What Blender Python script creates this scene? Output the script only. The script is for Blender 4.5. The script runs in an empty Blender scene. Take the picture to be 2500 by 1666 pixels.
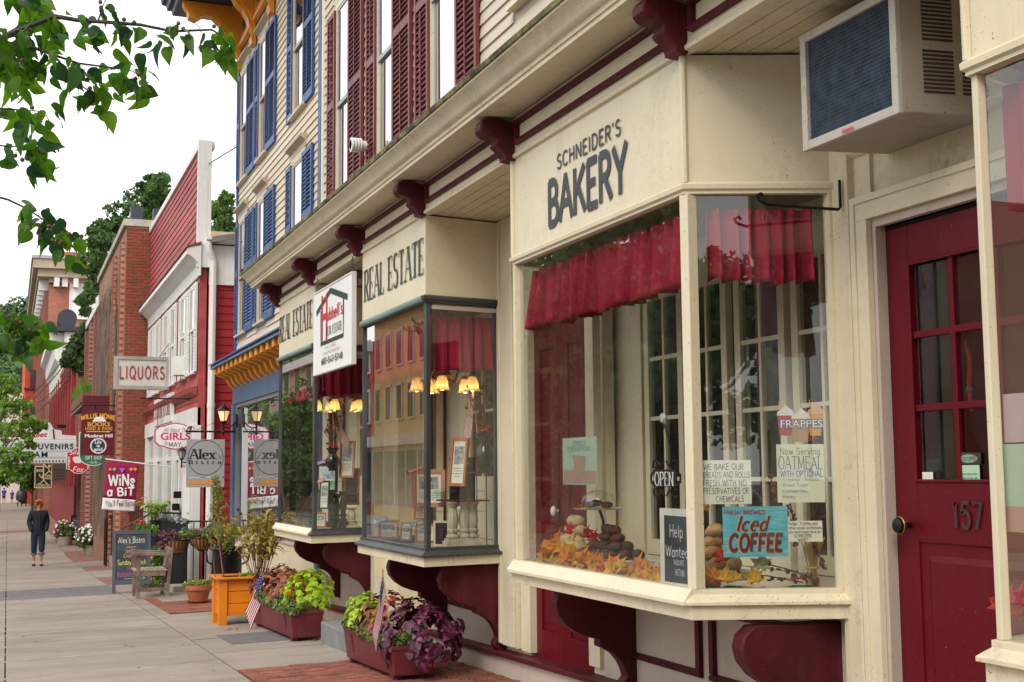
import bpy, bmesh, math, random
import numpy as np
from mathutils import Vector, Matrix, Euler
random.seed(7); np.random.seed(7)
S = bpy.context.scene; COL = S.collection
R = math.radians
# ---------------------------------------------------------------- camera (solved from the street's vanishing points)
FP, CX, CY, EYE = 3110., 1250., 833., 1.25
def _axes(yvp=(20, 1160), zvp=(1000, -30000)):
    Y = np.array([yvp[0]-CX, -(yvp[1]-CY), -FP]); Y /= np.linalg.norm(Y)
    Z = np.array([zvp[0]-CX, -(zvp[1]-CY), -FP]); Z /= np.linalg.norm(Z)
    Z = Z-Y*(Y@Z); Z /= np.linalg.norm(Z)
    return np.array([np.cross(Y, Z), Y, Z])
MW = _axes()
cam = bpy.data.objects.new('camera', bpy.data.cameras.new('camera')); COL.objects.link(cam)
cam.matrix_world = Matrix.Translation((0, 0, EYE)) @ Matrix(MW.tolist()).to_4x4()
cam.data.sensor_width = 36; cam.data.lens = FP/2500*36; cam.data.clip_start = .05; cam.data.clip_end = 4000
S.camera = cam
S.render.resolution_x, S.render.resolution_y = 1024, 682
# ---------------------------------------------------------------- overcast daylight
SUN_EL, SUN_AZ = 42, 222
wd = bpy.data.worlds.new('World'); S.world = wd; wd.use_nodes = True
nt = wd.node_tree; bgn = nt.nodes['Background']
sky = nt.nodes.new('ShaderNodeTexSky'); sky.sky_type = 'NISHITA'; sky.sun_disc = False
sky.sun_elevation = R(SUN_EL); sky.sun_rotation = R(SUN_AZ); sky.dust_density = 4
mx = nt.nodes.new('ShaderNodeMix'); mx.data_type = 'RGBA'; mx.inputs['Factor'].default_value = .88
nt.links.new(sky.outputs[0], mx.inputs['A']); mx.inputs['B'].default_value = (13.3, 13.3, 13.2, 1)   # even white cloud deck
nt.links.new(mx.outputs['Result'], bgn.inputs['Color']); bgn.inputs['Strength'].default_value = .105
sun = bpy.data.objects.new('sun', bpy.data.lights.new('sun', 'SUN')); COL.objects.link(sun)
sun.data.energy = 1.5; sun.data.angle = R(24); sun.data.color = (1, .93, .82)
_a, _e = R(SUN_AZ), R(SUN_EL)
sun.rotation_euler = Vector((-math.sin(_a)*math.cos(_e), -math.cos(_a)*math.cos(_e), -math.sin(_e))).to_track_quat('-Z', 'Y').to_euler()
vs = S.view_settings; vs.view_transform = 'Standard'; vs.look = 'None'; vs.gamma = 1; vs.exposure = .34
try: S.cycles.transparent_max_bounces = 24; S.cycles.max_bounces = 9; S.cycles.glossy_bounces = 4; S.cycles.caustics_reflective = False; S.cycles.caustics_refractive = False
except Exception: pass
# ---------------------------------------------------------------- pixel -> place
def ray(px, py): return MW @ np.array([px-CX, -(py-CY), -FP])
def w(px, py, X=None, Y=None, Z=None):
    d = ray(px, py)
    if X is not None: d = d*X/d[0]
    elif Y is not None: d = d*Y/d[1]
    else: d = d*(Z-EYE)/d[2]
    return Vector((d[0], d[1], d[2]+EYE))
def G(x, y):
    if y < 34: s = -.031*y
    elif y < 46:
        t = (y-34)/12; s = -.031*34-.031*(t-t*t/2)*12
    else: s = -.031*40
    return s+.02*min(max(x, -1.6), 3.4)
def gp(px, py):
    d = ray(px, py); d = d/d[1]; lo, hi = .5, 400
    for _ in range(50):
        m = (lo+hi)/2
        if EYE+d[2]*m-G(d[0]*m, m) > 0: lo = m
        else: hi = m
    return Vector((d[0]*lo, lo, G(d[0]*lo, lo)))
# ---------------------------------------------------------------- things, parts, meshes
WL = {}
def thing(name, label, cat, loc=(0, 0, 0), group=None, rz=0):
    o = bpy.data.objects.new(name, None); COL.objects.link(o); o.empty_display_size = .1
    o.location = loc; o.rotation_euler = (0, 0, rz); WL[o.name] = Vector(loc)
    return tag(o, label, cat, group)
def tag(o, label=None, cat=None, group=None, kind=None):
    if label: o['label'] = label
    if cat: o['category'] = cat
    if group: o['group'] = group
    if kind: o['kind'] = kind
    return o
def link(name, me, parent=None, local=False, loc=(0, 0, 0), rot=None, scale=None, lab=None, kind=None):
    o = bpy.data.objects.new(name, me); COL.objects.link(o); L = Vector(loc); WL[o.name] = L
    if parent:
        o.parent = parent
        if not local: L = L-WL[parent.name]
    o.location = L
    if rot is not None: o.rotation_euler = rot
    if scale is not None: o.scale = scale if hasattr(scale, '__len__') else (scale,)*3
    if lab: o['label'] = lab
    if kind: o['kind'] = kind
    return o
def copy_tree(src, loc, rz=None, parent=None, label=None):
    c = src.copy(); COL.objects.link(c); c.parent = parent
    if loc is not None: c.location = loc
    if rz is not None: c.rotation_euler[2] = rz
    if label: c['label'] = label
    for ch in [o for o in COL.objects if o.parent == src]: copy_tree(ch, None, None, c)
    return c
BOXF = [(0, 3, 2, 1), (4, 5, 6, 7), (0, 1, 5, 4), (1, 2, 6, 5), (2, 3, 7, 6), (3, 0, 4, 7)]
class MB:
    def __init__(s): s.v = []; s.f = []; s.rc = False
    def add(s, vs, fs):
        n = len(s.v); s.v += [tuple(p) for p in vs]; s.f += [tuple(i+n for i in f) for f in fs]; return s
    def box(s, x0, x1, y0, y1, z0, z1):
        if x0 > x1: x0, x1 = x1, x0
        if y0 > y1: y0, y1 = y1, y0
        if z0 > z1: z0, z1 = z1, z0
        return s.add([(x0, y0, z0), (x1, y0, z0), (x1, y1, z0), (x0, y1, z0), (x0, y0, z1), (x1, y0, z1), (x1, y1, z1), (x0, y1, z1)], BOXF)
    def hex(s, b, t): s.rc = True; return s.add(list(b)+list(t), BOXF)
    def obox(s, c, u, v, n, du, dv, dn):      # oriented box about a centre
        c, u, v, n = Vector(c), Vector(u).normalized()*du/2, Vector(v).normalized()*dv/2, Vector(n).normalized()*dn/2
        s.rc = True
        return s.add([c-u-v-n, c+u-v-n, c+u+v-n, c-u+v-n, c-u-v+n, c+u-v+n, c+u+v+n, c-u+v+n], BOXF)
    def prism(s, poly, ax, a, b):
        f = {'x': lambda p, t: (t, p[0], p[1]), 'y': lambda p, t: (p[0], t, p[1]), 'z': lambda p, t: (p[0], p[1], t)}[ax]
        n = len(poly); s.rc = True
        return s.add([f(p, a) for p in poly]+[f(p, b) for p in poly], [tuple(range(n-1, -1, -1)), tuple(range(n, 2*n))]+[(i, (i+1) % n, n+(i+1) % n, n+i) for i in range(n)])
    def slab(s, poly, o, u, v, nrm, d):       # prism of a 2D outline on an arbitrary plane, thickness d along nrm
        o, u, v, nrm = Vector(o), Vector(u), Vector(v), Vector(nrm); n = len(poly); s.rc = True
        A = [o+u*p[0]+v*p[1] for p in poly]; B = [p+nrm*d for p in A]
        return s.add(A+B, [tuple(range(n-1, -1, -1)), tuple(range(n, 2*n))]+[(i, (i+1) % n, n+(i+1) % n, n+i) for i in range(n)])
    def tube(s, pts, r, n=6, closed=False, cap=True):
        pts = [Vector(p) for p in pts]; m = len(pts); rs = r if hasattr(r, '__len__') else [r]*m; b0 = len(s.v); s.rc = True
        up = None; rings = []
        for i, p in enumerate(pts):
            t = (pts[(i+1) % m]-pts[i-1]) if closed else (pts[min(i+1, m-1)]-pts[max(i-1, 0)])
            if t.length < 1e-9: t = Vector((0, 0, 1))
            t.normalize()
            if up is None: up = t.orthogonal().normalized()
            up = (up-t*up.dot(t)); up = up.normalized() if up.length > 1e-6 else t.orthogonal().normalized()
            q = t.cross(up)
            rings.append([p+(up*math.cos(2*math.pi*k/n)+q*math.sin(2*math.pi*k/n))*rs[i] for k in range(n)])
        s.v += [tuple(p) for rg in rings for p in rg]
        for i in range(m if closed else m-1):
            a, b = b0+i*n, b0+((i+1) % m)*n
            for k in range(n): s.f.append((a+k, a+(k+1) % n, b+(k+1) % n, b+k))
        if not closed and cap: s.f.append(tuple(b0+k for k in range(n))); s.f.append(tuple(b0+(m-1)*n+k for k in range(n)))
        return s
    def lathe(s, prof, c=(0, 0, 0), n=16, a0=0, a1=360, cap=True, ax='z', sq=None):
        b0 = len(s.v); full = abs(a1-a0) >= 360; k = n if full else n+1; s.rc = True
        for r, z in prof:
            for i in range(k):
                t = R(a0+(a1-a0)*i/n); e = r*(sq(t) if sq else 1); x, y = e*math.cos(t), e*math.sin(t)
                p = {'z': (x, y, z), 'y': (x, z, y), 'x': (z, x, y)}[ax]
                s.v.append((c[0]+p[0], c[1]+p[1], c[2]+p[2]))
        for j in range(len(prof)-1):
            for i in range(n):
                a, b = b0+j*k+i, b0+j*k+(i+1) % k
                s.f.append((a, b, b+k, a+k))
        if cap and full:
            if prof[0][0] > 1e-5: s.f.append(tuple(b0+i for i in range(k)))
            if prof[-1][0] > 1e-5: s.f.append(tuple(b0+(len(prof)-1)*k+i for i in range(k)))
        return s
    def ball(s, c, r, n=10, m=6, sc=(1, 1, 1)):
        pr = [(max(math.sin(math.pi*j/m), 1e-4), -math.cos(math.pi*j/m)) for j in range(m+1)]; b = len(s.v)
        s.lathe(pr, (0, 0, 0), n, cap=False)
        for i in range(b, len(s.v)):
            x, y, z = s.v[i]; s.v[i] = (c[0]+x*r*sc[0], c[1]+y*r*sc[1], c[2]+z*r*sc[2])
        return s
    def sweep(s, plan, prof):                 # closed profile [(outward, z)] carried along an open plan polyline, mitred; outward = left
        n = len(prof); b0 = len(s.v); s.rc = True; P = [Vector((p[0], p[1])) for p in plan]; m = len(P)
        for i in range(m):
            d1 = (P[i]-P[i-1]).normalized() if i else None; d2 = (P[i+1]-P[i]).normalized() if i < m-1 else None
            n1 = Vector((-d1.y, d1.x)) if d1 else None; n2 = Vector((-d2.y, d2.x)) if d2 else None
            if n1 is None: mt = n2
            elif n2 is None: mt = n1
            else:
                mt = (n1+n2).normalized(); mt = mt/max(mt.dot(n1), .2)
            for d, z in prof: s.v.append((P[i].x+mt.x*d, P[i].y+mt.y*d, z))
        for i in range(m-1):
            for k in range(n): s.f.append((b0+i*n+k, b0+i*n+(k+1) % n, b0+(i+1)*n+(k+1) % n, b0+(i+1)*n+k))
        s.f.append(tuple(b0+k for k in range(n))); s.f.append(tuple(b0+(m-1)*n+k for k in range(n)))
        return s
    def mesh(s, name, mat, smooth=False, flat=40):
        me = bpy.data.meshes.new(name); me.from_pydata(s.v, [], s.f)
        if s.rc:
            bm = bmesh.new(); bm.from_mesh(me); bmesh.ops.recalc_face_normals(bm, faces=bm.faces); bm.to_mesh(me); bm.free()
        if smooth:
            me.polygons.foreach_set('use_smooth', [True]*len(me.polygons)); me.set_sharp_from_angle(angle=R(flat))
        if mat: me.materials.append(mat)
        return me
    def obj(s, name, mat, parent=None, smooth=False, bev=0, local=False, lab=None, kind=None):
        o = link(name, s.mesh(name, mat, smooth), parent, local, lab=lab, kind=kind)
        if bev:
            b = o.modifiers.new('bevel', 'BEVEL'); b.width = bev; b.segments = 2; b.limit_method = 'ANGLE'; b.angle_limit = R(35)
        return o
    def thing(s, name, mat, label, cat, group=None, smooth=False, bev=0):
        return tag(s.obj(name, mat, None, smooth, bev), label, cat, group)
def bx(*a): return MB().box(*a)
# ---------------------------------------------------------------- materials
MATS = {}
def nodes(name):
    m = bpy.data.materials.new(name); m.use_nodes = True; MATS[name] = m
    return m, m.node_tree, m.node_tree.nodes['Principled BSDF']
def _n(t, typ, **kw):
    n = t.nodes.new('ShaderNode'+typ)
    for k, v in kw.items():
        if isinstance(k, str) and hasattr(n, k): setattr(n, k, v)
    return n
def mixc(t, fac, a, b, blend='MIX'):
    n = t.nodes.new('ShaderNodeMix'); n.data_type = 'RGBA'; n.blend_type = blend
    for s_, v in (('Factor', fac), ('A', a), ('B', b)):
        if hasattr(v, 'node'): t.links.new(v, n.inputs[s_])
        elif s_ == 'Factor': n.inputs[s_].default_value = v
        else: n.inputs[s_].default_value = tuple(v)+(1,) if len(v) == 3 else v
    return n.outputs['Result']
def ramp(t, src, p0, p1, c0=(0, 0, 0), c1=(1, 1, 1)):
    n = t.nodes.new('ShaderNodeValToRGB'); e = n.color_ramp.elements
    e[0].position = p0; e[0].color = tuple(c0)+(1,); e[1].position = p1; e[1].color = tuple(c1)+(1,)
    t.links.new(src, n.inputs[0]); return n.outputs[0]
def noise(t, scale, detail=3, rough=.5, vec=None, stretch=None):
    n = t.nodes.new('ShaderNodeTexNoise'); n.inputs['Scale'].default_value = scale; n.inputs['Detail'].default_value = detail; n.inputs['Roughness'].default_value = rough
    g = vec or t.nodes.new('ShaderNodeNewGeometry').outputs['Position']
    if stretch:
        mp = t.nodes.new('ShaderNodeMapping'); mp.inputs['Scale'].default_value = stretch; t.links.new(g, mp.inputs[0]); g = mp.outputs[0]
    t.links.new(g, n.inputs['Vector']); return n.outputs['Fac']
def paint(name, c, rough=.5, var=.1, vs=1.6, specks=0, grime=0, bump=.15, bs=60, rnd=0, spec=.4, metal=0, stretch=None, c2=None, trans=0, gcol=(.12, .09, .05), streak=0, scol=(.09, .065, .035)):
    m, t, p = nodes(name); c = Vector(c)
    f = ramp(t, noise(t, vs, 5, .6, stretch=stretch), .35, .68)
    col = mixc(t, f, tuple(c*(1-var)), tuple(c2) if c2 else tuple(min(1, x*(1+var*.5)) for x in c))
    if rnd:
        oi = t.nodes.new('ShaderNodeObjectInfo'); hs = t.nodes.new('ShaderNodeHueSaturation')
        mr = t.nodes.new('ShaderNodeMapRange'); t.links.new(oi.outputs['Random'], mr.inputs[0]); mr.inputs['To Min'].default_value = 1-rnd; mr.inputs['To Max'].default_value = 1+rnd
        mh = t.nodes.new('ShaderNodeMapRange'); t.links.new(oi.outputs['Random'], mh.inputs[0]); mh.inputs['To Min'].default_value = .5+rnd*.06; mh.inputs['To Max'].default_value = .5-rnd*.06
        t.links.new(mr.outputs[0], hs.inputs['Value']); t.links.new(mh.outputs[0], hs.inputs['Hue']); t.links.new(col, hs.inputs['Color']); col = hs.outputs[0]
    if grime:
        g = ramp(t, noise(t, 2.3, 8, .75), .5, .72); g2 = ramp(t, noise(t, 23, 5, .7), .45, .7)
        ml = t.nodes.new('ShaderNodeMath'); ml.operation = 'MULTIPLY'; t.links.new(g, ml.inputs[0]); t.links.new(g2, ml.inputs[1])
        m2 = t.nodes.new('ShaderNodeMath'); m2.operation = 'MULTIPLY'; t.links.new(ml.outputs[0], m2.inputs[0]); m2.inputs[1].default_value = grime
        col = mixc(t, m2.outputs[0], col, gcol)
    if streak:
        g = ramp(t, noise(t, 1.0, 6, .7, stretch=(9, 9, .7)), .52, .75); m2 = t.nodes.new('ShaderNodeMath'); m2.operation = 'MULTIPLY'; t.links.new(g, m2.inputs[0]); m2.inputs[1].default_value = streak
        col = mixc(t, m2.outputs[0], col, gcol)
    if specks:
        s1 = ramp(t, noise(t, 95, 2, .5), .735-specks*.06, .75-specks*.055)
        s2 = ramp(t, noise(t, 3.1, 3, .6), .42, .6)
        ml = t.nodes.new('ShaderNodeMath'); ml.operation = 'MULTIPLY'; t.links.new(s1, ml.inputs[0]); t.links.new(s2, ml.inputs[1])
        col = mixc(t, ml.outputs[0], col, scol)
    t.links.new(col, p.inputs['Base Color'])
    rr = t.nodes.new('ShaderNodeMapRange'); t.links.new(noise(t, vs*5, 3), rr.inputs[0]); rr.inputs['To Min'].default_value = max(0, rough-.12); rr.inputs['To Max'].default_value = min(1, rough+.12)
    t.links.new(rr.outputs[0], p.inputs['Roughness']); p.inputs['Metallic'].default_value = metal; p.inputs['Specular IOR Level'].default_value = spec
    if bump:
        b = t.nodes.new('ShaderNodeBump'); b.inputs['Strength'].default_value = bump; b.inputs['Distance'].default_value = .004
        t.links.new(noise(t, bs, 5, .6, stretch=stretch), b.inputs['Height']); t.links.new(b.outputs[0], p.inputs['Normal'])
    if trans:
        tr = t.nodes.new('ShaderNodeBsdfTranslucent'); ms = t.nodes.new('ShaderNodeMixShader'); ms.inputs[0].default_value = trans
        hs = t.nodes.new('ShaderNodeHueSaturation'); hs.inputs['Saturation'].default_value = 1.15; hs.inputs['Value'].default_value = 1.5; t.links.new(col, hs.inputs['Color']); t.links.new(hs.outputs[0], tr.inputs[0])
        t.links.new(p.outputs[0], ms.inputs[1]); t.links.new(tr.outputs[0], ms.inputs[2]); t.links.new(ms.outputs[0], t.nodes['Material Output'].inputs[0])
    return m
def glass(name, tint=(1, 1, 1), refl=1.0, dust=.03, base=.04, wav=.0):
    m, t, p = nodes(name); t.nodes.remove(p)
    g = t.nodes.new('ShaderNodeNewGeometry'); vd = t.nodes.new('ShaderNodeVectorMath'); vd.operation = 'DOT_PRODUCT'
    t.links.new(g.outputs['Incoming'], vd.inputs[0]); t.links.new(g.outputs['Normal'], vd.inputs[1])
    def mth(op, a, b=None):
        n = t.nodes.new('ShaderNodeMath'); n.operation = op; n.use_clamp = op == 'MINIMUM'
        for i, q in enumerate((a, b)):
            if q is None: continue
            if hasattr(q, 'node'): t.links.new(q, n.inputs[i])
            else: n.inputs[i].default_value = q
        return n.outputs[0]
    f = mth('POWER', mth('SUBTRACT', 1., mth('ABSOLUTE', vd.outputs['Value'])), 5.)     # Schlick, two faces of the pane
    f = mth('MULTIPLY', mth('ADD', mth('MULTIPLY', f, 1-base), base), 1.6*refl)
    f = mth('MULTIPLY', mth('MINIMUM', f, .9), mth('SUBTRACT', 1., g.outputs['Backfacing']))
    gl = t.nodes.new('ShaderNodeBsdfGlossy'); gl.inputs['Roughness'].default_value = .0
    if wav:
        b = t.nodes.new('ShaderNodeBump'); b.inputs['Strength'].default_value = wav; b.inputs['Distance'].default_value = .02
        t.links.new(noise(t, 1.6, 1), b.inputs['Height']); t.links.new(b.outputs[0], gl.inputs['Normal'])
    tr = t.nodes.new('ShaderNodeBsdfTransparent'); tr.inputs[0].default_value = tuple(tint)+(1,)
    ms = t.nodes.new('ShaderNodeMixShader'); t.links.new(f, ms.inputs[0]); t.links.new(tr.outputs[0], ms.inputs[1]); t.links.new(gl.outputs[0], ms.inputs[2])
    df = t.nodes.new('ShaderNodeBsdfDiffuse'); df.inputs[0].default_value = (.7, .7, .66, 1)
    du = mth('MULTIPLY', ramp(t, noise(t, 3., 8, .7), .4, .8), dust)
    m3 = t.nodes.new('ShaderNodeMixShader'); t.links.new(du, m3.inputs[0]); t.links.new(ms.outputs[0], m3.inputs[1]); t.links.new(df.outputs[0], m3.inputs[2])
    t.links.new(m3.outputs[0], t.nodes['Material Output'].inputs[0]); return m
def glow(name, c, st):
    m, t, p = nodes(name); p.inputs['Base Color'].default_value = tuple(c)+(1,); p.inputs['Emission Color'].default_value = tuple(c)+(1,); p.inputs['Emission Strength'].default_value = st; return m
def brickmat(name, c1, c2, mort, scale=1., bw=.215, bh=.075, rough=.85, axis='y', blot=0, bcol=(.3, .24, .2)):
    m, t, p = nodes(name); g = t.nodes.new('ShaderNodeNewGeometry'); sx = t.nodes.new('ShaderNodeSeparateXYZ'); cb = t.nodes.new('ShaderNodeCombineXYZ')
    t.links.new(g.outputs['Position'], sx.inputs[0]); t.links.new(sx.outputs['Y' if axis == 'y' else 'X'], cb.inputs[0]); t.links.new(sx.outputs['Z'], cb.inputs[1])
    b = t.nodes.new('ShaderNodeTexBrick'); b.inputs['Scale'].default_value = scale; b.inputs['Brick Width'].default_value = bw; b.inputs['Row Height'].default_value = bh; b.inputs['Mortar Size'].default_value = .006
    b.inputs['Color1'].default_value = tuple(c1)+(1,); b.inputs['Color2'].default_value = tuple(c2)+(1,); b.inputs['Mortar'].default_value = tuple(mort)+(1,); b.inputs['Bias'].default_value = -.2
    t.links.new(cb.outputs[0], b.inputs['Vector']); col = mixc(t, ramp(t, noise(t, .9, 5), .35, .7), b.outputs['Color'], tuple(Vector(c1)*.6), 'MIX')
    col = mixc(t, .35, b.outputs['Color'], col)
    if blot: col = mixc(t, ramp(t, noise(t, .55, 8, .7, stretch=(1, 1, .35)), .5-blot*.12, .62), col, bcol)
    t.links.new(col, p.inputs['Base Color']); p.inputs['Roughness'].default_value = rough
    bp = t.nodes.new('ShaderNodeBump'); bp.inputs['Strength'].default_value = .5; bp.inputs['Distance'].default_value = .01; bp.invert = True
    t.links.new(b.outputs['Fac'], bp.inputs['Height']); t.links.new(bp.outputs[0], p.inputs['Normal']); return m
# ---------------------------------------------------------------- lettering
def arc(cx, cy, rx, ry, a0, a1, n=8): return [(cx+rx*math.cos(R(a0+(a1-a0)*i/n)), cy+ry*math.sin(R(a0+(a1-a0)*i/n))) for i in range(n+1)]
X_ = .62
GL = {'A': (.8, [[(0, 0), (.4, 1)], [(.4, 1), (.8, 0)], [(.15, .36), (.65, .36)]]),
 'B': (.66, [[(.08, 0), (.08, 1)], [(.08, 1), (.3, 1)]+arc(.32, .76, .26, .24, 90, -90)+[(.08, .52)], [(.08, .52), (.34, .52)]+arc(.36, .26, .28, .26, 90, -90)+[(.08, 0)]]),
 'C': (.78, [arc(.42, .5, .38, .5, 45, 315, 14)]), 'D': (.76, [[(.08, 0), (.08, 1)], [(.08, 1), (.3, 1)]+arc(.3, .5, .42, .5, 90, -90, 12)+[(.08, 0)]]),
 'E': (.62, [[(.08, 0), (.08, 1)], [(.08, 1), (.58, 1)], [(.08, .52), (.48, .52)], [(.08, 0), (.6, 0)]]), 'F': (.6, [[(.08, 0), (.08, 1)], [(.08, 1), (.58, 1)], [(.08, .52), (.48, .52)]]),
 'G': (.8, [arc(.42, .5, .38, .5, 45, 330, 14)+[(.78, .42), (.5, .42)]]), 'H': (.76, [[(.08, 0), (.08, 1)], [(.68, 0), (.68, 1)], [(.08, .52), (.68, .52)]]),
 'I': (.24, [[(.12, 0), (.12, 1)]]), 'J': (.5, [[(.42, 1), (.42, .25)]+arc(.22, .22, .2, .22, 0, -170, 6)]), 'K': (.72, [[(.08, 0), (.08, 1)], [(.66, 1), (.1, .42)], [(.28, .6), (.7, 0)]]),
 'L': (.58, [[(.08, 1), (.08, 0)], [(.08, 0), (.56, 0)]]), 'M': (.92, [[(.08, 0), (.1, 1)], [(.1, 1), (.46, .1)], [(.46, .1), (.82, 1)], [(.82, 1), (.84, 0)]]), 'N': (.78, [[(.08, 0), (.08, 1)], [(.08, 1), (.7, 0)], [(.7, 0), (.7, 1)]]),
 'O': (.84, [arc(.42, .5, .38, .5, 0, 360, 20)]), 'P': (.64, [[(.08, 0), (.08, 1)], [(.08, 1), (.32, 1)]+arc(.34, .74, .26, .26, 90, -90)+[(.08, .48)]]), 'Q': (.84, [arc(.42, .5, .38, .5, 0, 360, 20), [(.5, .25), (.82, -.1)]]),
 'R': (.7, [[(.08, 0), (.08, 1)], [(.08, 1), (.32, 1)]+arc(.34, .75, .26, .25, 90, -90)+[(.08, .5)], [(.32, .5), (.68, 0)]]), 'S': (.64, [arc(.33, .75, .25, .25, 40, 260, 9)+arc(.32, .25, .28, .26, 80, -150, 9)]),
 'T': (.72, [[(.36, 0), (.36, 1)], [(.02, 1), (.7, 1)]]), 'U': (.76, [[(.08, 1), (.08, .32)]+arc(.38, .3, .3, .3, 180, 360, 10)+[(.68, 1)]]), 'V': (.78, [[(.02, 1), (.39, 0)], [(.39, 0), (.76, 1)]]),
 'W': (1.06, [[(.02, 1), (.27, 0)], [(.27, 0), (.53, .9)], [(.53, .9), (.79, 0)], [(.79, 0), (1.04, 1)]]), 'X': (.76, [[(.04, 1), (.72, 0)], [(.04, 0), (.72, 1)]]), 'Y': (.74, [[(.02, 1), (.37, .46)], [(.72, 1), (.37, .46)], [(.37, .46), (.37, 0)]]), 'Z': (.7, [[(.06, 1), (.64, 1), (.04, 0), (.66, 0)]]),
 'a': (.56, [arc(.26, .3, .22, .31, 20, 340, 12), [(.48, X_), (.48, .06), (.54, 0)]]), 'b': (.56, [[(.08, 1), (.08, 0)], arc(.3, .3, .22, .31, 160, -160, 12)]), 'c': (.52, [arc(.28, .31, .24, .31, 45, 315, 10)]), 'd': (.58, [[(.5, 1), (.5, 0)], arc(.28, .3, .22, .31, 20, 340, 12)]),
 'e': (.56, [[(.05, .33), (.5, .33)]+arc(.28, .31, .23, .31, 8, 310, 11)]), 'f': (.36, [arc(.3, .84, .14, .16, 60, 180, 4)+[(.16, 0)], [(.02, X_), (.34, X_)]]), 'g': (.56, [arc(.27, .31, .22, .3, 20, 340, 12), [(.49, X_), (.49, -.12)]+arc(.28, -.14, .21, .18, 0, -150, 6)]),
 'h': (.56, [[(.08, 1), (.08, 0)], [(.08, .4)]+arc(.28, .42, .2, .2, 160, 0, 6)+[(.48, 0)]]), 'i': (.2, [[(.1, X_), (.1, 0)], [(.1, .84), (.1, .92)]]), 'k': (.52, [[(.08, 1), (.08, 0)], [(.46, X_), (.1, .26)], [(.2, .36), (.5, 0)]]), 'l': (.2, [[(.1, 1), (.1, 0)]]),
 'm': (.86, [[(.08, X_), (.08, 0)], [(.08, .4)]+arc(.26, .43, .18, .19, 160, 0, 5)+[(.44, 0)], [(.44, .4)]+arc(.62, .43, .18, .19, 160, 0, 5)+[(.8, 0)]]), 'n': (.56, [[(.08, X_), (.08, 0)], [(.08, .4)]+arc(.28, .42, .2, .2, 160, 0, 6)+[(.48, 0)]]), 'o': (.58, [arc(.29, .31, .24, .31, 0, 360, 14)]),
 'p': (.56, [[(.08, X_), (.08, -.32)], arc(.3, .31, .22, .3, 160, -160, 12)]), 'r': (.4, [[(.08, X_), (.08, 0)], [(.08, .38)]+arc(.28, .4, .2, .22, 170, 50, 5)]), 's': (.46, [arc(.24, .46, .17, .16, 40, 260, 7)+arc(.23, .16, .19, .16, 80, -150, 7)]), 't': (.36, [[(.15, .86), (.15, .1)]+arc(.27, .12, .12, .12, 180, 300, 4), [(.02, X_), (.33, X_)]]),
 'u': (.56, [[(.08, X_), (.08, .22)]+arc(.28, .2, .2, .2, 180, 360, 6)+[(.48, X_)], [(.48, X_), (.48, 0)]]), 'v': (.52, [[(.02, X_), (.26, 0)], [(.26, 0), (.5, X_)]]), 'w': (.76, [[(.02, X_), (.2, 0)], [(.2, 0), (.38, .55)], [(.38, .55), (.56, 0)], [(.56, 0), (.74, X_)]]), 'x': (.52, [[(.03, X_), (.5, 0)], [(.03, 0), (.5, X_)]]), 'y': (.52, [[(.02, X_), (.27, .02)], [(.5, X_), (.16, -.3)]]),
 '0': (.64, [arc(.32, .5, .26, .5, 0, 360, 16)]), '1': (.36, [[(.04, .82), (.2, 1), (.2, 0)]]), '4': (.64, [[(.46, 0), (.46, 1), (.04, .3), (.62, .3)]]), '5': (.6, [[(.52, 1), (.12, 1), (.08, .56)]+arc(.3, .32, .25, .33, 130, -150, 10)]), '6': (.62, [arc(.34, .3, .24, .3, 0, 360, 12), arc(.52, .32, .44, .72, 105, 175, 5)]), '7': (.6, [[(.04, 1), (.56, 1), (.22, 0)]]),
 "'": (.2, [[(.12, 1), (.08, .8)]]), '-': (.4, [[(.05, .42), (.35, .42)]]), '.': (.2, [[(.1, 0), (.1, .07)]]), ':': (.2, [[(.1, .05), (.1, .12)], [(.1, .5), (.1, .57)]]), '&': (.7, [[(.66, 0), (.16, .74)]+arc(.3, .82, .16, .17, 200, -60, 7)+[(.1, .36)]+arc(.28, .22, .22, .23, 150, 300, 5)+[(.66, .45)]]), ' ': (.36, [])}
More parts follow.
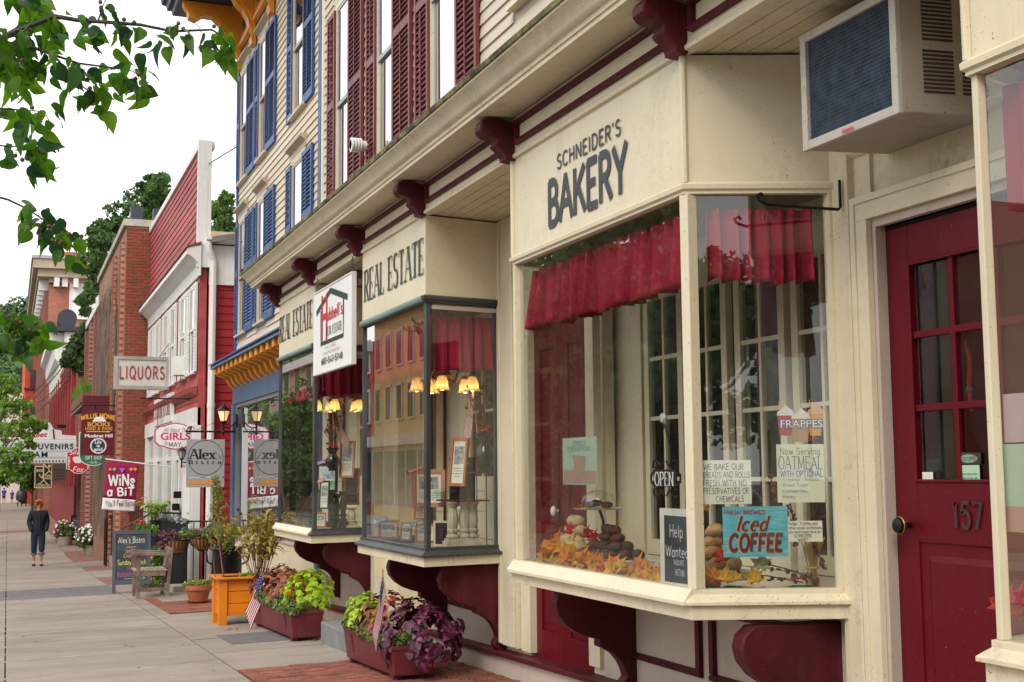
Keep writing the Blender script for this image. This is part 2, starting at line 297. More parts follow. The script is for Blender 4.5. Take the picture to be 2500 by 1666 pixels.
def stroke_text(s, t=.1, thin=None, serif=False, slant=0, jit=0, gap=.14, mono=0):
    V = []; F = []; x = 0; rr = random.Random(len(s)*31+sum(map(ord, s))); k = 0
    for ch in s:
        wd_, pl = GL.get(ch) or GL.get(ch.upper()) or GL[' ']
        jy, ja, js = (rr.uniform(-jit, jit)*.6, rr.uniform(-jit, jit), 1+rr.uniform(-jit, jit)) if jit else (0, 0, 1)
        off = (mono-wd_)/2 if mono else 0
        for line in pl:
            k += 1; P = [Vector((x+off+p[0]+p[1]*(slant+ja), p[1]*js+jy)) for p in line]; n = len(P); b = len(V)
            for i in range(n):
                d = (P[min(i+1, n-1)]-P[max(i-1, 0)]); d = d.normalized() if d.length > 1e-9 else Vector((0, 1)); q = Vector((-d.y, d.x)); h = t/2
                if thin is not None:
                    a = math.atan2(d.y, d.x) % math.pi; f = abs(math.sin(a))
                    if serif and .2 < a < 1.35 and n == 2 and ch not in 'i': f = .25
                    h *= thin+(1-thin)*f
                ext = d*h*(.35 if thin is None else 0)*(-1 if i == 0 else (1 if i == n-1 else 0))
                V += [tuple(P[i]+ext+q*h)+(k*.00004,), tuple(P[i]+ext-q*h)+(k*.00004,)]
            F += [(b+2*i, b+2*i+1, b+2*i+3, b+2*i+2) for i in range(n-1)]
            if serif:
                for e, o in ((0, 1), (-1, -2)):
                    p, q = P[e], P[o]
                    if abs(p.y-q.y) > abs(p.x-q.x)*.8 and (abs(line[e][1]) < .02 or abs(line[e][1]-1) < .02 or abs(line[e][1]-X_) < .02) and n < 9:
                        hw = t*.95; ht = t*.16; sg = 1 if line[e][1] < .3 else -1; b = len(V); k += 1
                        V += [(p.x-hw, p.y, k*.00004), (p.x+hw, p.y, k*.00004), (p.x+hw, p.y+sg*ht*2, k*.00004), (p.x-hw, p.y+sg*ht*2, k*.00004)]; F.append((b, b+1, b+2, b+3))
                if n == 2 and abs(P[0].y-P[1].y) < .02 and ch in 'EFLTZ':
                    for p in ([P[1]] if ch != 'T' else P):
                        sg = 1 if p.y < .3 else -1; b = len(V); k += 1; hw = t*.18
                        V += [(p.x-hw, p.y-.06*(abs(p.y-.52) < .1), k*.00004), (p.x+hw, p.y-.06*(abs(p.y-.52) < .1), k*.00004), (p.x+hw, p.y+sg*.17, k*.00004), (p.x-hw, p.y+sg*.17, k*.00004)]; F.append((b, b+1, b+2, b+3))
        x += (mono or wd_*1)+gap
    return np.array(V).reshape(-1, 3), F, x-gap
_FC = {}
def font_text(s, bold=.0, shear=0, gap=1.):
    key = (s, bold, shear, gap)
    if key not in _FC:
        c = bpy.data.curves.new('lettering', 'FONT'); c.body = s; c.size = 1.37; c.offset = bold; c.shear = shear; c.space_character = gap; c.resolution_u = 4
        o = bpy.data.objects.new('lettering', c); COL.objects.link(o); dg = bpy.context.evaluated_depsgraph_get(); me = bpy.data.meshes.new_from_object(o.evaluated_get(dg))
        V = np.array([tuple(v.co) for v in me.vertices]).reshape(-1, 3); F = [tuple(p.vertices) for p in me.polygons]
        bpy.data.objects.remove(o); bpy.data.curves.remove(c); bpy.data.meshes.remove(me)
        _FC[key] = (V, F, V[:, 0].max() if len(V) else 0)
    V, F, W_ = _FC[key]; return V.copy(), list(F), W_
def letter(parent, s, o, u, v, h, mat, width=None, al='c', style=None, lift=.003, bend=0, local=False, name='lettering', font=None, **kw):
    """flat printed lettering: o = anchor on the base line, u = reading direction, v = up"""
    V, F, W_ = font_text(s, **(font or {})) if font is not None else stroke_text(s, **kw)
    if not len(V): return
    if font is not None: V[:, 0] -= V[:, 0].min()
    W_ = V[:, 0].max(); sx = (width/W_) if width else h; o, u, v = Vector(o), Vector(u).normalized(), Vector(v); n = u.cross(v).normalized()
    x0 = {'c': -W_*sx/2, 'l': 0, 'r': -W_*sx}[al]; P = []
    for x, y, z in V:
        xx = x*sx+x0; yy = y*h-bend*(xx*xx)
        P.append(tuple(o+u*xx+v*yy+n*(lift+z)))
    m = MB(); m.add(P, F); me = m.mesh(name, mat)
    ns = np.array([tuple(p.normal) for p in me.polygons])
    return link(name, me, parent, local)
# ================================================================ materials
CREAM = paint('cream_paint', (.70, .63, .46), .45, .07, specks=.6, grime=.45, bump=.3, bs=45, gcol=(.24, .2, .13), streak=.14)
CREAMD = paint('cream_dirty', (.69, .615, .445), .5, .1, specks=1.1, grime=.95, bump=.35, bs=45, gcol=(.17, .135, .085), streak=.2)
WARM = paint('beige_pink_paint', (.52, .435, .37), .55, .08, specks=.5, grime=.4, bump=.3, bs=40, streak=.2)
CLAP = paint('beige_clapboard', (.56, .48, .40), .5, .07, vs=2, grime=.25, bump=.3, bs=50, stretch=(1, .15, 1), rnd=.04)
CLAPB = paint('tan_clapboard', (.6, .52, .39), .5, .08, vs=2, grime=.3, bump=.3, bs=50, stretch=(1, .15, 1), rnd=.05)
MAROON = paint('maroon_paint', (.08, .009, .015), .5, .3, vs=3.5, grime=.45, streak=.25, bump=.25, bs=50, gcol=(.16, .06, .05), spec=.2, specks=.12, scol=(.26, .13, .11))
SHUT = paint('maroon_shutter', (.15, .022, .03), .45, .12, bump=.2)
REDDOOR = paint('red_door_paint', (.12, .004, .011), .42, .08, bump=.25, bs=70, spec=.18, grime=.2, gcol=(.2, .05, .05), specks=.05, scol=(.3, .15, .14), streak=.12)
BLUE = paint('blue_paint', (.016, .068, .22), .45, .12, bump=.2)
BLUEG = paint('slate_blue_paint', (.075, .135, .24), .5, .15, grime=.3, bump=.2, gcol=(.25, .27, .3))
ORANGE = paint('orange_trim_paint', (.72, .27, .02), .45, .15, bump=.2)
WHITE = paint('white_paint', (.74, .74, .72), .45, .06, grime=.45, bump=.2, gcol=(.3, .27, .22), streak=.35)
WHITEC = paint('white_clean', (.8, .8, .79), .4, .03, bump=.05)
REDCLAP = paint('faded_red_clapboard', (.36, .05, .05), .6, .2, vs=2.5, bump=.35, bs=40, stretch=(1, .12, 1), rnd=.12, c2=(.45, .09, .085))
REDSIDE = paint('red_clapboard', (.33, .012, .022), .5, .15, bump=.3, bs=40, rnd=.08)
ZINC = paint('zinc_trim', (.042, .043, .045), .5, .25, bump=.2, metal=0, c2=(.065, .072, .07), grime=.2, gcol=(.18, .24, .21))
PATINA = paint('green_patina', (.22, .38, .31), .55, .2, bump=.2, c2=(.13, .2, .18))
MOSS = paint('mossy_roof_edge', (.06, .055, .04), .9, .4, vs=9, bump=.6, bs=80, c2=(.26, .25, .1), grime=.8, gcol=(.02, .02, .016))
CONC = paint('concrete', (.285, .238, .195), .9, .14, vs=1.4, grime=.75, bump=.4, bs=160, rnd=.07, stretch=(.6, 1.3, 1), c2=(.34, .295, .25), gcol=(.17, .135, .11), spec=.2)
ASPH = paint('asphalt', (.15, .142, .142), .9, .25, vs=6, bump=.5, bs=220)
JOINT = paint('joint_dirt', (.055, .045, .035), .95, .3, bump=.3)
PAVER = paint('clay_paver', (.285, .105, .075), .85, .3, vs=7, bump=.4, bs=120, rnd=.22, grime=.5, gcol=(.17, .12, .1), spec=.2)
PAVF = paint('far_paver', (.25, .13, .1), .9, .2, vs=6, grime=.5, bump=.3, spec=.2)
STONE = paint('bluestone', (.20, .22, .215), .75, .2, vs=4, bump=.3, bs=90, grime=.5, gcol=(.28, .27, .2))
BRK = paint('brick', (.27, .062, .035), .85, .25, vs=12, bump=.4, bs=120, rnd=.28)
MORT = paint('mortar', (.5, .38, .26), .9, .2, bump=.3)
BRKM = brickmat('brick_front', (.28, .07, .04), (.34, .1, .055), (.42, .27, .18))
BRKV = brickmat('brick_vined', (.28, .075, .045), (.36, .13, .075), (.5, .38, .27), blot=.8, bcol=(.27, .2, .15))
BRKF = brickmat('brick_far', (.30, .08, .05), (.40, .14, .08), (.5, .38, .28), axis='x')
BRKFY = brickmat('brick_far_front', (.22, .06, .05), (.28, .09, .06), (.4, .3, .24))
BRKR = brickmat('red_painted_brick', (.55, .085, .03), (.5, .07, .025), (.45, .06, .03), axis='x')
BRKE = brickmat('dark_red_brick', (.30, .028, .03), (.25, .03, .028), (.22, .05, .045))
BLACKM = paint('black_metal', (.012, .012, .014), .4, .2, bump=.1, metal=.4)
WOODW = paint('weathered_wood', (.17, .105, .08), .8, .35, vs=5, bump=.5, bs=60, stretch=(1, 1, 1), c2=(.27, .19, .15))
GLASSW = glass('shop_glass', (.98, .985, .97), 1.7, .012)
GLASSU = glass('upper_window_glass', (.75, .8, .82), 2.2, .02, base=.12)
GLASSD = glass('door_glass', (.8, .84, .82), 1.3, .03)
DARKIN = paint('dark_interior', (.05, .04, .032), .8, .2)
TANIN = paint('tan_interior', (.13, .095, .062), .7, .12)
BLIND = paint('white_blind', (.72, .74, .74), .6, .03)
CURT = paint('maroon_curtain', (.38, .008, .045), .8, .15, vs=3, bump=.3, bs=300, trans=.12)
BLACKP = paint('black_print', (.012, .012, .014), .5, .1, bump=0)
CHAR = paint('charcoal_print', (.035, .042, .055), .5, .15, bump=0)
def ink(name, c, **k): return paint(name, c, .6, .05, bump=0, **k)
GREYS = ink('aluminium_sign', (.36, .36, .37)); REDP = ink('red_print', (.55, .02, .03)); WHITEP = ink('white_print', (.82, .82, .8)); MAGENTA = ink('magenta_print', (.62, .015, .22)); YEL = ink('yellow_print', (.75, .42, .03)); PAPER = ink('paper', (.72, .72, .62)); ORP = ink('orange_print', (.75, .27, .04)); BLUEP = ink('blue_print', (.03, .13, .38)); GREENP = ink('green_print', (.03, .22, .1)); PINKP = ink('pink_chalk', (.62, .12, .38)); CHB = ink('blue_chalk', (.15, .45, .8)); CHG = ink('green_chalk', (.15, .6, .3)); CHW = ink('white_chalk', (.75, .78, .8)); CHO = ink('orange_chalk', (.8, .3, .12)); CHY = ink('yellow_chalk', (.8, .75, .2)); CHP = ink('purple_chalk', (.4, .12, .6)); GREYP = ink('grey_print', (.2, .2, .2)); TEAL = paint('teal_board', (.07, .42, .55), .5, .2, vs=14, bump=0, stretch=(1, 1, 9), c2=(.14, .55, .66)); SLATE = paint('chalkboard', (.035, .045, .055), .7, .25, vs=3, bump=.1, c2=(.06, .075, .085)); SLATEF = paint('slate_frame', (.075, .09, .115), .6, .15)
MARSIGN = ink('maroon_sign', (.115, .008, .018)); WINE = paint('wine_flag_cloth', (.30, .01, .065), .8, .1, bump=.2, bs=200)
# ================================================================ ground
def sheet(name, mat, x0, x1, ys, off, nx=2, kind='structure'):
    m = MB(); xs = [x0+(x1-x0)*i/nx for i in range(nx+1)]
    for y in ys:
        for x in xs: m.v.append((x, y, G(x, y)+off))
    for j in range(len(ys)-1):
        for i in range(nx): a = j*(nx+1)+i; m.f.append((a, a+1, a+nx+2, a+nx+1))
    return tag(m.obj(name, mat), kind=kind)
YS = [-30, -10, 0]+[2*i for i in range(1, 17)]+[34+1.0*i for i in range(13)]+[60, 120, 300, 900]
sheet('ground', paint('far_ground', (.12, .13, .07), .95, .3, vs=.4), -700, 700, YS, -.35, 8)
sidewalk = sheet('sidewalk', JOINT, -1.62, 3.6, YS[:-1], -.022, 4)
sheet('road', ASPH, -11.2, -1.78, YS[:-1], -.15, 2)
sheet('far_sidewalk', CONC, -16.5, -11.4, YS[:-1], -.0, 2)
m = MB()
for i in range(len(YS)-2):
    a, b = YS[i], YS[i+1]
    for x0, x1 in ((-1.78, -1.62), (-11.4, -11.2)):
        m.hex([(x0, a, G(x0, a)-.3), (x1, a, G(x1, a)-.3), (x1, b, G(x1, b)-.3), (x0, b, G(x0, b)-.3)], [(x0, a, G(x0, a)), (x1, a, G(x1, a)), (x1, b, G(x1, b)), (x0, b, G(x0, b))])
tag(m.obj('kerb', STONE), kind='structure')
def slab(name, x0, x1, y0, y1, mat, parent, off=0, th=.05, g=.004, sk=0):
    m = MB(); P = [(x0+g, y0+g), (x1-g, y0+g+sk), (x1-g, y1-g+sk), (x0+g, y1-g)]
    m.hex([(x, y, G(x, y)-th) for x, y in P], [(x, y, G(x, y)+off) for x, y in P]); return m.obj(name, mat, parent)
ylines = [-2, .2, 1.5, 2.8, 4.1, 5.5, 6.9, 8.2, 9.55, 10.92, 12.24, 13.62, 14.93, 16.2, 17.6, 19.1, 21.15, 24.0]
while ylines[-1] < 76: ylines.append(ylines[-1]+1.36)
for i, (a, b) in enumerate(zip(ylines, ylines[1:])):
    mt = ASPH if i == 16 else (MATS['far_paver'] if i in (43, 44) else CONC)
    slab('slab', -1.62, .02, a, b, mt, sidewalk, g=.003 if i % 4 else .006)
    slab('slab', .026, 1.70, a, b, mt, sidewalk, g=.003 if i % 4 else .006)
slab('slab', -1.62, 1.7, 76.1, 130, CONC, sidewalk)
CONL = paint('tooled_concrete', (.4, .36, .315), .9, .25, vs=5, grime=.8, bump=.3, gcol=(.26, .22, .19), spec=.2)
for i, y in enumerate(ylines[5:26]):
    for d in (-.03, .006): slab('tooled_edge', -1.6, 1.69, y+d, y+d+.026, CONL, sidewalk, off=.0022, th=.01)
    if i % 2: slab('tooled_edge', -1.6, 1.69, y+.62, y+.645, CONL, sidewalk, off=.0022, th=.01)
def brickfield(x0, x1, y0, y1, bl=.2, bw=.1, rot=False, n=400):
    me = {}
    r = 0; y = y0
    while y < y1-.02:
        x = x0-(bl/2 if r % 2 else 0)
        while x < x1-.01:
            a, b = max(x, x0), min(x+bl, x1)
            if b-a > .02:
                k = round(b-a, 2)
                if k not in me: me[k] = bx(-k/2+.004, k/2-.004, -bw/2+.004, bw/2-.004, -.05, 0).mesh('brick', PAVER)
                cx_, cy_ = (a+b)/2, y+bw/2
                link('brick', me[k], sidewalk, loc=(cx_, cy_, G(cx_, cy_)+random.uniform(-.003, .004)), rot=(math.atan(-.031), -math.atan(.02), random.uniform(-.012, .012)))
            x += bl
        y += bw; r += 1
brickfield(1.72, 3.33, 8.0, 10.26)
slab('slab', 1.706, 3.34, 10.27, 11.6, CONC, sidewalk); slab('slab', 1.706, 3.34, 11.61, 12.9, CONC, sidewalk, sk=.05); slab('slab', 1.706, 3.34, 12.96, 14.6, CONC, sidewalk); slab('slab', 1.706, 3.34, 14.6, 16.3, CONC, sidewalk)
slab('slab', 1.706, 3.34, 2, 8.0, CONC, sidewalk); slab('utility_patch', 1.98, 2.62, 12.2, 13.2, ASPH, sidewalk, off=.004)
brickfield(1.9, 2.75, 16.5, 19.6, .2, .1)
slab('slab', 2.06, 2.8, 18.6, 21.0, CONC, sidewalk, off=.006); slab('slab', 2.755, 3.34, 16.3, 19.6, CONC, sidewalk)
slab('slab', 1.706, 3.34, 19.62, 24.0, CONC, sidewalk); slab('slab', 1.706, 1.9, 16.3, 19.6, CONC, sidewalk)
slab('brick_strip', 1.706, 2.3, 24, 27, PAVF, sidewalk); slab('slab', 2.3, 3.34, 24, 30, CONC, sidewalk)
for a, b, mt in ((27, 30.5, CONC), (30.5, 33, PAVF), (33, 36.5, CONC), (36.5, 43.5, PAVF), (43.5, 47, CONC), (47, 52, PAVF), (52, 55.8, CONC), (55.8, 110, PAVF)):
    slab('pavement_strip', 1.706, 2.4 if a < 30 else 3.4, a, b, mt, sidewalk)
rgs = random.Random(9); m = MB()
for k in range(110):
    x, y = rgs.uniform(-.2, 1.65), rgs.uniform(7, 30); r = rgs.uniform(.008, .022)
    m.add([(x+r*math.cos(a)*rgs.uniform(.7, 1.1), y+r*math.sin(a)*rgs.uniform(.7, 1.1), G(x, y)+.0032) for a in [j*.785 for j in range(8)]], [tuple(range(8))])
m.obj('gum_spots', JOINT, sidewalk, kind='stuff')
m = MB()
for x, y, dx, dy, n in ((.3, 9.6, .1, .04, 12), (1.0, 13.0, .09, -.05, 10), (2.0, 11.2, .1, .03, 12), (-.1, 16.8, .12, .06, 12), (2.4, 14.0, .05, .1, 9), (.8, 18.2, .09, .1, 10)):
    P = []
    for k in range(n): P.append((x, y)); x += dx*rgs.uniform(.4, 1.4); y += dy*rgs.uniform(-.8, 1.8)
    b = len(m.v)
    for k, (a, c) in enumerate(P): h = .0035*(1-abs(2*k/(n-1)-1)*.8); m.v += [(a, c-h, G(a, c)+.0034), (a, c+h, G(a, c)+.0034)]
    m.f += [(b+2*k, b+2*k+2, b+2*k+3, b+2*k+1) for k in range(n-1)]
m.obj('cracks', JOINT, sidewalk, kind='stuff')
# ================================================================ wooded hill
LEAFH = paint('hill_foliage', (.045, .105, .05), .9, .5, vs=.035, bump=0, c2=(.12, .22, .055))
def hill_h(x, y):
    t = max(0, min(1, (y-230)/330)); r = max(0, 1-((x+60)/330)**2)
    return -2+60*t*t*(3-2*t)*(.55+.45*r)+6*math.sin(x*.021+1)+5*math.sin(x*.05+y*.013)
m = MB(); NXH, NYH = 40, 26
for j in range(NYH+1):
    for i in range(NXH+1):
        x, y = -330+660*i/NXH, 215+400*j/NYH; m.v.append((x, y, hill_h(x, y)))
for j in range(NYH):
    for i in range(NXH): a = j*(NXH+1)+i; m.f.append((a, a+1, a+NXH+2, a+NXH+1))
tag(m.obj('hill', LEAFH, smooth=True), kind='structure')
def leaf_cloud(centers, rad, n, size, squash=.8, seed=1, shell=.55, tri=False):
    """many small leaf quads scattered through lumpy blobs; returns verts, faces"""
    rg = np.random.RandomState(seed); V = []; C = np.array(centers, float).reshape(-1, 3); rad = np.broadcast_to(np.array(rad, float), (len(C),))
    k = len(C); d = rg.normal(size=(k, n, 3)); d /= np.linalg.norm(d, axis=2, keepdims=True); rr = shell+(1-shell)*rg.rand(k, n, 1)**.6
    P = (C[:, None, :]+d*rr*rad[:, None, None]*np.array([1, 1, squash])).reshape(-1, 3); D = d.reshape(-1, 3)
    N = D+rg.normal(size=D.shape)*.7; N /= np.linalg.norm(N, axis=1, keepdims=True)
    T = np.cross(N, rg.normal(size=N.shape)); T /= np.linalg.norm(T, axis=1, keepdims=True)+1e-9; B = np.cross(N, T)
    s = size*(.6+.8*rg.rand(len(P), 1)); T = T*s; B = B*s*.55
    V = np.stack([P-T, P+B-N*s*.15, P+T, P-B-N*s*.15], 1).reshape(-1, 3)
    F = np.arange(len(V)).reshape(-1, 4)
    return V, F
def np_obj(name, V, F, mat, parent=None, kind=None, local=False):
    me = bpy.data.meshes.new(name); nf, k = F.shape
    me.vertices.add(len(V)); me.vertices.foreach_set('co', np.ascontiguousarray(V, dtype=np.float32).ravel()); me.loops.add(nf*k); me.loops.foreach_set('vertex_index', F.astype(np.int32).ravel())
    me.polygons.add(nf); me.polygons.foreach_set('loop_start', np.arange(0, nf*k, k, dtype=np.int32)); me.update(calc_edges=True); me.materials.append(mat)
    return link(name, me, parent, local, kind=kind)
cs = []; rs = []; rg = random.Random(3)
while len(cs) < 1100:
    y = rg.uniform(225, 560); x = rg.uniform(-60-.12*y, .09*y+10); cs.append((x, y, hill_h(x, y)+rg.uniform(.5, 3.5))); rs.append(rg.uniform(2.2, 4.6))
V, F = leaf_cloud(cs, rs, 150, .75, .95, 5); tag(np_obj('hillside_wood', V, F, LEAFH), 'dense green wood covering the far hillside', 'woodland', kind='stuff')
# ================================================================ generic facade pieces (street walls face -X)
def wall_holes(m, x0, x1, y0, y1, z0, z1, holes):
    ys = sorted({y0, y1, *[max(y0, min(y1, h[k])) for h in holes for k in (0, 1)]})
    for a, b in zip(ys, ys[1:]):
        c = (a+b)/2; zs = z0
        for h in sorted([h for h in holes if h[0] < c < h[1]], key=lambda h: h[2]):
            if h[2] > zs: m.box(x0, x1, a, b, zs, min(h[2], z1))
            zs = max(zs, h[3])
        if zs < z1: m.box(x0, x1, a, b, zs, z1)
    return m
def clapboards(parent, X, y0, y1, z0, z1, ex, mat, holes=(), th=.018):
    z = z0
    while z < z1-.01:
        t = min(z+ex, z1); segs = [(y0, y1)]
        for h in holes:
            if h[2] < t-.01 and h[3] > z+.01:
                ns = []
                for a, b in segs:
                    if h[1] <= a or h[0] >= b: ns.append((a, b)); continue
                    if h[0] > a: ns.append((a, h[0]))
                    if h[1] < b: ns.append((h[1], b))
                segs = ns
        for a, b in segs:
            if b-a < .015: continue
            m = MB(); j = random.uniform(-.0015, .0015); m.prism([(X-th+j, z), (X, z), (X, t), (X-.003, t)], 'y', a, b); m.obj('clapboard', mat, parent)
        z = t
def shutter(parent, X, y0, y1, z0, z1, mat, mid=.5, pitch=.05, lab=None):
    m = MB(); s = .045; zm = z0+(z1-z0)*mid
    for a, b in ((y0, y0+s), (y1-s, y1)): m.box(X, X+.03, a, b, z0, z1)
    m.box(X+.001, X+.029, y0+s, y1-s, z0, z0+.1); m.box(X+.001, X+.029, y0+s, y1-s, z1-.06, z1); m.box(X+.001, X+.029, y0+s, y1-s, zm-.04, zm+.04)
    o = m.obj('shutter', mat, parent, lab=lab); l = MB()
    for a, b in ((z0+.1, zm-.04), (zm+.04, z1-.06)):
        n = int((b-a)/pitch)
        for i in range(n):
            z = a+(i+.5)*(b-a)/n; l.prism([(X+.001, z-.022), (X+.007, z-.026), (X+.029, z+.02), (X+.023, z+.024)], 'y', y0+s, y1-s)
        l.box(X-.006, X+.002, (y0+y1)/2-.008, (y0+y1)/2+.008, a+.03, b-.03)
    l.obj('louvers', mat, o, kind='stuff'); return o
def sash(parent, X, y0, y1, z0, z1, fm, sashm=None, gl=None, rail=None, cas=.09, hood=None, sill=True, blind=.0, blindmat=None, mun=0, depth=.5):
    """double-hung window set into the wall at plane X"""
    sashm = sashm or fm; gl = gl or GLASSU; f = MB(); zr = rail if rail else (z0+z1)/2
    f.box(X-.03, X+.06, y0-cas, y0, z0, z1+cas); f.box(X-.03, X+.06, y1, y1+cas, z0, z1+cas); f.box(X-.028, X+.06, y0, y1, z1, z1+cas)
    o = f.obj('window', fm, parent); s = MB()
    for a, b, dx in ((z0, zr+.02, -.005), (zr-.02, z1, -.025)):
        s.box(X+dx, X+dx+.024, y0, y0+.04, a, b); s.box(X+dx, X+dx+.024, y1-.04, y1, a, b); s.box(X+dx+.001, X+dx+.023, y0+.04, y1-.04, a, a+.045); s.box(X+dx+.001, X+dx+.023, y0+.04, y1-.04, b-.04, b)
    s.obj('sash', sashm, o)
    for a, b, dx in ((z0+.04, zr-.01, .004), (zr+.01, z1-.035, -.016)): bx(X+dx, X+dx+.004, y0+.035, y1-.035, a, b).obj('pane', gl, o)
    if blind: bx(X+.1, X+.104, y0+.02, y1-.02, z1-(z1-z0)*blind, z1).obj('blind', blindmat or BLIND, o)
    d = MB(); d.box(X+depth, X+depth+.02, y0-.1, y1+.1, z0-.1, z1+.1); d.box(X+.06, X+depth, y0-.12, y0-.1, z0-.1, z1+.1); d.box(X+.06, X+depth, y1+.1, y1+.12, z0-.1, z1+.1); d.box(X+.06, X+depth, y0-.1, y1+.1, z0-.12, z0-.1); d.box(X+.06, X+depth, y0-.1, y1+.1, z1+.1, z1+.12); d.obj('reveal', DARKIN, o)
    if sill: MB().prism([(X-.075, z0-.05), (X+.06, z0-.05), (X+.06, z0-.002), (X-.02, z0-.002), (X-.075, z0-.02)], 'y', y0-cas-.03, y1+cas+.03).obj('sill', fm, o)
    if hood: MB().prism([(X-.03, z1+cas+.002), (X-.03, z1+cas+.07), (X-.07, z1+cas+.1), (X-.1, z1+cas+.12), (X-.1, z1+cas+.15), (X+.02, z1+cas+.17), (X+.02, z1+cas+.002)], 'y', y0-cas-.05, y1+cas+.05).obj('hood', hood, o)
    return o
UF, UV = Vector((0, -1, 0)), Vector((0, 0, 1))       # reading direction and up on a street-facing wall
def front(parent, s, X, q, h=None, **kw):              # lettering on a street-facing plane; q = pixel corners (left,base) (right,base) (left,top)
    a, b, c = w(*q[0], X=X), w(*q[1], X=X), w(*q[2], X=X)
    zb = (a.z+b.z)/2; return letter(parent, s, (X, (a.y+b.y)/2, zb), UF, UV, h or (c.z-a.z), kw.pop('mat'), width=a.y-b.y, lift=kw.pop('lift', .003), **kw)
# ================================================================ storefront building with the bakery
XW, XF, ZS = 3.34, 2.74, 3.085
A = thing('storefront_building', 'long cream wooden storefront with maroon trim, three shop bays and a deep cornice', 'building', (3.4, 7, 0))
# -- upper storey
WIN = [(13.12, 13.74, 13.74, 14.09, 12.55), (11.41, 12.02, 12.02, 12.37, 10.82), (9.56, 10.28, 10.28, 10.68, 9.05)]
hl = [(a-.09, b+.09, 4.2, 6.62) for a, b, *_ in WIN]+[(7.1, 8.36, 4.5, 6.7)]
wall_holes(MB(), XW, XW+.12, -2, 14.40, 3.3, 7.2, [(a, b, 4.25, 6.5) for a, b, *_ in WIN]+[(7.3, 8.2, 4.62, 6.5)]).obj('upper_wall', WARM, A)
clapboards(A, XW, 4.0, 14.37, 3.55, 7.2, .105, CLAP, hl)
bx(XW-.03, XW+.02, 14.37, 14.46, 3.5, 7.2).obj('corner_board', CREAM, A)
TRIM = paint('grey_sash', (.36, .42, .42), .5, .1)
for a, b, l1, l2, r0 in WIN:
    sash(A, XW, a+.02, b-.02, 4.25, 6.47, CREAM, TRIM, rail=5.34, cas=.07, hood=CREAM, blind=.97 if a < 10 else .5)
    shutter(A, XW-.055, l1+.0, l2, 4.22, 6.46, SHUT, .52); shutter(A, XW-.055, r0, a, 4.22, 6.46, SHUT, .52)
sash(A, XW, 7.3, 8.2, 4.62, 6.5, CREAM, TRIM, cas=.12, blind=.9)
p = w(872, 355, X=3.2); m = MB()
for k in range(4): m.lathe([(.055, 0), (.075, .005), (.075, .018), (.055, .023)], (3.13+.03*k, p.y, p.z), 16, ax='x')
m.lathe([(.05, 3.1-3.1), (.05, .22)], (3.13, p.y, p.z), 14, ax='x'); v = m.obj('exhaust_vent', WHITE, A, smooth=True)
# -- cornice, frieze and soffits
plan = [(XF, -2), (XF, 14.12), (3.5, 14.12)]
MB().sweep(plan, [(0, 3.34), (.245, 3.325), (.245, 3.35), (.255, 3.352), (.258, 3.375), (.275, 3.38), (.29, 3.40), (.30, 3.425), (.325, 3.45), (.345, 3.462), (.345, 3.475), (0, 3.475)]).obj('cornice', CREAMD, A, smooth=True)
MB().sweep(plan, [(.12, 3.476), (.356, 3.476), (.362, 3.50), (.35, 3.515), (.12, 3.6)]).obj('roof_edge', MOSS, A)
MB().prism([(2.64, 3.60), (3.5, 3.98), (3.5, 3.94), (2.64, 3.56)], 'y', -2, 14.1).obj('porch_roof', MOSS, A)
MB().sweep(plan, [(-.03, ZS), (.0, ZS), (.018, ZS+.004), (.022, ZS+.02), (.008, ZS+.035), (.004, ZS+.05), (.002, 3.335), (-.03, 3.335)]).obj('frieze', CREAM, A, smooth=True)
for i, x in enumerate([XF+.055+.088*k for k in range(7)]):
    bx(x-.0405, x+.0405, -2, 14.1, ZS+.012, ZS+.03).obj('soffit_board', CREAMD, A)
bx(XF+.01, XW+.16, -2, 14.1, ZS+.031, ZS+.06).obj('soffit_backing', CREAMD, A)
BRY = [4.85, 6.92, 8.66, 10.42, 12.22, 13.95, 2.95, 1.1]
prof = [(0, 3.30), (.10, 3.322), (.17, 3.322), (.205, 3.305), (.222, 3.275), (.22, 3.245), (.20, 3.222), (.17, 3.21), (.14, 3.21), (.12, 3.198), (.115, 3.18), (.125, 3.172), (.118, 3.155), (.095, 3.14), (.075, 3.12), (.062, 3.1), (.06, 3.082), (0, 3.075)]
brm = MB(); brm.prism([(XF-d, z) for d, z in prof], 'y', -.05, .05)
brm.prism([(XF-d*.985, z) for d, z in prof], 'y', -.056, -.0501); brm.prism([(XF-d*.985, z) for d, z in prof], 'y', .0501, .056)
brm = brm.mesh('bracket', MAROON, True, 30)
for y in BRY: o = link('bracket', brm, A, loc=(0, y, 0)); b = o.modifiers.new('bevel', 'BEVEL'); b.width = .004; b.segments = 2; b.limit_method = 'ANGLE'
bs = sorted(BRY+[-.5])
for a, b in zip(bs, bs[1:]):
    m = MB(); y0, y1 = a+.11, b-.10
    for z in (3.155, 3.272): m.prism([(XF-.002, z), (XF-.03, z+.004), (XF-.036, z+.016), (XF-.03, z+.028), (XF-.002, z+.034)], 'y', y0, y1)
    for y in (y0, y1-.032): m.box(XF-.03, XF-.002, y, y+.032, 3.185, 3.275)
    m.obj('frieze_moulding', MAROON, A)
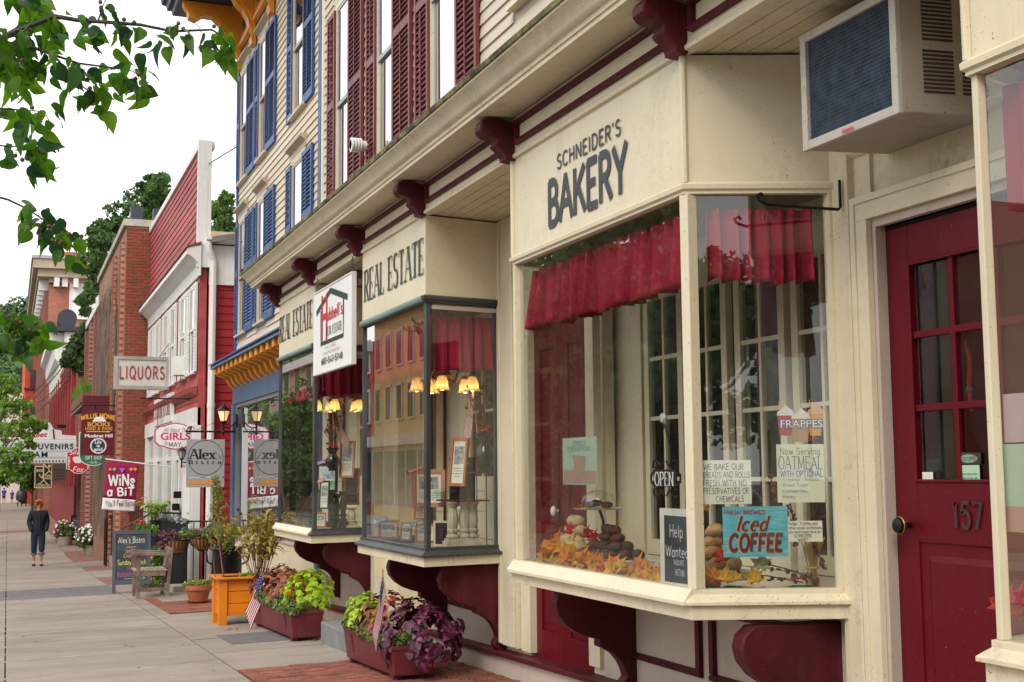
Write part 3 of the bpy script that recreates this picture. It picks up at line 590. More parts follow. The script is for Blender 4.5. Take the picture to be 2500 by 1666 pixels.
# -- bays
def offs(plan, d):
    P = [Vector(p) for p in plan]; out = []
    for i in range(len(P)):
        d1 = (P[i]-P[i-1]).normalized() if i else None; d2 = (P[i+1]-P[i]).normalized() if i < len(P)-1 else None
        n1 = Vector((-d1.y, d1.x)) if d1 else Vector((-d2.y, d2.x)); n2 = Vector((-d2.y, d2.x)) if d2 else n1
        mt = (n1+n2).normalized(); mt /= mt.dot(n1); out.append((P[i].x+mt.x*d, P[i].y+mt.y*d))
    return out
def post(m, p, r, z0, z1, tw=0):
    m.obox((p[0], p[1], (z0+z1)/2), (math.cos(tw), math.sin(tw), 0), (-math.sin(tw), math.cos(tw), 0), (0, 0, 1), r, r, z1-z0); return m
def bay(y0, y1, yw0, yw1, gz0, fz, trim, ledge, ledgef=None, lab=None, panel=CREAM):
    pl = [(XW+.03, yw0), (XF, y0), (XF, y1), (XW+.03, yw1)]; gt = 2.455
    o = MB().sweep(pl, [(-.03, gt+.05), (0, gt+.05), (0, ZS-.001), (-.03, ZS-.001)]).obj('bay_window', panel, A, lab=lab)
    MB().sweep(pl, [(-.03, gt), (.012, gt), (.012, gt+.012), (.024, gt+.02), (.026, gt+.04), (.012, gt+.052), (-.03, gt+.052)]).obj('trim', trim, o, smooth=True)
    MB().sweep(pl, [(-.06, gz0-.06), (.05, gz0-.06), (.05, gz0-.045), (.03, gz0-.03), (.018, gz0-.022), (.012, gz0-.018), (.012, gz0+.004), (-.06, gz0+.004)]).obj('sill', ledge, o, smooth=True, bev=.002)
    MB().sweep(pl, [(-.04, fz), (.028, fz), (.028, gz0-.0605), (-.04, gz0-.0605)]).obj('fascia', CREAMD, o, bev=.003)
    pi = offs(pl, -.035)
    MB().prism([p for p in pi]+[(3.6, yw1), (3.6, yw0)], 'z', fz+.006, gz0-.06).obj('bay_floor', WARM, o)
    MB().prism([p for p in pi]+[(3.6, yw1), (3.6, yw0)], 'z', gt+.055, gt+.075).obj('bay_ceiling', TANIN, o)
    q = offs(pl, -.018); pm = trim if trim is ZINC else CREAM
    for pq, tw in ((q[1], .2), (q[2], -.2)): post(MB(), pq, (.055 if y0 > 4 else .032) if trim is CREAM else .038, gz0+.004, gt, tw).obj('corner_post', pm, o, bev=.004)
    for pq in ((q[0][0]-.03, q[0][1]+.008), (q[3][0]-.03, q[3][1]-.008)): post(MB(), pq, .05, gz0, gt).obj('wall_post', pm, o)
    if trim is CREAM:
        for pnt, sg in ((pl[1], -1), (pl[2], 1)):
            MB().tube([(pnt[0]-.004, pnt[1]+sg*.004, gt+.05), (pnt[0]-.004, pnt[1]+sg*.004, ZS)], .016, 8).obj('corner_bead', CREAM, o, smooth=True)
    for i in range(3):
        a, b = Vector(q[i]), Vector(q[i+1]); d = (b-a).normalized(); n = Vector((-d.y, d.x)); a2, b2 = a+d*.035, b-d*.035; c = (a2+b2)/2
        g = MB(); g.obox((c.x, c.y, (gz0+gt)/2), (d.x, d.y, 0), (0, 0, 1), (n.x, n.y, 0), (b2-a2).length, gt-gz0-.01, .005); g.obj('pane', GLASSW, o)
        if i == 0 and trim is ZINC:
            h = MB(); e = n*.004
            for z, t in ((gt-.03, .03),): h.obox((c.x, c.y, z), (d.x, d.y, 0), (0, 0, 1), (n.x, n.y, 0), (b2-a2).length, t, .03)
            h.obj('pane_stop', WARM, o)
    return o, pl
BK, plBK = bay(4.85, 6.90, 4.61, 7.12, .735, .612, CREAM, CREAMD, lab='widest bay window, with the bakery name painted above the glass')
R2, plR2 = bay(8.625, 10.38, 8.74, 10.45, .712, .585, ZINC, ZINC, lab='middle bay window with metal corner posts, right of the hanging sign')
R1, plR1 = bay(12.2, 13.95, 12.3, 14.02, .705, .572, ZINC, ZINC, lab='farthest bay window with metal corner posts, left of the hanging sign')
B2, plB2 = bay(.9, 3.055, .65, 3.26, .735, .612, CREAM, CREAMD, lab='bay window at the right edge of the picture')
for o, q in ((R2, plR2), (R1, plR1)):
    MB().prism([(XF-.013, 2.458), (XF-.03, 2.464), (XF-.034, 2.482), (XF-.026, 2.503), (XF-.013, 2.508)], 'y', q[1][1]+.02, q[2][1]-.02).obj('front_flashing', PATINA, o)
MB().prism([(XF-.053, .643), (XF-.053, .662), (XF-.013, .712), (XF-.004, .712), (XF-.004, .643)], 'y', 12.22, 13.97).obj('front_ledge', CREAM, R1, bev=.003)
MB().prism([(XF-.06, .672), (XF-.06, .69), (XF-.02, .742), (XF-.012, .742), (XF-.012, .672)], 'y', 4.84, 6.91).obj('front_ledge', CREAM, BK, bev=.003)
# -- bay lettering
front(BK, "SCHNEIDER'S", XF-.002, ((1361, 419), (1517, 322), (1361, 385)), mat=CHAR, t=.15, gap=.2)
front(BK, "BAKERY", XF-.002, ((1340, 546), (1536, 468), (1340, 444)), mat=CHAR, t=.2, gap=.12)
for o, q in ((R2, ((890, 735), (1035, 672), (890, 660))), (R1, ((683, 837), (763, 800), (683, 777)))):
    front(o, "REAL ESTATE", XF-.002, q, mat=BLACKP if o is R1 else ink('faded_black', (.05, .06, .06)), t=.2, thin=.18, serif=True, gap=.18)
# -- ground-floor wall, piers, base
pan = MB(); Z0 = lambda y: .045-.031*(y-6.6)
HOL = [(4.66, 7.07, .58, 2.56), (8.79, 10.40, .56, 2.56), (12.35, 13.97, .56, 2.56), (.7, 3.2, .58, 2.56), (3.30, 4.37, -.5, 2.26), (7.28, 8.30, -.5, 2.3), (10.62, 12.12, -.5, 2.42)]
wall_holes(pan, XW+.06, XW+.12, -2, 14.4, -.6, ZS+.03, HOL).obj('shop_wall', CREAM, A)
bx(XW, XW+.1, 14.03, 14.42, -.7, ZS).obj('pilaster', CREAM, A, bev=.004)
for a, b in ((8.43, 8.74), (4.50, 4.625), (10.46, 10.6), (12.14, 12.29), (3.27, 3.31)):
    m = MB().box(XW-.004, XW+.07, a, b, .01 if a > 7 else -.2, ZS+.01)
    if b-a > .2: m.box(XW-.018, XW-.0045, a, a+.05, .02, ZS); m.box(XW-.018, XW-.0045, b-.05, b, .02, ZS)
    m.obj('pilaster', CREAMD if a in (4.50,) else CREAM, A, bev=.003)
bx(XW+.032, XW+.062, 4.388, 4.50, -.1, ZS).obj('wall_strip', CREAM, A)
for a, b in ((4.63, 7.1), (8.76, 10.44), (12.31, 14.02), (.6, 3.25)):
    m = MB(); m.box(XW+.045, XW+.062, a, b, -.5, .6); m.obj('apron', WARM, A)
    n = int((b-a)/1.1+.5) if b-a > 2 else 1; L_ = (b-a-.3)/n; fr = MB()
    for k in range(n):
        ya, yb = a+.15+k*L_+.05, a+.15+(k+1)*L_-.05
        for z in (.17, .50): fr.prism([(XW+.046, z), (XW+.02, z+.006), (XW+.014, z+.02), (XW+.02, z+.034), (XW+.046, z+.04)], 'y', ya, yb)
        for y in (ya, yb-.04): fr.prism([(y, .21), (y+.04, .21), (y+.04, .5), (y, .5)], 'x', XW+.018, XW+.046)
    fr.obj('panel_moulding', MAROON, A)
def sloped(m, x0, x1, y0, y1, za, zb, h): m.hex([(x0, y0, za-h), (x1, y0, za-h), (x1, y1, zb-h), (x0, y1, zb-h)], [(x0, y0, za), (x1, y0, za), (x1, y1, zb), (x0, y1, zb)])
m = MB(); sloped(m, XW-.055, XW+.16, 4.66, 10.5, .075, -.08, .035); sloped(m, XW-.055, XW+.1, 12.2, 14.05, -.14, -.2, .035); m.obj('base_ledge', MAROON, A, bev=.006)
m = MB(); sloped(m, XW-.02, XW+.1, 4.66, 10.5, .039, -.117, .5); sloped(m, XW-.02, XW+.1, 12.2, 14.4, -.177, -.25, .4); m.obj('base_course', WARM, A)
kp = [(0, .6), (.44, .6), (.49, .56), (.505, .51), (.49, .45), (.44, .39), (.37, .345), (.29, .315), (.235, .305), (.235, .262), (.19, .245), (.14, .215), (.10, .17), (.075, .12), (.065, .08), (.085, .065), (.095, .035), (.085, .01), (.06, -.005), (.07, -.03), (.06, -.05), (0, -.06)]
km = MB(); km.prism([(XW+.05-d, z-.012) for d, z in kp], 'y', -.045, .045); km = km.mesh('bay_bracket', MAROON, True, 30)
for y, dz in ((4.76, .0), (6.72, 0), (8.80, -.02), (10.12, -.02), (12.4, -.03), (13.75, -.03), (3.0, 0), (1.0, 0)):
    o = link('bay_bracket', km, A, loc=(0, y, dz)); b = o.modifiers.new('bevel', 'BEVEL'); b.width = .006; b.segments = 2; b.limit_method = 'ANGLE'
# -- shop interiors: a hollow building so daylight fades into it
I = MB()
for y0, y1 in ((.2, 8.35), (8.36, 14.3)):
    I.box(6.5, 6.55, y0, y1, -.1, 3.0); I.box(XW+.13, 6.55, y0, y1, 2.95, 3.0); I.box(XW+.13, 6.55, y0, y1, -.12, -.05)
    I.box(XW+.13, 6.55, y0-.0, y0+.03, -.05, 2.95); I.box(XW+.13, 6.55, y1-.03, y1, -.05, 2.95)
I.obj('interior_wall', TANIN, A)
def french(y0, y1, X, z0, z1, cols, rows, mat, parent, rz=0, name='french_window', gl=None, low=.0):
    m = MB(); st = .055; W_ = y1-y0
    def B(a0, a1, b0, b1, t=.02): m.box(X-t, X+t, a0, a1, b0, b1)
    B(y0, y0+st, z0, z1); B(y1-st, y1, z0, z1); B(y0+st, y1-st, z1-st, z1, .0195); B(y0+st, y1-st, z0, z0+st*1.6+low, .0195)
    yy0, yy1, zz0, zz1 = y0+st, y1-st, z0+st*1.6+low, z1-st
    for i in range(1, cols): y = yy0+(yy1-yy0)*i/cols; B(y-.011, y+.011, zz0, zz1, .014)
    for j in range(1, rows): z = zz0+(zz1-zz0)*j/rows; B(yy0, yy1, z-.011, z+.011, .0135)
    o = m.obj(name, mat, parent)
    for i in range(cols):
        for j in range(rows):
            a, b = yy0+(yy1-yy0)*i/cols, yy0+(yy1-yy0)*(i+1)/cols; c, d = zz0+(zz1-zz0)*j/rows, zz0+(zz1-zz0)*(j+1)/rows
            bx(X-.002, X+.002, a+.002, b-.002, c+.002, d-.002).obj('pane', gl or GLASSD, o)
    return o
for a, b in ((4.72, 5.2), (5.26, 5.72), (5.8, 6.24), (6.28, 6.74)): french(a, b, 3.52, .76, 2.3, 2, 4, CREAM, A)
m = MB(); m.box(3.5, 3.56, 4.5, 7.15, 2.3, 2.55); m.box(3.49, 3.56, 6.76, 7.13, .74, 2.3); m.box(3.5, 3.55, 4.5, 4.7, .72, 2.3); m.box(3.5, 3.55, 4.5, 7.15, -.05, .755); m.obj('display_back', CREAM, A)
for y0, y1 in ((8.76, 10.45), (12.3, 14.0)):
    m = MB(); m.box(3.5, 3.55, y0, y0+.5, .7, 2.5); m.box(3.5, 3.55, y0+1.15, y1, .7, 2.5); m.box(3.5, 3.55, y0, y1, -.05, .715); m.box(3.501, 3.551, y0, y1, 2.3, 2.52); m.obj('display_back', CREAM, A)
    french(y0+.5, y0+1.15, 3.53, .72, 2.3, 2, 2, CREAM, A, low=.4)
for y0, y1 in ((.7, 3.2),): bx(3.5, 3.55, y0, y1, -.05, 2.5).obj('display_back', CREAM, A)
# -- doors
def panel_door(y0, y1, X, z0, z1, mat, cols, rows, gz0, name, gl=None, panes=True, pans=1, lab=None, pz1=None, stile=.13, top=.16):
    m = MB(); T = .022
    m.box(X-T, X+T, y0, y0+stile, z0, z1); m.box(X-T, X+T, y1-stile, y1, z0, z1); a, b = y0+stile, y1-stile
    m.box(X-T+.0005, X+T, a, b, z1-top, z1); m.box(X-T+.0005, X+T, a, b, z0, z0+.2); lr = .24 if panes else .1
    m.box(X-T+.0005, X+T, a, b, gz0-lr, gz0)
    if panes:
        for i in range(1, cols): y = a+(b-a)*i/cols; m.box(X-T+.004, X+T-.004, y-.014, y+.014, gz0, z1-top)
        for j in range(1, rows): z = gz0+(z1-top-gz0)*j/rows; m.box(X-T+.0045, X+T-.0045, a, b, z-.014, z+.014)
        for y in (a, b-.012): m.box(X-T-.007, X-T, y, y+.012, gz0, z1-top)
        for z in (gz0, z1-top-.012): m.box(X-T-.0072, X-T, a+.012, b-.012, z, z+.012)
    o = m.obj(name, mat, A, bev=.003, lab=lab)
    n = pans; p = MB()
    def raised(c, d, e, f): p.box(X-.008, X+.012, c, d, e, f); p.hex([(X-.0085, c+.05, e+.05), (X-.0085, d-.05, e+.05), (X-.0085, d-.05, f-.05), (X-.0085, c+.05, f-.05)], [(X-.02, c+.075, e+.075), (X-.02, d-.075, e+.075), (X-.02, d-.075, f-.075), (X-.02, c+.075, f-.075)])
    for k in range(n): c, d = a+(b-a)*k/n, a+(b-a)*(k+1)/n; raised(c+(.03 if k else 0), d-(.03 if k < n-1 else 0), z0+.2, gz0-lr); p.box(X-T+.001, X+T, d-.031, d+.031, z0+.2, gz0-lr) if k < n-1 else None
    if not panes:
        raised(a, b, gz0, z1-top)
    p.obj('panel', mat, o, bev=.002)
    if panes:
        for i in range(cols):
            for j in range(rows):
                c, d = a+(b-a)*i/cols, a+(b-a)*(i+1)/cols; e, f = gz0+(z1-top-gz0)*j/rows, gz0+(z1-top-gz0)*(j+1)/rows
                bx(X-.003, X+.003, c+.014, d-.014, e+.014, f-.014).obj('pane', gl or GLASSD, o)
    return o
XD = 3.44
D157 = panel_door(3.36, 4.354, XD, .08, 2.245, REDDOOR, 3, 3, 1.19, 'door', lab='dark red door with nine panes and the house number')
kn = w(2205, 1283, X=XD-.06); m = MB(); m.lathe([(.0, -.03), (.018, -.03), (.03, -.022), (.033, -.008), (.03, .004), (.02, .012), (.012, .02), (.011, .05), (.03, .056), (.038, .062), (.038, .07)], (kn.x-.01, kn.y, kn.z), 18, ax='x'); m.obj('door_knob', BLACKM, D157, smooth=True)
BRASS = paint('brass', (.55, .36, .1), .3, .1, metal=1, bump=0)
m = MB(); m.lathe([(.034, -.012), (.0362, -.01), (.0362, -.002), (.034, .0)], (kn.x-.01, kn.y, kn.z), 18, ax='x', cap=False); m.obj('knob_ring', BRASS, D157, smooth=True)
NUMM = paint('bronze_number', (.09, .07, .06), .4, .3, metal=.6)
front(D157, '157', XD-.030, ((2327, 1286), (2401, 1293), (2327, 1226)), mat=NUMM, t=.19, gap=.2, lift=0)
n7 = D157.children[-1]; sm = n7.modifiers.new('solid', 'SOLIDIFY'); sm.thickness = .012; sm.offset = 0
BLK = paint('door_gap_black', (.01, .008, .008), .9, .1)
m = MB(); m.box(XD-.02, XD+.03, 4.3545, 4.36, -.1, 2.258); m.box(XD-.02, XD+.03, 3.3, 4.354, 2.247, 2.258); m.obj('door_gap', BLK, A)
m = MB(); m.box(XW+.03, XD+.03, 4.362, 4.385, -.1, 2.295); m.box(XW+.03, XD+.03, 3.28, 4.3615, 2.26, 2.295); m.obj('door_jamb', WARM, A)
m = MB(); cw = .105
MB().sweep([(XW+.03, 4.386), (XW+.03, 4.386+cw)], [(0, -.1), (.028, -.1), (.028, 2.295+cw), (0, 2.295+cw)])
m.box(XW+.004, XW+.03, 4.386, 4.386+cw, -.1, 2.296); m.box(XW-.006, XW+.004, 4.386+cw-.03, 4.386+cw, -.1, 2.295+cw-.03); m.box(XW+.004, XW+.03, 3.2, 4.386+cw, 2.296, 2.295+cw); m.box(XW-.006, XW+.004, 3.2, 4.386+cw, 2.295+cw-.03, 2.295+cw); m.box(XW-.0, XW+.004, 4.386, 4.386+.014, -.1, 2.296); m.obj('door_casing', CREAM, A, bev=.004)
bx(XW-.02, XD+.1, 3.2, 4.5, -.3, .075).obj('doorstep', STONE, A, bev=.006)
# transom wall over the door with the air conditioner's shelf
m = MB(); m.box(XW+.05, XW+.1, 3.2, 4.5, 2.4, ZS+.02); m.obj('transom_panel', CREAMD, A)
MB().prism([(XW+.05, 2.58), (XW+.02, 2.585), (XW+.0, 2.6), (XW+.0, 2.615), (XW+.05, 2.62)], 'y', 3.2, 4.5).obj('transom_moulding', CREAMD, A)
# panelled double doors left of the bakery bay
m = MB(); m.box(XW+.03, XD+.06, 8.26, 8.42, .0, 2.38); m.box(XW+.03, XD+.06, 7.14, 7.30, .05, 2.38); m.box(XW+.031, XD+.06, 7.3, 8.26, 2.25, 2.38); m.obj('door_casing', CREAM, A, bev=.004)
for a, b in ((7.31, 7.778), (7.785, 8.25)):
    dd = panel_door(a, b, XD, -.03, 2.24, REDDOOR, 1, 1, 1.0, 'door_leaf', panes=False, stile=.1)
    if a > 7.5: m = MB().ball((XD-.06, a+.06, .98), .03, 12, 8, (.7, .8, 1.15)); m.tube([(XD-.05, a+.06, .98), (XD-.02, a+.06, .98)], .01, 8); m.obj('door_knob', WHITEC, dd, smooth=True); bx(XD-.026, XD-.022, a+.035, a+.085, .88, 1.06).obj('lock_plate', BLACKM, dd)
# real-estate entry
panel_door(10.72, 11.62, XD+.25, -.12, 2.1, CREAM, 2, 2, .9, 'door'); m = MB(); m.box(XW+.08, XD+.3, 10.6, 10.70, -.2, 2.42); m.box(XW+.08, XD+.3, 11.64, 12.12, -.2, 2.42); m.box(XD+.28, XD+.31, 10.6, 12.12, 2.1, 2.42); m.obj('entry_reveal', CREAM, A)
m = MB()
for k in range(16): m.prism([(XW+.02, 2.05+.028*k), (XW+.03, 2.045+.028*k), (XW+.05, 2.07+.028*k), (XW+.04, 2.075+.028*k)], 'y', 11.2, 12.1)
m.obj('entry_louvre', CHAR, A, kind='stuff')
zt = w(776, 1517, Y=11.78).z; bx(2.72, 3.40, 10.62, 11.76, -.42, zt).thing('stone_step', STONE, 'grey bluestone step between the two maroon planters', 'step', bev=.01)
# ================================================================ tan clapboard building with blue shutters
NAVY = paint('navy_paint', (.035, .045, .085), .5, .2)
B = thing('bistro_building', 'tan clapboard building with blue shutters and orange eave brackets', 'building', (3.4, 17.4, 0))
COLS = [(19.60, 20.22, 20.24, 20.50, 18.92), (18.02, 18.56, 18.58, 18.88, 17.29), (15.46, 16.12, 16.14, 16.46, 14.90)]
hb = []; ROWS = [(5.87, 7.62, 1), (3.43, 5.2, 1)]
for a, b, *_ in COLS:
    for z0, z1, _h in ROWS: hb.append((a-.0, b+.0, z0, z1))
wall_holes(MB(), XW, XW+.12, 14.47, 20.42, 2.7, 9.0, hb).obj('upper_wall', CLAPB, B)
clapboards(B, XW, 14.62, 20.40, 3.1, 8.05, .1, CLAPB, [(h[0]-.09, h[1]+.09, h[2]-.06, h[3]+.27) for h in hb])
bx(XW-.035, XW+.02, 14.465, 14.62, 3.0, 8.9).obj('corner_board', BLUE, B)
bx(XW-.04, XW+.12, 20.40, 20.50, -.8, 8.9).obj('corner_board', BLUE, B); bx(XW+.12, 9, 14.5, 20.45, 2.4, 8.9).obj('building_core', CLAPB, B)
TANH = paint('tan_hood', (.45, .36, .26), .5, .1)
for a, b, l1, l2, r0 in COLS:
    for z0, z1, _ in ROWS:
        sash(B, XW, a, b, z0, z1, CLAPB, TANH, cas=.09, hood=TANH, blind=.92, blindmat=BLIND)
        if l2 < 20.6: shutter(B, XW-.05, l1, l2, z0-.04, z1+.02, BLUE, .55)
        shutter(B, XW-.05, r0, a, z0-.04, z1+.02, BLUE, .55)
# eave
XE = 2.32
bx(XW-.03, XW+.1, 14.5, 20.45, 8.05, 8.75).obj('frieze', NAVY, B)
m = MB()
for z in (8.05, 8.60): m.prism([(XW-.03, z), (XW-.09, z+.02), (XW-.1, z+.06), (XW-.05, z+.1), (XW-.03, z+.1)], 'y', 14.5, 20.47)
m.obj('frieze_moulding', ORANGE, B)
bx(XE, XW+.1, 14.4, 20.95, 8.76, 8.84).obj('eave_soffit', NAVY, B)
MB().sweep([(XE, 14.4), (XE, 20.95), (4.5, 20.95)], [(0, 8.76), (.02, 8.76), (.04, 8.84), (.1, 8.86), (.12, 8.94), (.18, 8.98), (.2, 9.06), (0, 9.06)]).obj('eave_fascia', NAVY, B)
bp = [(0, 7.72), (.06, 7.74), (.08, 7.84), (.05, 7.93), (.1, 8.0), (.13, 8.12), (.2, 8.25), (.3, 8.33), (.36, 8.45), (.47, 8.55), (.6, 8.56), (.68, 8.50), (.74, 8.46), (.84, 8.5), (.86, 8.6), (.92, 8.68), (.94, 8.755), (0, 8.755)]
bm_ = MB(); bm_.prism([(XW-.03-d, z) for d, z in bp], 'y', -.1, .1); bm_.prism([(XW-.03-d, z+.015) for d, z in [(.02, 7.95), (.12, 8.2), (.3, 8.42), (.5, 8.62), (.85, 8.66), (.86, 8.73), (.02, 8.73)]], 'y', -.13, .13); bm_ = bm_.mesh('eave_bracket', ORANGE)
for y in (20.28, 18.98, 17.55, 16.0, 14.8): link('eave_bracket', bm_, B, loc=(0, y, 0))
for a, b in ((19.15, 20.12), (17.72, 18.82), (16.17, 17.4)):
    m = MB()
    for z in (8.2, 8.54): m.box(XW-.06, XW-.03, a, b, z, z+.05)
    for y in (a, b-.05): m.box(XW-.06, XW-.03, y, y+.05, 8.25, 8.54)
    m.obj('frieze_panel', ORANGE, B)
# shopfront of the bistro
MB().prism([(XW, 3.14), (2.97, 2.96), (2.96, 2.90), (XW, 2.90)], 'y', 14.2, 20.72).obj('shop_cornice', BLUEG, B)
MB().prism([(XW, 3.165), (2.94, 2.975), (2.94, 2.95), (XW, 3.141)], 'y', 14.2, 20.75).obj('shop_roof', BLUE, B)
db = MB(); db.prism([(XW-.05, 2.58), (XW-.12, 2.64), (XW-.16, 2.74), (XW-.30, 2.78), (XW-.33, 2.895), (XW-.05, 2.895)], 'y', -.065, .065); db.prism([(XW-.05, 2.80), (XW-.345, 2.80), (XW-.345, 2.897), (XW-.05, 2.897)], 'y', -.085, .085); db = db.mesh('corbel', ORANGE)
for k in range(16): link('corbel', db, B, loc=(0, 20.45-.4*k, 0))
m = MB(); m.box(XW-.05, XW+.05, 14.45, 20.5, 2.33, 2.9); m.box(XW-.07, XW+.05, 20.28, 20.5, -.8, 2.33); m.box(XW-.05, XW+.05, 14.45, 14.6, -.6, 2.33); m.obj('shop_fascia', BLUEG, B)
bx(XW-.02, XW+.1, 14.6, 20.28, -.8, .35).obj('bulkhead', CREAM, B); bx(XW-.04, XW-.02, 14.6, 20.28, .35, .39).obj('bulkhead_sill', WARM, B)
m = MB(); m.box(XW-.03, XW+.03, 15.66, 15.72, .4, 2.33); m.box(XW-.03, XW+.03, 20.20, 20.28, .4, 2.33); m.box(XW-.03, XW+.03, 15.72, 20.2, 2.27, 2.33); m.obj('window_frame', paint('grey_frame', (.2, .2, .19), .5, .2), B)
GLASSM = glass('bistro_glass', (.7, .72, .66), 3.4, .12, base=.05)
bx(XW, XW+.006, 15.72, 20.2, .39, 2.27).obj('pane', GLASSM, B); bx(XW, XW+.006, 14.6, 15.66, .39, 2.33).obj('pane', GLASSM, B)
m = MB(); m.box(5.5, 5.6, 14.5, 20.4, -.5, 2.9); m.box(XW+.1, 5.6, 14.5, 14.55, -.5, 2.9); m.box(XW+.1, 5.6, 20.35, 20.4, -.5, 2.9); m.box(XW+.1, 5.6, 14.5, 20.4, -.55, -.5); m.box(XW+.1, 5.6, 14.5, 20.4, 2.4, 2.45); m.obj('interior_wall', paint('bistro_interior', (.3, .28, .2), .8, .2), B)
# ================================================================ red clapboard building
C = thing('red_building', 'faded red clapboard building with white trim, bowed eave and tall false front', 'building', (3.0, 26, 0)); XC = 2.95
CW = [(22.36, 23.0), (23.6, 24.24), (25.2, 25.84), (26.45, 27.09), (28.0, 28.64), (29.3, 29.94)]
hc = [(a, b, 3.0, 4.5) for a, b in CW]
wall_holes(MB(), XC, XC+.12, 22, 30.44, -.9, 5.2, hc+[(22.5, 23.2, -.9, 2.0), (24.0, 26.4, .0, 2.1), (26.8, 30, .0, 2.1)]).obj('front_wall', REDCLAP, C)
bx(XC, XC+.15, 22.0, 30.44, 5.2, 6.85).obj('false_front', REDCLAP, C)
clapboards(C, XC, 22.02, 30.4, 5.16, 6.84, .13, REDCLAP); clapboards(C, XC, 22.02, 30.4, 2.35, 4.62, .125, REDCLAP, [(a-.34, b+.34, 2.9, 4.66) for a, b in CW])
bx(XC-.05, XC+.22, 21.98, 30.44, 6.85, 6.97).obj('coping', WHITE, C); bx(XC-.07, XC+.16, 21.9, 21.995, 4.75, 6.96).obj('corner_board', WHITE, C)
m = MB(); P = [(XC-.24, 4.96), (XC-.23, 5.06), (XC-.16, 5.09), (XC-.002, 5.12), (XC-.002, 4.60), (XC-.03, 4.60), (XC-.04, 4.80), (XC-.1, 4.86), (XC-.16, 4.92)]
m.prism(P, 'y', 21.86, 30.44); m.obj('eave', WHITE, C)
MB().prism([(XC-.26, 5.065), (XC-.25, 5.09), (XC-.002, 5.18), (XC-.002, 5.13), (XC-.16, 5.095)], 'y', 21.84, 30.442).obj('eave_roof', paint('red_roof_edge', (.25, .05, .05), .8, .3), C)
for a, b in CW:
    sash(C, XC, a, b, 3.0, 4.5, WHITE, WHITE, cas=.05, blind=.0)
    shutter(C, XC-.048, a-.27, a-.0, 2.98, 4.52, WHITE, .5, .06); shutter(C, XC-.048, b+.0, b+.27, 2.98, 4.52, WHITE, .5, .06)
m = MB(); m.box(XC-.22, XC+.1, 23.5, 23.92, 3.02, 3.36); m.obj('window_air_conditioner', WHITE, C)
MB().prism([(XC-.12, 2.62), (XC-.02, 2.56), (XC-.02, 2.72), (XC-.14, 2.70)], 'y', 22, 30.4).obj('belt_moulding', REDCLAP, C)
m = MB(); m.box(XC-.06, XC+.05, 22.0, 30.4, 2.06, 2.36); m.obj('shop_beam', WHITE, C)
for y in (22.06, 23.25, 23.85, 24.9, 26.45, 28.2, 30.05): bx(XC-.07, XC+.06, y-.09, y+.09, -.9, 2.06).obj('shop_pilaster', WHITE, C)
for a, b in ((23.95, 24.8), (25.0, 26.35), (26.55, 28.1), (28.3, 29.95)):
    bx(XC-.02, XC+.04, a, b, -.9, .15).obj('stall_riser', WHITE, C); bx(XC-.02, XC+.04, a, b, 1.5, 1.58).obj('transom_bar', WHITE, C); bx(XC+.02, XC+.024, a, b, .15, 1.5).obj('pane', GLASSU, C); bx(XC+.02, XC+.024, a, b, 1.58, 2.06).obj('pane', GLASSU, C)
m = MB(); m.box(XC+.02, XC+.06, 22.16, 23.15, -.75, 1.55); m.obj('shop_door', WHITE, C); bx(XC+.012, XC+.02, 22.35, 22.95, .3, 1.4).obj('door_pane', GLASSU, C); bx(XC+.03, XC+.034, 22.16, 23.15, 1.6, 2.06).obj('transom_pane', GLASSU, C)
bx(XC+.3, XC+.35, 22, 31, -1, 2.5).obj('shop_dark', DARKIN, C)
# side wall of the red building and its downspout
bx(3.1, 9, 22.0, 22.1, -.8, 5.3).obj('side_wall', REDSIDE, C)
z = -.75
while z < 4.45: MB().prism([(22.0-.02, z), (22.0, z), (22.0, z+.135), (22-.003, z+.135)], 'x', 3.12, 5.2).obj('clapboard', REDSIDE, C); z += .135
bx(3.1, 5.2, 21.93, 21.999, 4.46, 5.14).obj('side_frieze', WHITE, C); MB().prism([(21.9, 5.16), (21.9, 5.24), (21.72, 5.26), (21.72, 5.2)], 'x', 3.02, 5.5).obj('gutter', WHITE, C)
m = MB(); m.tube([(3.06, 21.8, 5.18), (3.07, 21.8, 5.05), (3.13, 21.84, 4.93), (3.15, 21.86, 4.85)], .055, 8); m.tube([(3.15, 21.86, 4.86), (3.15, 21.86, -.7)], .06, 8); m.tube([(3.15, 21.86, 2.35), (3.15, 21.86, 2.43)], .067, 8); m.obj('downspout', WHITE, C, smooth=True)
MB().prism([(3.1, 5.25), (9, 6.4), (9, 6.3), (3.1, 5.15)], 'y', 21.7, 31).obj('roof', paint('grey_roof', (.2, .19, .18), .9, .3), C)
m = MB(); m.tube([(3.06, 21.9, 6.55), (3.4, 20.5, 6.6)], .012, 4); m.obj('tie_wire', paint('green_wire', (.1, .3, .22), .5), C)
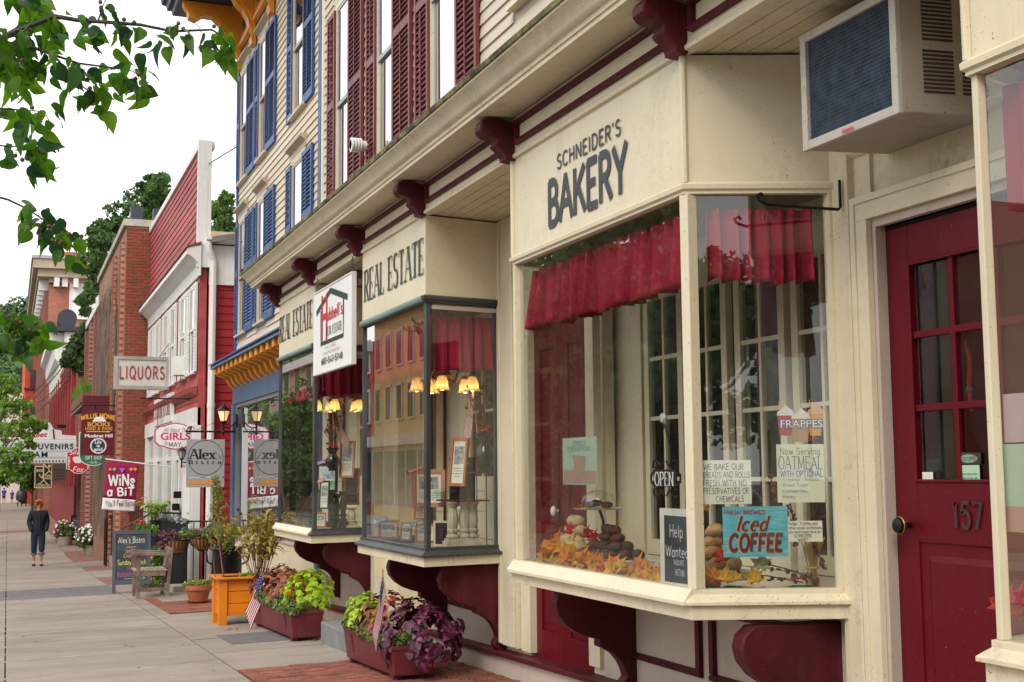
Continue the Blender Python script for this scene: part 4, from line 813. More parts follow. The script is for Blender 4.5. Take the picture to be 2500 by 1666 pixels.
# ================================================================ brick building with vines
D = thing('brick_building', 'tall narrow red brick building with bare vines and pale stone coping', 'building', (2.9, 35, 0)); XB, YB, ZB = 2.40, 30.5, 7.0
bx(XB+.004, 9, YB+.012, 40, -1.2, ZB).obj('brick_core', MORT, D)
wb = {}
for L_ in (.2, .095): wb[L_] = bx(-L_/2+.007, L_/2-.007, -.012, .05, -.0265, .0265).mesh('brick', BRK)
nb = 0
for r in range(int((ZB+1.1)/.072)):
    z = -1.1+.072*r+.036; x = XB+.004
    if r % 2: x += 0; seq = [.095]+[.2]*4
    else: seq = [.2]*5
    for L_ in seq:
        if x > 3.3: break
        nb += 1; link('brick', wb[L_], D, loc=(x+L_/2, YB, z)); x += L_+.004
bx(XB, XB+.004, YB, 40, -1.2, ZB).obj('front_face', BRKV, D)
MB().sweep([(9, YB), (XB, YB), (XB, 40)][::1], [(.06, ZB-.02), (.06, ZB+.14), (-.3, ZB+.2), (-.3, ZB-.02)]) ; m = MB(); m.box(XB-.07, 4.2, YB-.07, YB+.35, ZB, ZB+.16); m.box(XB-.07, XB+.3, YB+.36, 40, ZB, ZB+.16); m.obj('coping', paint('stained_stone', (.46, .42, .35), .8, .3, vs=4, grime=.9), D)
for x, y in ((XB+.1, YB+.1), (XB+.62, YB+.2), (XB+.1, YB+3.0)): bx(x, x+.28, y, y+.28, ZB+.16, ZB+.5).obj('chimney_cap', CHAR, D)
for y in (32.3, 34.4, 36.5, 38.4): bx(XB-.02, XB+.006, y, y+.5, 3.2, 5.4).obj('window', DARKIN, D)
m = MB(); m.prism([(30.44, -1), (32.6, -1)]+[(32.1+.5*math.cos(t), 1.4+.6*math.sin(t)) for t in [math.pi*k/8 for k in range(9)]], 'x', XB-.015, XB+.005); m.obj('arched_doorway', DARKIN, D)
for y in (30.75, 31.2, 32.9, 33.4): bx(XB-.09, XB-.001, y, y+.16, -1.2, ZB-.3).obj('brick_pier', BRKM, D)
VINE = paint('dead_vine', (.2, .15, .115), .9, .3); m = MB(); rg = random.Random(5)
for k in range(70):
    y = rg.uniform(33, 39.8); zz = rg.uniform(-.5, 1.5); pts = []
    for j in range(8): pts.append((XB-.03-rg.random()*.03, y, zz)); y += rg.uniform(-.25, .25); zz += (ZB-zz)/3.2*rg.uniform(.6, 1)
    m.tube(pts, [.03-.003*j for j in range(8)], 4)
m.obj('vine', VINE, D, kind='stuff')
# window-box canopy on the brick front
K = thing('planted_canopy', 'wooden canopy with planter boxes full of grass on the vined brick front', 'canopy', (2.2, 36, 2.9))
MB().prism([(XB-.005, 3.3), (XB-.75, 3.0), (XB-.75, 2.93), (XB-.005, 3.2)], 'y', 33.5, 39.5).obj('canopy_roof', WOODW, K)
bx(XB-.72, XB-.01, 33.42, 33.5, 2.3, 3.2).obj('end_bracket', MARSIGN, K)
GRASS = paint('grass_blades', (.12, .28, .03), .7, .4, vs=3, bump=0, trans=.3)
m = MB(); rg = random.Random(2)
for k in range(6):
    y = 33.6+k*.98; bx(XB-.74, XB-.5, y, y+.9, 3.06, 3.31).obj('planter_box', paint('terracotta_box', (.22, .09, .06), .8, .2) if k == 0 else MATS['terracotta_box'], K)
for k in range(700):
    y = rg.uniform(33.6, 39.4); x = XB-rg.uniform(.52, .72); h = rg.uniform(.12, .5); dx, dy = rg.uniform(-.12, .12), rg.uniform(-.12, .12)
    m.add([(x-.012, y, 3.25), (x+.012, y, 3.25), (x+dx, y+dy, 3.25+h)], [(0, 1, 2)])
m.obj('grass', GRASS, K, kind='stuff')
# ================================================================ further brick row
def rect_windows(parent, X, rects, frame, gl=None, sill=None):
    for y0, y1, z0, z1 in rects:
        m = MB(); m.box(X-.05, X-.001, y0-.12, y0, z0, z1); m.box(X-.05, X-.001, y1, y1+.12, z0, z1); m.box(X-.05, X-.001, y0-.12, y1+.12, z1, z1+.14); m.box(X-.1, X-.001, y0-.15, y1+.15, z0-.12, z0); m.box(X-.04, X-.001, y0, y1, (z0+z1)/2-.04, (z0+z1)/2+.04)
        o = m.obj('window', frame, parent); bx(X-.02, X-.002, y0, y1, z0, (z0+z1)/2-.04).obj('pane', GLASSK, o); bx(X-.02, X-.002, y0, y1, (z0+z1)/2+.04, z1).obj('pane', GLASSK, o)
GLASSK = paint('dark_window_pane', (.04, .05, .055), .08, .3, bump=0, spec=.8)
D2 = thing('ivy_brick_building', 'lower dark red brick building beside the vined facade, ivy on its corner', 'building', (3, 44, 0)); X2 = 2.45
bx(X2, 9, 40.02, 52, -1.4, 6.3).obj('wall', BRKE, D2); bx(X2-.08, 3.2, 40.02, 52, 6.3, 6.5).obj('coping', WHITE, D2)
for y in (40.5, 43, 45.4, 48, 50.6): bx(X2-.14, X2-.001, y, y+.45, -1.4, 6.1).obj('pilaster', BRKFY, D2)
rect_windows(D2, X2, [(41.3, 42.4, 2.4, 4.4), (46.3, 47.5, 2.4, 4.4)], WHITE)
E_ = thing('dark_red_brick_building', 'dark red brick building with tall pilasters behind the marquee', 'building', (3, 60, 0)); X3 = 2.4
bx(X3, 9, 52.05, 66.9, -1.4, 6.0).obj('wall', BRKE, E_); bx(X3-.15, 9, 52.05, 66.9, 6.0, 6.2).obj('coping', BRKFY, E_)
for k in range(5): bx(X3-.2, X3-.001, 52.6+k*2.8, 53.3+k*2.8, .8, 5.9).obj('pilaster', BRKE, E_)
rect_windows(E_, X3, [(53.7+k*2.8, 55+k*2.8, 2.6, 5.0) for k in range(4)], WHITE)
E2 = thing('ornate_building', 'brick building with ornate white cornice end under a black scroll cap', 'building', (3, 73, 0))
bx(X3, 9, 67, 84, -1.4, 8.2).obj('wall', BRKE, E2)
for k in range(6): bx(X3-.2, X3-.001, 67.6+k*2.8, 68.3+k*2.8, .8, 6.0).obj('pilaster', BRKE, E2)
m = MB(); m.prism([(X3-.7, 8.3), (X3-.72, 7.9), (X3-.45, 7.7), (X3-.4, 7.0), (X3-.2, 6.7), (X3-.15, 5.6), (X3-.001, 5.3), (X3-.001, 8.3)], 'y', 67, 84); m.obj('cornice', WHITE, E2)
m = MB(); m.box(X3-.001, 3.9, 66.6, 66.98, 6.2, 8.3)
for k in range(5): m.box(X3+.1+k*.28, X3+.22+k*.28, 66.5, 66.6, 6.6, 8.1)
m.obj('cornice_end', WHITE, E2)
m = MB(); m.lathe([(.0, 0), (.46, 0), (.46, 1.6), (.0, 1.6)], (X3+.1, 66.4, 8.95), 24, ax='y', cap=False); m.box(X3-.75, X3+1.4, 66.3, 69, 8.32, 8.55); m.obj('cornice_scroll', CHAR, E2, smooth=True)
F_ = thing('corner_brick_building', 'tall brown brick corner building with bracketed cornice, farthest tall block', 'building', (6, 95, 0)); YF = 86
zt = w(150, 612, Y=YF).z; zc = w(150, 650, Y=YF).z; xl = w(117, 800, Y=YF).x; xc = w(85, 700, Y=YF).x
bx(xl, 22, YF, YF+26, -1.4, zc-1.2).obj('wall', BRKF, F_); bx(xl+.3, 20, YF+.4, YF+20, zc+.3, zt).obj('parapet', BRKF, F_); bx(xl-.01, xl, YF-.001, YF+26, -1.4, zc-1.2).obj('front_face', BRKFY, F_)
z1, z2 = w(150, 692, Y=YF).z, w(150, 676, Y=YF).z
bx(xl-.02, 22, YF-.06, YF+26, z1, z2).obj('stone_band', paint('sandstone', (.5, .42, .3), .8, .15), F_)
m = MB(); m.box(xl-1.0, 22, YF-.9, YF+27, zc-.3, zc+.3); m.box(xl-.7, 22, YF-.6, YF+27, zc-.8, zc-.301); m.obj('cornice', paint('cornice_paint', (.4, .34, .24), .7, .2), F_); bx(xl-1.1, 22, YF-1.0, YF+27.1, zc+.301, zc+.5).obj('cornice_cap', GREYS, F_)
for k in range(9): bx(xl+.3+k*1.15, xl+.6+k*1.15, YF-.55, YF-.01, zc-1.4, zc-.81).obj('modillion', WHITE, F_)
for k in range(10): bx(xl-.6, xl-.01, YF+1+k*2.4, YF+1.5+k*2.4, zc-1.5, zc-.81).obj('modillion', WHITE, F_)
for px in (138, 158): a = w(px, 655, Y=YF); bx(a.x-.15, a.x+.2, YF-.35, YF-.065, w(px, 702, Y=YF).z, w(px, 652, Y=YF).z).obj('corbel', WHITE, F_)
a, b = w(172, 770, Y=YF), w(226, 694, Y=YF); m = MB(); m.box(a.x-.1, b.x+.4, YF-.1, YF-.02, a.z-.25, a.z); m.box(a.x-.1, a.x, YF-.1, YF-.02, a.z, b.z); m.box((a.x+b.x)/2-.06, (a.x+b.x)/2+.06, YF-.09, YF-.02, a.z, b.z); m.box(a.x, b.x+.4, YF-.09, YF-.02, (a.z+b.z)/2-.06, (a.z+b.z)/2+.06); o = m.obj('window', WHITE, F_); bx(a.x, b.x+.4, YF-.05, YF-.021, a.z, b.z).obj('pane', BLIND, o)
for k in range(7): bx(xl-.25, xl-.011, YF+.6+k*3.4, YF+1.6+k*3.4, -1.4, zc-1.6).obj('pilaster', BRKFY, F_)
G_ = thing('orange_brick_building', 'orange painted brick building with a dark mansard roof, far down the street', 'building', (4, 118, 0)); YG = 116
xa, xb = w(62, 900, Y=YG).x, w(140, 900, Y=YG).x; zr = w(80, 836, Y=YG).z
bx(xa, xb+9, YG, YG+30, -1.4, zr).obj('wall', BRKR, G_); MB().prism([(xa, zr), (xa+1.6, w(80, 745, Y=YG).z), (xb+9, w(80, 745, Y=YG).z), (xb+9, zr)], 'y', YG-.3, YG+30).obj('roof', paint('brown_shingle', (.1, .06, .055), .9, .3), G_)
a, b = w(78, 943, Y=YG), w(95, 904, Y=YG); m = MB(); m.box(a.x-.15, b.x+.15, YG-.12, YG-.02, a.z-.2, a.z); m.box(a.x-.15, a.x, YG-.1, YG-.02, a.z, b.z); m.box(b.x, b.x+.15, YG-.1, YG-.02, a.z, b.z); m.box(a.x, b.x, YG-.1, YG-.02, (a.z+b.z)/2-.05, (a.z+b.z)/2+.05); o = m.obj('window', MARSIGN, G_); bx(a.x, b.x, YG-.05, YG-.021, a.z, b.z).obj('pane', GLASSK, o)
zz = w(80, 948, Y=YG).z; bx(xa-.08, xb+9, YG-.12, YG-.001, zz-.15, zz).obj('stone_band', MARSIGN, G_)
a, b = w(72, 1040, Y=YG), w(88, 985, Y=YG); bx(a.x, b.x, YG-.06, YG-.01, a.z, b.z).obj('window', GLASSK, G_)
m = MB(); m.box(xa-1.8, xa-.1, YG+8, YG+20, -1.4, w(55, 960, Y=YG+8).z); m.thing('white_house', WHITE, 'small white house front beyond the orange brick building', 'house')
# ================================================================ the other side of the street (seen in the shop windows' reflections)
def block(name, label, y0, y1, h, mat, win, trim, nc, nr, X=-14.5, z0=4.2):
    t = thing(name, label, 'building', (X-4, (y0+y1)/2, -1)); bx(X-8, X, y0, y1, -2, h).obj('wall', mat, t); bx(X-.2, X+.5, y0, y1, h-.6, h).obj('cornice', trim, t); bx(X-.1, X+.25, y0, y1, 2.7, 3.3).obj('belt', trim, t)
    sp = (y1-y0)/nc
    for i in range(nc):
        for j in range(nr):
            a = y0+sp*(i+.3); z = z0+j*3.0; bx(X, X+.1, a-.12, a+sp*.4+.12, z-.12, z+1.95).obj('window', trim, t); bx(X+.1, X+.12, a, a+sp*.4, z, z+1.8).obj('pane', GLASSK, t)
        a = y0+sp*(i+.12); bx(X, X+.08, a, a+sp*.76, -.6, 2.4).obj('shop_window', GLASSK, t)
    return t
YELB = paint('yellow_brick', (.52, .33, .12), .8, .15); TANB = paint('tan_stucco', (.5, .4, .28), .8, .15); REDB = paint('red_brick_plain', (.3, .07, .05), .8, .2)
block('yellow_block', 'yellow brick block across the street, mirrored in the bay windows', 60, 73, 10.5, YELB, 0, TANB, 6, 2)
block('red_block', 'dark red block across the street next to the yellow block', 73.3, 84, 9, REDB, 0, WHITE, 5, 2)
block('tan_block', 'tan stucco block across the street beyond the yellow block', 84.5, 112, 9.5, TANB, 0, WHITE, 7, 2)
block('brick_block', 'long red block across the street before the yellow block', 29, 59, 9, REDB, 0, TANB, 14, 2)
# ================================================================ trees
BARK = paint('bark', (.075, .055, .045), .9, .35, vs=9, bump=.7, bs=40)
TWIG = paint('twig_bark', (.06, .05, .045), .7, .3, vs=12, bump=.4)
LEAF1 = paint('leaf_mid', (.055, .13, .03), .5, .45, vs=.9, bump=0, trans=.3, c2=(.13, .24, .05)); LEAF2 = paint('leaf_dark', (.05, .115, .032), .6, .4, vs=.9, bump=0, trans=.32, c2=(.1, .19, .045)); LEAF3 = paint('leaf_light', (.2, .36, .05), .5, .35, vs=1.2, bump=0, trans=.35, c2=(.27, .42, .08))
def tree(name, label, base, h, blobs, leaf, n=260, size=.13, tr=.14, group=None, seed=1, squash=.85):
    """tapered trunk with limbs to each foliage mass; crown = many leaf faces"""
    t = thing(name, label, 'tree', base, group); b = Vector(base); rg = random.Random(seed); m = MB()
    top = b+Vector((rg.uniform(-.2, .2), rg.uniform(-.2, .2), h*.8)); fork = b+Vector((0, 0, h*.32))
    m.tube([b-Vector((0, 0, .2)), b+Vector((.02, 0, h*.15)), fork, (fork+top)/2+Vector((.1, -.1, 0)), top], [tr*1.25, tr, tr*.85, tr*.5, tr*.15], 9)
    for c, r in blobs:
        c = Vector(c); s0 = fork+(top-fork)*rg.uniform(0, .5); mid = (s0+c)/2+Vector((0, 0, -.12*(c-s0).length)); m.tube([s0, mid, c, c+(c-s0).normalized()*r*.5], [tr*.45, tr*.3, tr*.16, tr*.05], 6)
    m.obj('trunk', BARK, t, smooth=True)
    cs, rs = [], []; 
    for c, r in blobs:
        for k in range(18):
            d = Vector((rg.gauss(0, 1), rg.gauss(0, 1), rg.gauss(0, .8))).normalized(); cs.append(Vector(c)+d*r*rg.uniform(.25, 1.12)); rs.append(r*rg.uniform(.24, .5))
    V, F = leaf_cloud([tuple(c) for c in cs], rs, n//18, size, squash, seed, .2); np_obj('crown', V, F, leaf, t); return t
def round_blobs(c, rx, rz, n, r, seed):
    rg = random.Random(seed); out = []
    for k in range(n):
        d = Vector((rg.gauss(0, 1), rg.gauss(0, 1), rg.gauss(0, 1))).normalized()*rg.uniform(.35, 1); out.append((Vector(c)+Vector((d.x*rx, d.y*rx, d.z*rz)), r*rg.uniform(.7, 1.2)))
    return out
def px_blobs(pts, Y, r):                                # foliage masses through pixels at a known distance
    return [(w(px, py, Y=Y+dy), rr*r) for px, py, dy, rr in pts]
tree('maple_tree', 'leafy green tree rising behind the red false front', (5.6, 44, -1.2), 10.5, px_blobs([(265, 575, 0, .7), (300, 545, 1, .8), (350, 505, 2, 1.1), (385, 480, 0, .9), (240, 620, 0, .9), (235, 600, -1, .7), (330, 560, 0, 1.2), (395, 560, 1, 1.2), (410, 510, 1, .8), (250, 680, 0, .7), (360, 450, 1, .5), (395, 440, 1, .5)], 44, .74), LEAF2, 1000, .085, .2, seed=4)
tree('maple_tree', 'green tree top between the red building and the blue-shuttered building', (7.0, 38, -1), 9, px_blobs([(530, 560, 0, 1), (555, 600, 0, 1), (520, 520, 1, .8), (545, 515, 1, .7), (575, 570, 0, .8), (590, 620, 0, .8), (515, 600, 0, .8), (548, 490, 0, .4)], 38, .62), LEAF1, 900, .07, .16, seed=9)
IVY = thing('ivy', 'dark ivy mass hanging from the low brick building', 'ivy', (2.4, 47, 4))
V, F = leaf_cloud([tuple(w(px, py, Y=47+dy)) for px, py, dy in ((195, 830, 0), (180, 850, 0), (205, 860, 1), (170, 870, -1), (190, 890, 0), (205, 900, 0), (160, 885, 0), (215, 800, 0), (212, 730, 0), (200, 735, 0), (222, 715, 0), (210, 760, 1), (218, 700, 1))], [.35, .3, .35, .25, .3, .28, .2, .28, .3, .22, .25, .22, .2], 330, .1, .9, 3, .2)
np_obj('foliage', V, F, LEAF2, IVY); m = MB(); q = w(215, 860, Y=47); m.tube([(q.x, 47, 1), (q.x+.03, 47, 2.6), q, (q.x, 47, q.z+1.6)], .04, 5); m.obj('stem', BARK, IVY)
tree('street_tree', 'light green young street tree at the left edge before the marquee', (-.72, 31, G(-.72, 31)), 4.6, px_blobs([(15, 985, 0, 1), (40, 1000, 0, 1), (10, 1050, 1, 1.2), (45, 1050, 0, 1), (70, 1030, 0, .7), (90, 1040, 0, .5), (25, 1110, 0, 1.1), (55, 1110, 0, .8), (5, 1150, 0, .9), (20, 950, 0, .6), (105, 1035, 0, .3), (30, 1165, 0, .7), (12, 925, 0, .35), (75, 1085, 0, .35)], 31, .34), LEAF3, 430, .045, .06, seed=2)
tree('street_tree', 'darker green kerbside tree far down the sidewalk', (-.6, 96, G(0, 96)), 7, px_blobs([(10, 1150, 0, 1), (28, 1140, 0, .9), (5, 1170, 0, 1)], 96, .8), LEAF1, 300, .2, .12, seed=6)
tree('shrub_tree', 'round green shrub beside the stroller far down the sidewalk', (1.55, 92, G(1.5, 92)), 3.4, px_blobs([(62, 1160, 0, 1), (72, 1180, 0, 1), (58, 1185, 0, .9), (80, 1160, 0, .8), (70, 1140, 0, .7)], 92, .55), LEAF2, 300, .14, .07, seed=8)
for i, y in enumerate((31, 37.5, 44, 79, 86, 93, 101, 110, 119)):
    tree('roadside_tree', ('first', 'second', 'third', 'fourth', 'fifth', 'sixth', 'seventh', 'eighth', 'ninth')[i]+' big street tree along the far kerb, mirrored in the shop glass', (-12.4, y, G(-12, y)), 10.5 if i < 3 else 8, round_blobs((-12.2, y, (6.6 if i < 3 else 5.0)-.02*y), 3.8, 5.2 if i < 3 else 3.4, 30 if i < 3 else 20, 1.35, i+20), LEAF3 if i > 5 else LEAF1, 420, .17, .2, 'street trees across the road', 30+i)
for i, (x, y, h) in enumerate(((-2.6, -9, 5.2), (-3.0, -14, 6.2), (-2.4, -20, 6.5), (-9, -26, 8), (-12, -34, 9))):
    tree('kerb_tree', ('nearest', 'second', 'third', 'fourth', 'last')[i]+' tree behind the viewer, mirrored in the bakery side pane', (x, y, G(x, y)-.02), h, round_blobs((x, y, h*.62), h*.38, h*.33, 18, h*.17, i+60), LEAF1, 420, .13, .14, 'street trees behind the viewer', 70+i)
block('shingle_block', 'brick block across the street behind the viewer', -70, -6, 8, REDB, 0, TANB, 14, 1)
# ================================================================ signs
UX = Vector((1, 0, 0))
def prect(x0, y0, x1, y1, Y):                          # pixel rectangle on a plane facing down the street -> X0,X1,Z0,Z1
    a, b = w(x0, (y0+y1)/2, Y=Y), w(x1, (y0+y1)/2, Y=Y); c = w((x0+x1)/2, y0, Y=Y); d = w((x0+x1)/2, y1, Y=Y); return a.x, b.x, d.z, c.z
def ptext(parent, s, x0, y0, x1, y1, Y, mat, **kw):    # lettering facing the camera in a pixel box (x0,y0 top left)
    X0, X1, Z0, Z1 = prect(x0, y0, x1, y1, Y); return letter(parent, s, ((X0+X1)/2, Y, Z0), UX, UV, Z1-Z0, mat, width=X1-X0, **kw)
def ell(cx, cy, rx, ry, n=32): return [(cx+rx*math.cos(2*math.pi*k/n), cy+ry*math.sin(2*math.pi*k/n)) for k in range(n)]
def ring(parent, name, X, Z, r0, r1, Y, mat, n=40, lift=.003):
    m = MB()
    for k in range(n):
        a, b = 2*math.pi*k/n, 2*math.pi*(k+1)/n
        m.add([(X+r0*math.cos(a), Y-lift, Z+r0*math.sin(a)), (X+r1*math.cos(a), Y-lift, Z+r1*math.sin(a)), (X+r1*math.cos(b), Y-lift, Z+r1*math.sin(b)), (X+r0*math.cos(b), Y-lift, Z+r0*math.sin(b))], [(0, 1, 2, 3)])
    return m.obj(name, mat, parent)
def plate(parent, name, poly, Y, mat, d=.002, lift=.002): return MB().slab(poly, (0, Y-lift, 0), (1, 0, 0), (0, 0, 1), (0, -1, 0), d).obj(name, mat, parent)
# -- hanging real-estate sign between the two farther bays
XH = 2.70; a, b = w(768, 800, X=XH), w(860, 780, X=XH); y0, y1 = a.y, b.y; zt = (w(768, 718, X=XH).z+w(860, 669, X=XH).z)/2; zb = (w(768, 914, X=XH).z+w(860, 887, X=XH).z)/2
H = thing('hanging_sign', 'white framed real estate sign with a house outline hanging under the cornice', 'sign', (XH, (y0+y1)/2, zb))
bx(XH, XH+.025, y1, y0, zb, zt).obj('board', WHITEC, H)
m = MB()
for q in ((y1-.012, y1, zb-.012, zt+.012), (y0, y0+.012, zb-.012, zt+.012)): m.box(XH-.008, XH+.033, q[0], q[1], q[2], q[3])
m.box(XH-.008, XH+.033, y1, y0, zt, zt+.012); m.box(XH-.008, XH+.033, y1, y0, zb-.012, zb); m.obj('frame', WHITE, H)
Wd, Hd = y0-y1, zt-zb; q = lambda u, v: Vector((XH-.003, y0-u*Wd, zb+v*Hd))
def band(pts, t, mat, name='house_outline'):
    V, F = [], []; P = [q(*p) for p in pts]; n = len(P)
    for i in range(n):
        d = (P[min(i+1, n-1)]-P[max(i-1, 0)]).normalized(); s_ = Vector((0, -d.z, d.y))*t/2; V += [P[i]+s_, P[i]-s_]
    F = [(2*i, 2*i+1, 2*i+3, 2*i+2) for i in range(n-1)]; m = MB(); m.add(V, F); return m.obj(name, mat, H)
DG = ink('dark_green_print', (.02, .045, .03))
band([(.06, .745), (.45, .94), (.89, .755)], .055, DG); band([(.19, .75), (.19, .345), (.79, .345), (.79, .77)], .04, DG)
letter(H, 'H', q(.29, .37), UF, UV, Hd*.56, REDP, width=.16*Wd, t=.16, thin=.8); letter(H, "ubbell's", q(.57, .60), UF, UV, Hd*.14, REDP, width=.42*Wd, t=.16)
letter(H, 'REAL ESTATE', q(.55, .42), UF, UV, Hd*.10, BLACKP, width=.42*Wd, t=.2, thin=.2, serif=True)
letter(H, 'JoAnn G. HUBBELL', q(.47, .265), UF, UV, Hd*.035, GREYP, width=.3*Wd, t=.1); letter(H, 'Licensed Real Estate Broker', q(.49, .2), UF, UV, Hd*.04, GREYP, width=.46*Wd, t=.1); letter(H, '607-547-5740', q(.5, .09), UF, UV, Hd*.07, BLACKP, width=.56*Wd, t=.2)
for y in (y0-.06, y1+.05):
    m = MB()
    for k in range(4): c = Vector((XH+.012, y, zt+.02+.028*k)); m.tube([c+Vector(((.009 if k % 2 else 0)*math.cos(t), (0 if k % 2 else .009)*math.cos(t), .018*math.sin(t))) for t in [2*math.pi*j/8 for j in range(8)]], .003, 5, True)
    m.tube([(XH+.012, y, zt+.11), (XH+.012, y, ZS+.02)], .004, 5); m.obj('hanger_chain', ZINC, H)
m = MB(); pl_ = w(872, 672, X=2.95); m.lathe([(.0, -.03), (.07, -.03), (.085, 0), (.085, .02)], (2.95, pl_.y, ZS-.02), 16); m.tube([(2.95, pl_.y, ZS-.05), (2.95, pl_.y, ZS-.1), (2.95, pl_.y-.03, ZS-.13), (2.95, pl_.y-.04, ZS-.1)], .006, 6); m.obj('ceiling_hook', paint('rusty_brass', (.25, .18, .08), .5, .3, metal=.6), A, smooth=True)
# -- bistro sign and lantern at the blue corner
YA = 20.1; X0, X1, Z0, Z1 = prect(455, 1073, 548, 1190, YA); BA = thing('bistro_sign', 'square silver bistro sign with a black ring and an orange arrow', 'sign', ((X0+X1)/2, YA, Z0))
zs = w(500, 1166, Y=YA).z; bx(X0, X1, YA, YA+.006, zs+.003, Z1).obj('board', GREYS, BA); bx(X0, X1, YA, YA+.006, Z0, zs-.003).obj('arrow_board', GREYS, BA); cx_, cz_ = (X0+X1)/2, (Z1+zs)/2+.01; r = (X1-X0)*.47
ring(BA, 'ring', cx_, cz_, r*.97, r, YA, BLACKP, 48)
ptext(BA, "Alex", 463, 1097, 529, 1121, YA, BLACKP, t=.2, thin=.35, serif=True, gap=.1); ptext(BA, "'s", 532, 1111, 540, 1121, YA, BLACKP, t=.14, thin=.3, serif=True, gap=.1); ptext(BA, "Bistro", 462, 1124, 540, 1133, YA, BLACKP, t=.22, thin=.5, serif=True, gap=.75)
xa, xb = w(458, 1178, Y=YA).x, w(541, 1178, Y=YA).x; za = w(500, 1178.5, Y=YA).z; h = .028; plate(BA, 'arrow', [(xa, za-h), (xa+.62*(xb-xa), za-h), (xa+.62*(xb-xa), za-h*1.9), (xb, za), (xa+.62*(xb-xa), za+h*1.9), (xa+.62*(xb-xa), za+h), (xa, za+h)], YA, ORP)
for x in (X0+.015, X1-.015): MB().tube([(x, YA-.004, zs-.02), (x, YA-.004, zs+.02)], .003, 4).obj('link_wire', BLACKM, BA)
zbar = w(520, 1054, Y=YA).z; m = MB(); n = 70
for s_ in (0, math.pi): m.tube([(X0-.02+(XW-.06-X0+.02)*k/n, YA+.009*math.cos(k*.8+s_), zbar+.009*math.sin(k*.8+s_)) for k in range(n+1)], .009, 5)
m.tube([(X0-.02, YA, zbar)]+[(X0+.06-.05*math.cos(t), YA, zbar+.03+.05*math.sin(t)) for t in [k*.7 for k in range(7)]], .006, 5); m.tube([(X0+.1, YA, zbar), (XW-.07, YA, zbar+.28)], .004, 4); m.obj('iron_bar', BLACKM, BA)
for x in (X0+.02, X1-.02): MB().tube([(x, YA+.003, Z1-.01), (x, YA, zbar)], .003, 4).obj('hook', BLACKM, BA)
def lantern(name, label, c, s, lit, side=1):
    """coach lantern on a scrolled arm; c = centre of the glass box"""
    t = thing(name, label, 'lantern', c); x, y, z = c
    m = MB(); m.lathe([(.006, .175), (.014, .165), (.02, .14), (.05, .115), (.085, .085), (.118, .066), (.12, .055), (.1, .05)], (0, 0, 0), 8); m.lathe([(.095, .05), (.05, -.10), (.055, -.115), (.03, -.14), (.018, -.16), (.016, -.26), (.026, -.275), (.008, -.33)], (0, 0, 0), 8)
    V = [(x+a*s, y+b*s, z+d*s) for a, b, d in m.v]; f = [q_ for q_ in m.f if not all(-.11 < m.v[i][2] < .06 for i in q_)]; k = MB(); k.add(V, f); k.rc = True
    for i in range(8):
        a = 2*math.pi*i/8
        if i % 2 == 0: k.tube([(x+.095*s*math.cos(a), y+.095*s*math.sin(a), z+.05*s), (x+.05*s*math.cos(a), y+.05*s*math.sin(a), z-.1*s)], .006*s, 4)
    k.tube([(x, y, z-.2*s), (x+.08*s*side, y, z-.21*s), (x+.14*s*side, y, z-.17*s), (x+.19*s*side, y, z-.12*s)], .011*s, 6); k.tube([(x, y, z-.26*s), (x+.07*s*side, y, z-.3*s), (x+.14*s*side, y, z-.26*s), (x+.19*s*side, y, z-.2*s)], .007*s, 6)
    k.obox((x+.2*s*side, y, z-.1*s), (1, 0, 0), (0, 1, 0), (0, 0, 1), .03*s, .08*s, .2*s); k.obj('housing', BLACKM, t)
    g = MB(); g.lathe([(.088*s, .048*s), (.047*s, -.1*s)], (x, y, z), 8, cap=False); g.obj('glass', glow('lit_lantern_glass', (1, .68, .32), .55) if lit else paint('lantern_glass', (.35, .37, .33), .15, .2), t)
    if lit:
        MB().ball((x, y, z+.0*s), .028*s, 10, 8, (1, 1, 1.6)).obj('bulb', glow('lit_bulb', (1, .75, .35), 14), t, smooth=True)
    return t
c = w(546, 1012, Y=20.05); lantern('wall_lantern', 'lit black coach lantern above the bistro sign', (c.x, 20.05, c.z), 1.0, True)
c = w(444, 1108, Y=22.6); lantern('wall_lantern', 'unlit black lantern beside the pink and white sign', (c.x, 22.6, c.z), .75, False)
# -- pink and white shop sign
YG_ = 22.9; GS = thing('pink_sign', 'white shop sign with a scalloped magenta border hanging on chains', 'sign', (2.5, YG_, 1.6))
def shaped(sc): 
    X0, X1, Z0, Z1 = prect(377, 1032, 480, 1099, YG_); cx_, cz_, hw, hh = (X0+X1)/2, (Z0+Z1)/2, (X1-X0)/2, (Z1-Z0)/2
    P = [(-1, .45), (-.93, .52), (-.86, .62), (-.8, .72), (-.6, .74), (-.35, .9), (0, 1), (.35, .9), (.6, .74), (.8, .72), (.86, .62), (.93, .52), (1, .45), (1, -.45), (.93, -.52), (.86, -.62), (.8, -.72), (.6, -.74), (.35, -.9), (0, -1), (-.35, -.9), (-.6, -.74), (-.8, -.72), (-.86, -.62), (-.93, -.52), (-1, -.45)]
    return [(cx_+p[0]*(hw-sc), cz_+p[1]*(hh-sc)) for p in P]
MB().slab(shaped(0), (0, YG_+.02, 0), (1, 0, 0), (0, 0, 1), (0, -1, 0), .02).obj('border', MAGENTA, GS); plate(GS, 'face', shaped(.022), YG_, WHITEP, .002, .001)
ptext(GS, 'All About The', 400, 1045, 458, 1055, YG_, GREYP, t=.12, slant=.25, lift=.005); ptext(GS, 'GIRLS', 392, 1056, 465, 1074, YG_, MAGENTA, font=dict(bold=.035), lift=.005); ptext(GS, 'By', 401, 1078, 411, 1086, YG_, GREYP, t=.12, slant=.3, lift=.005); ptext(GS, 'MAY', 412, 1080, 443, 1091, YG_, ink('brown_print', (.12, .04, .03)), t=.14, lift=.005)
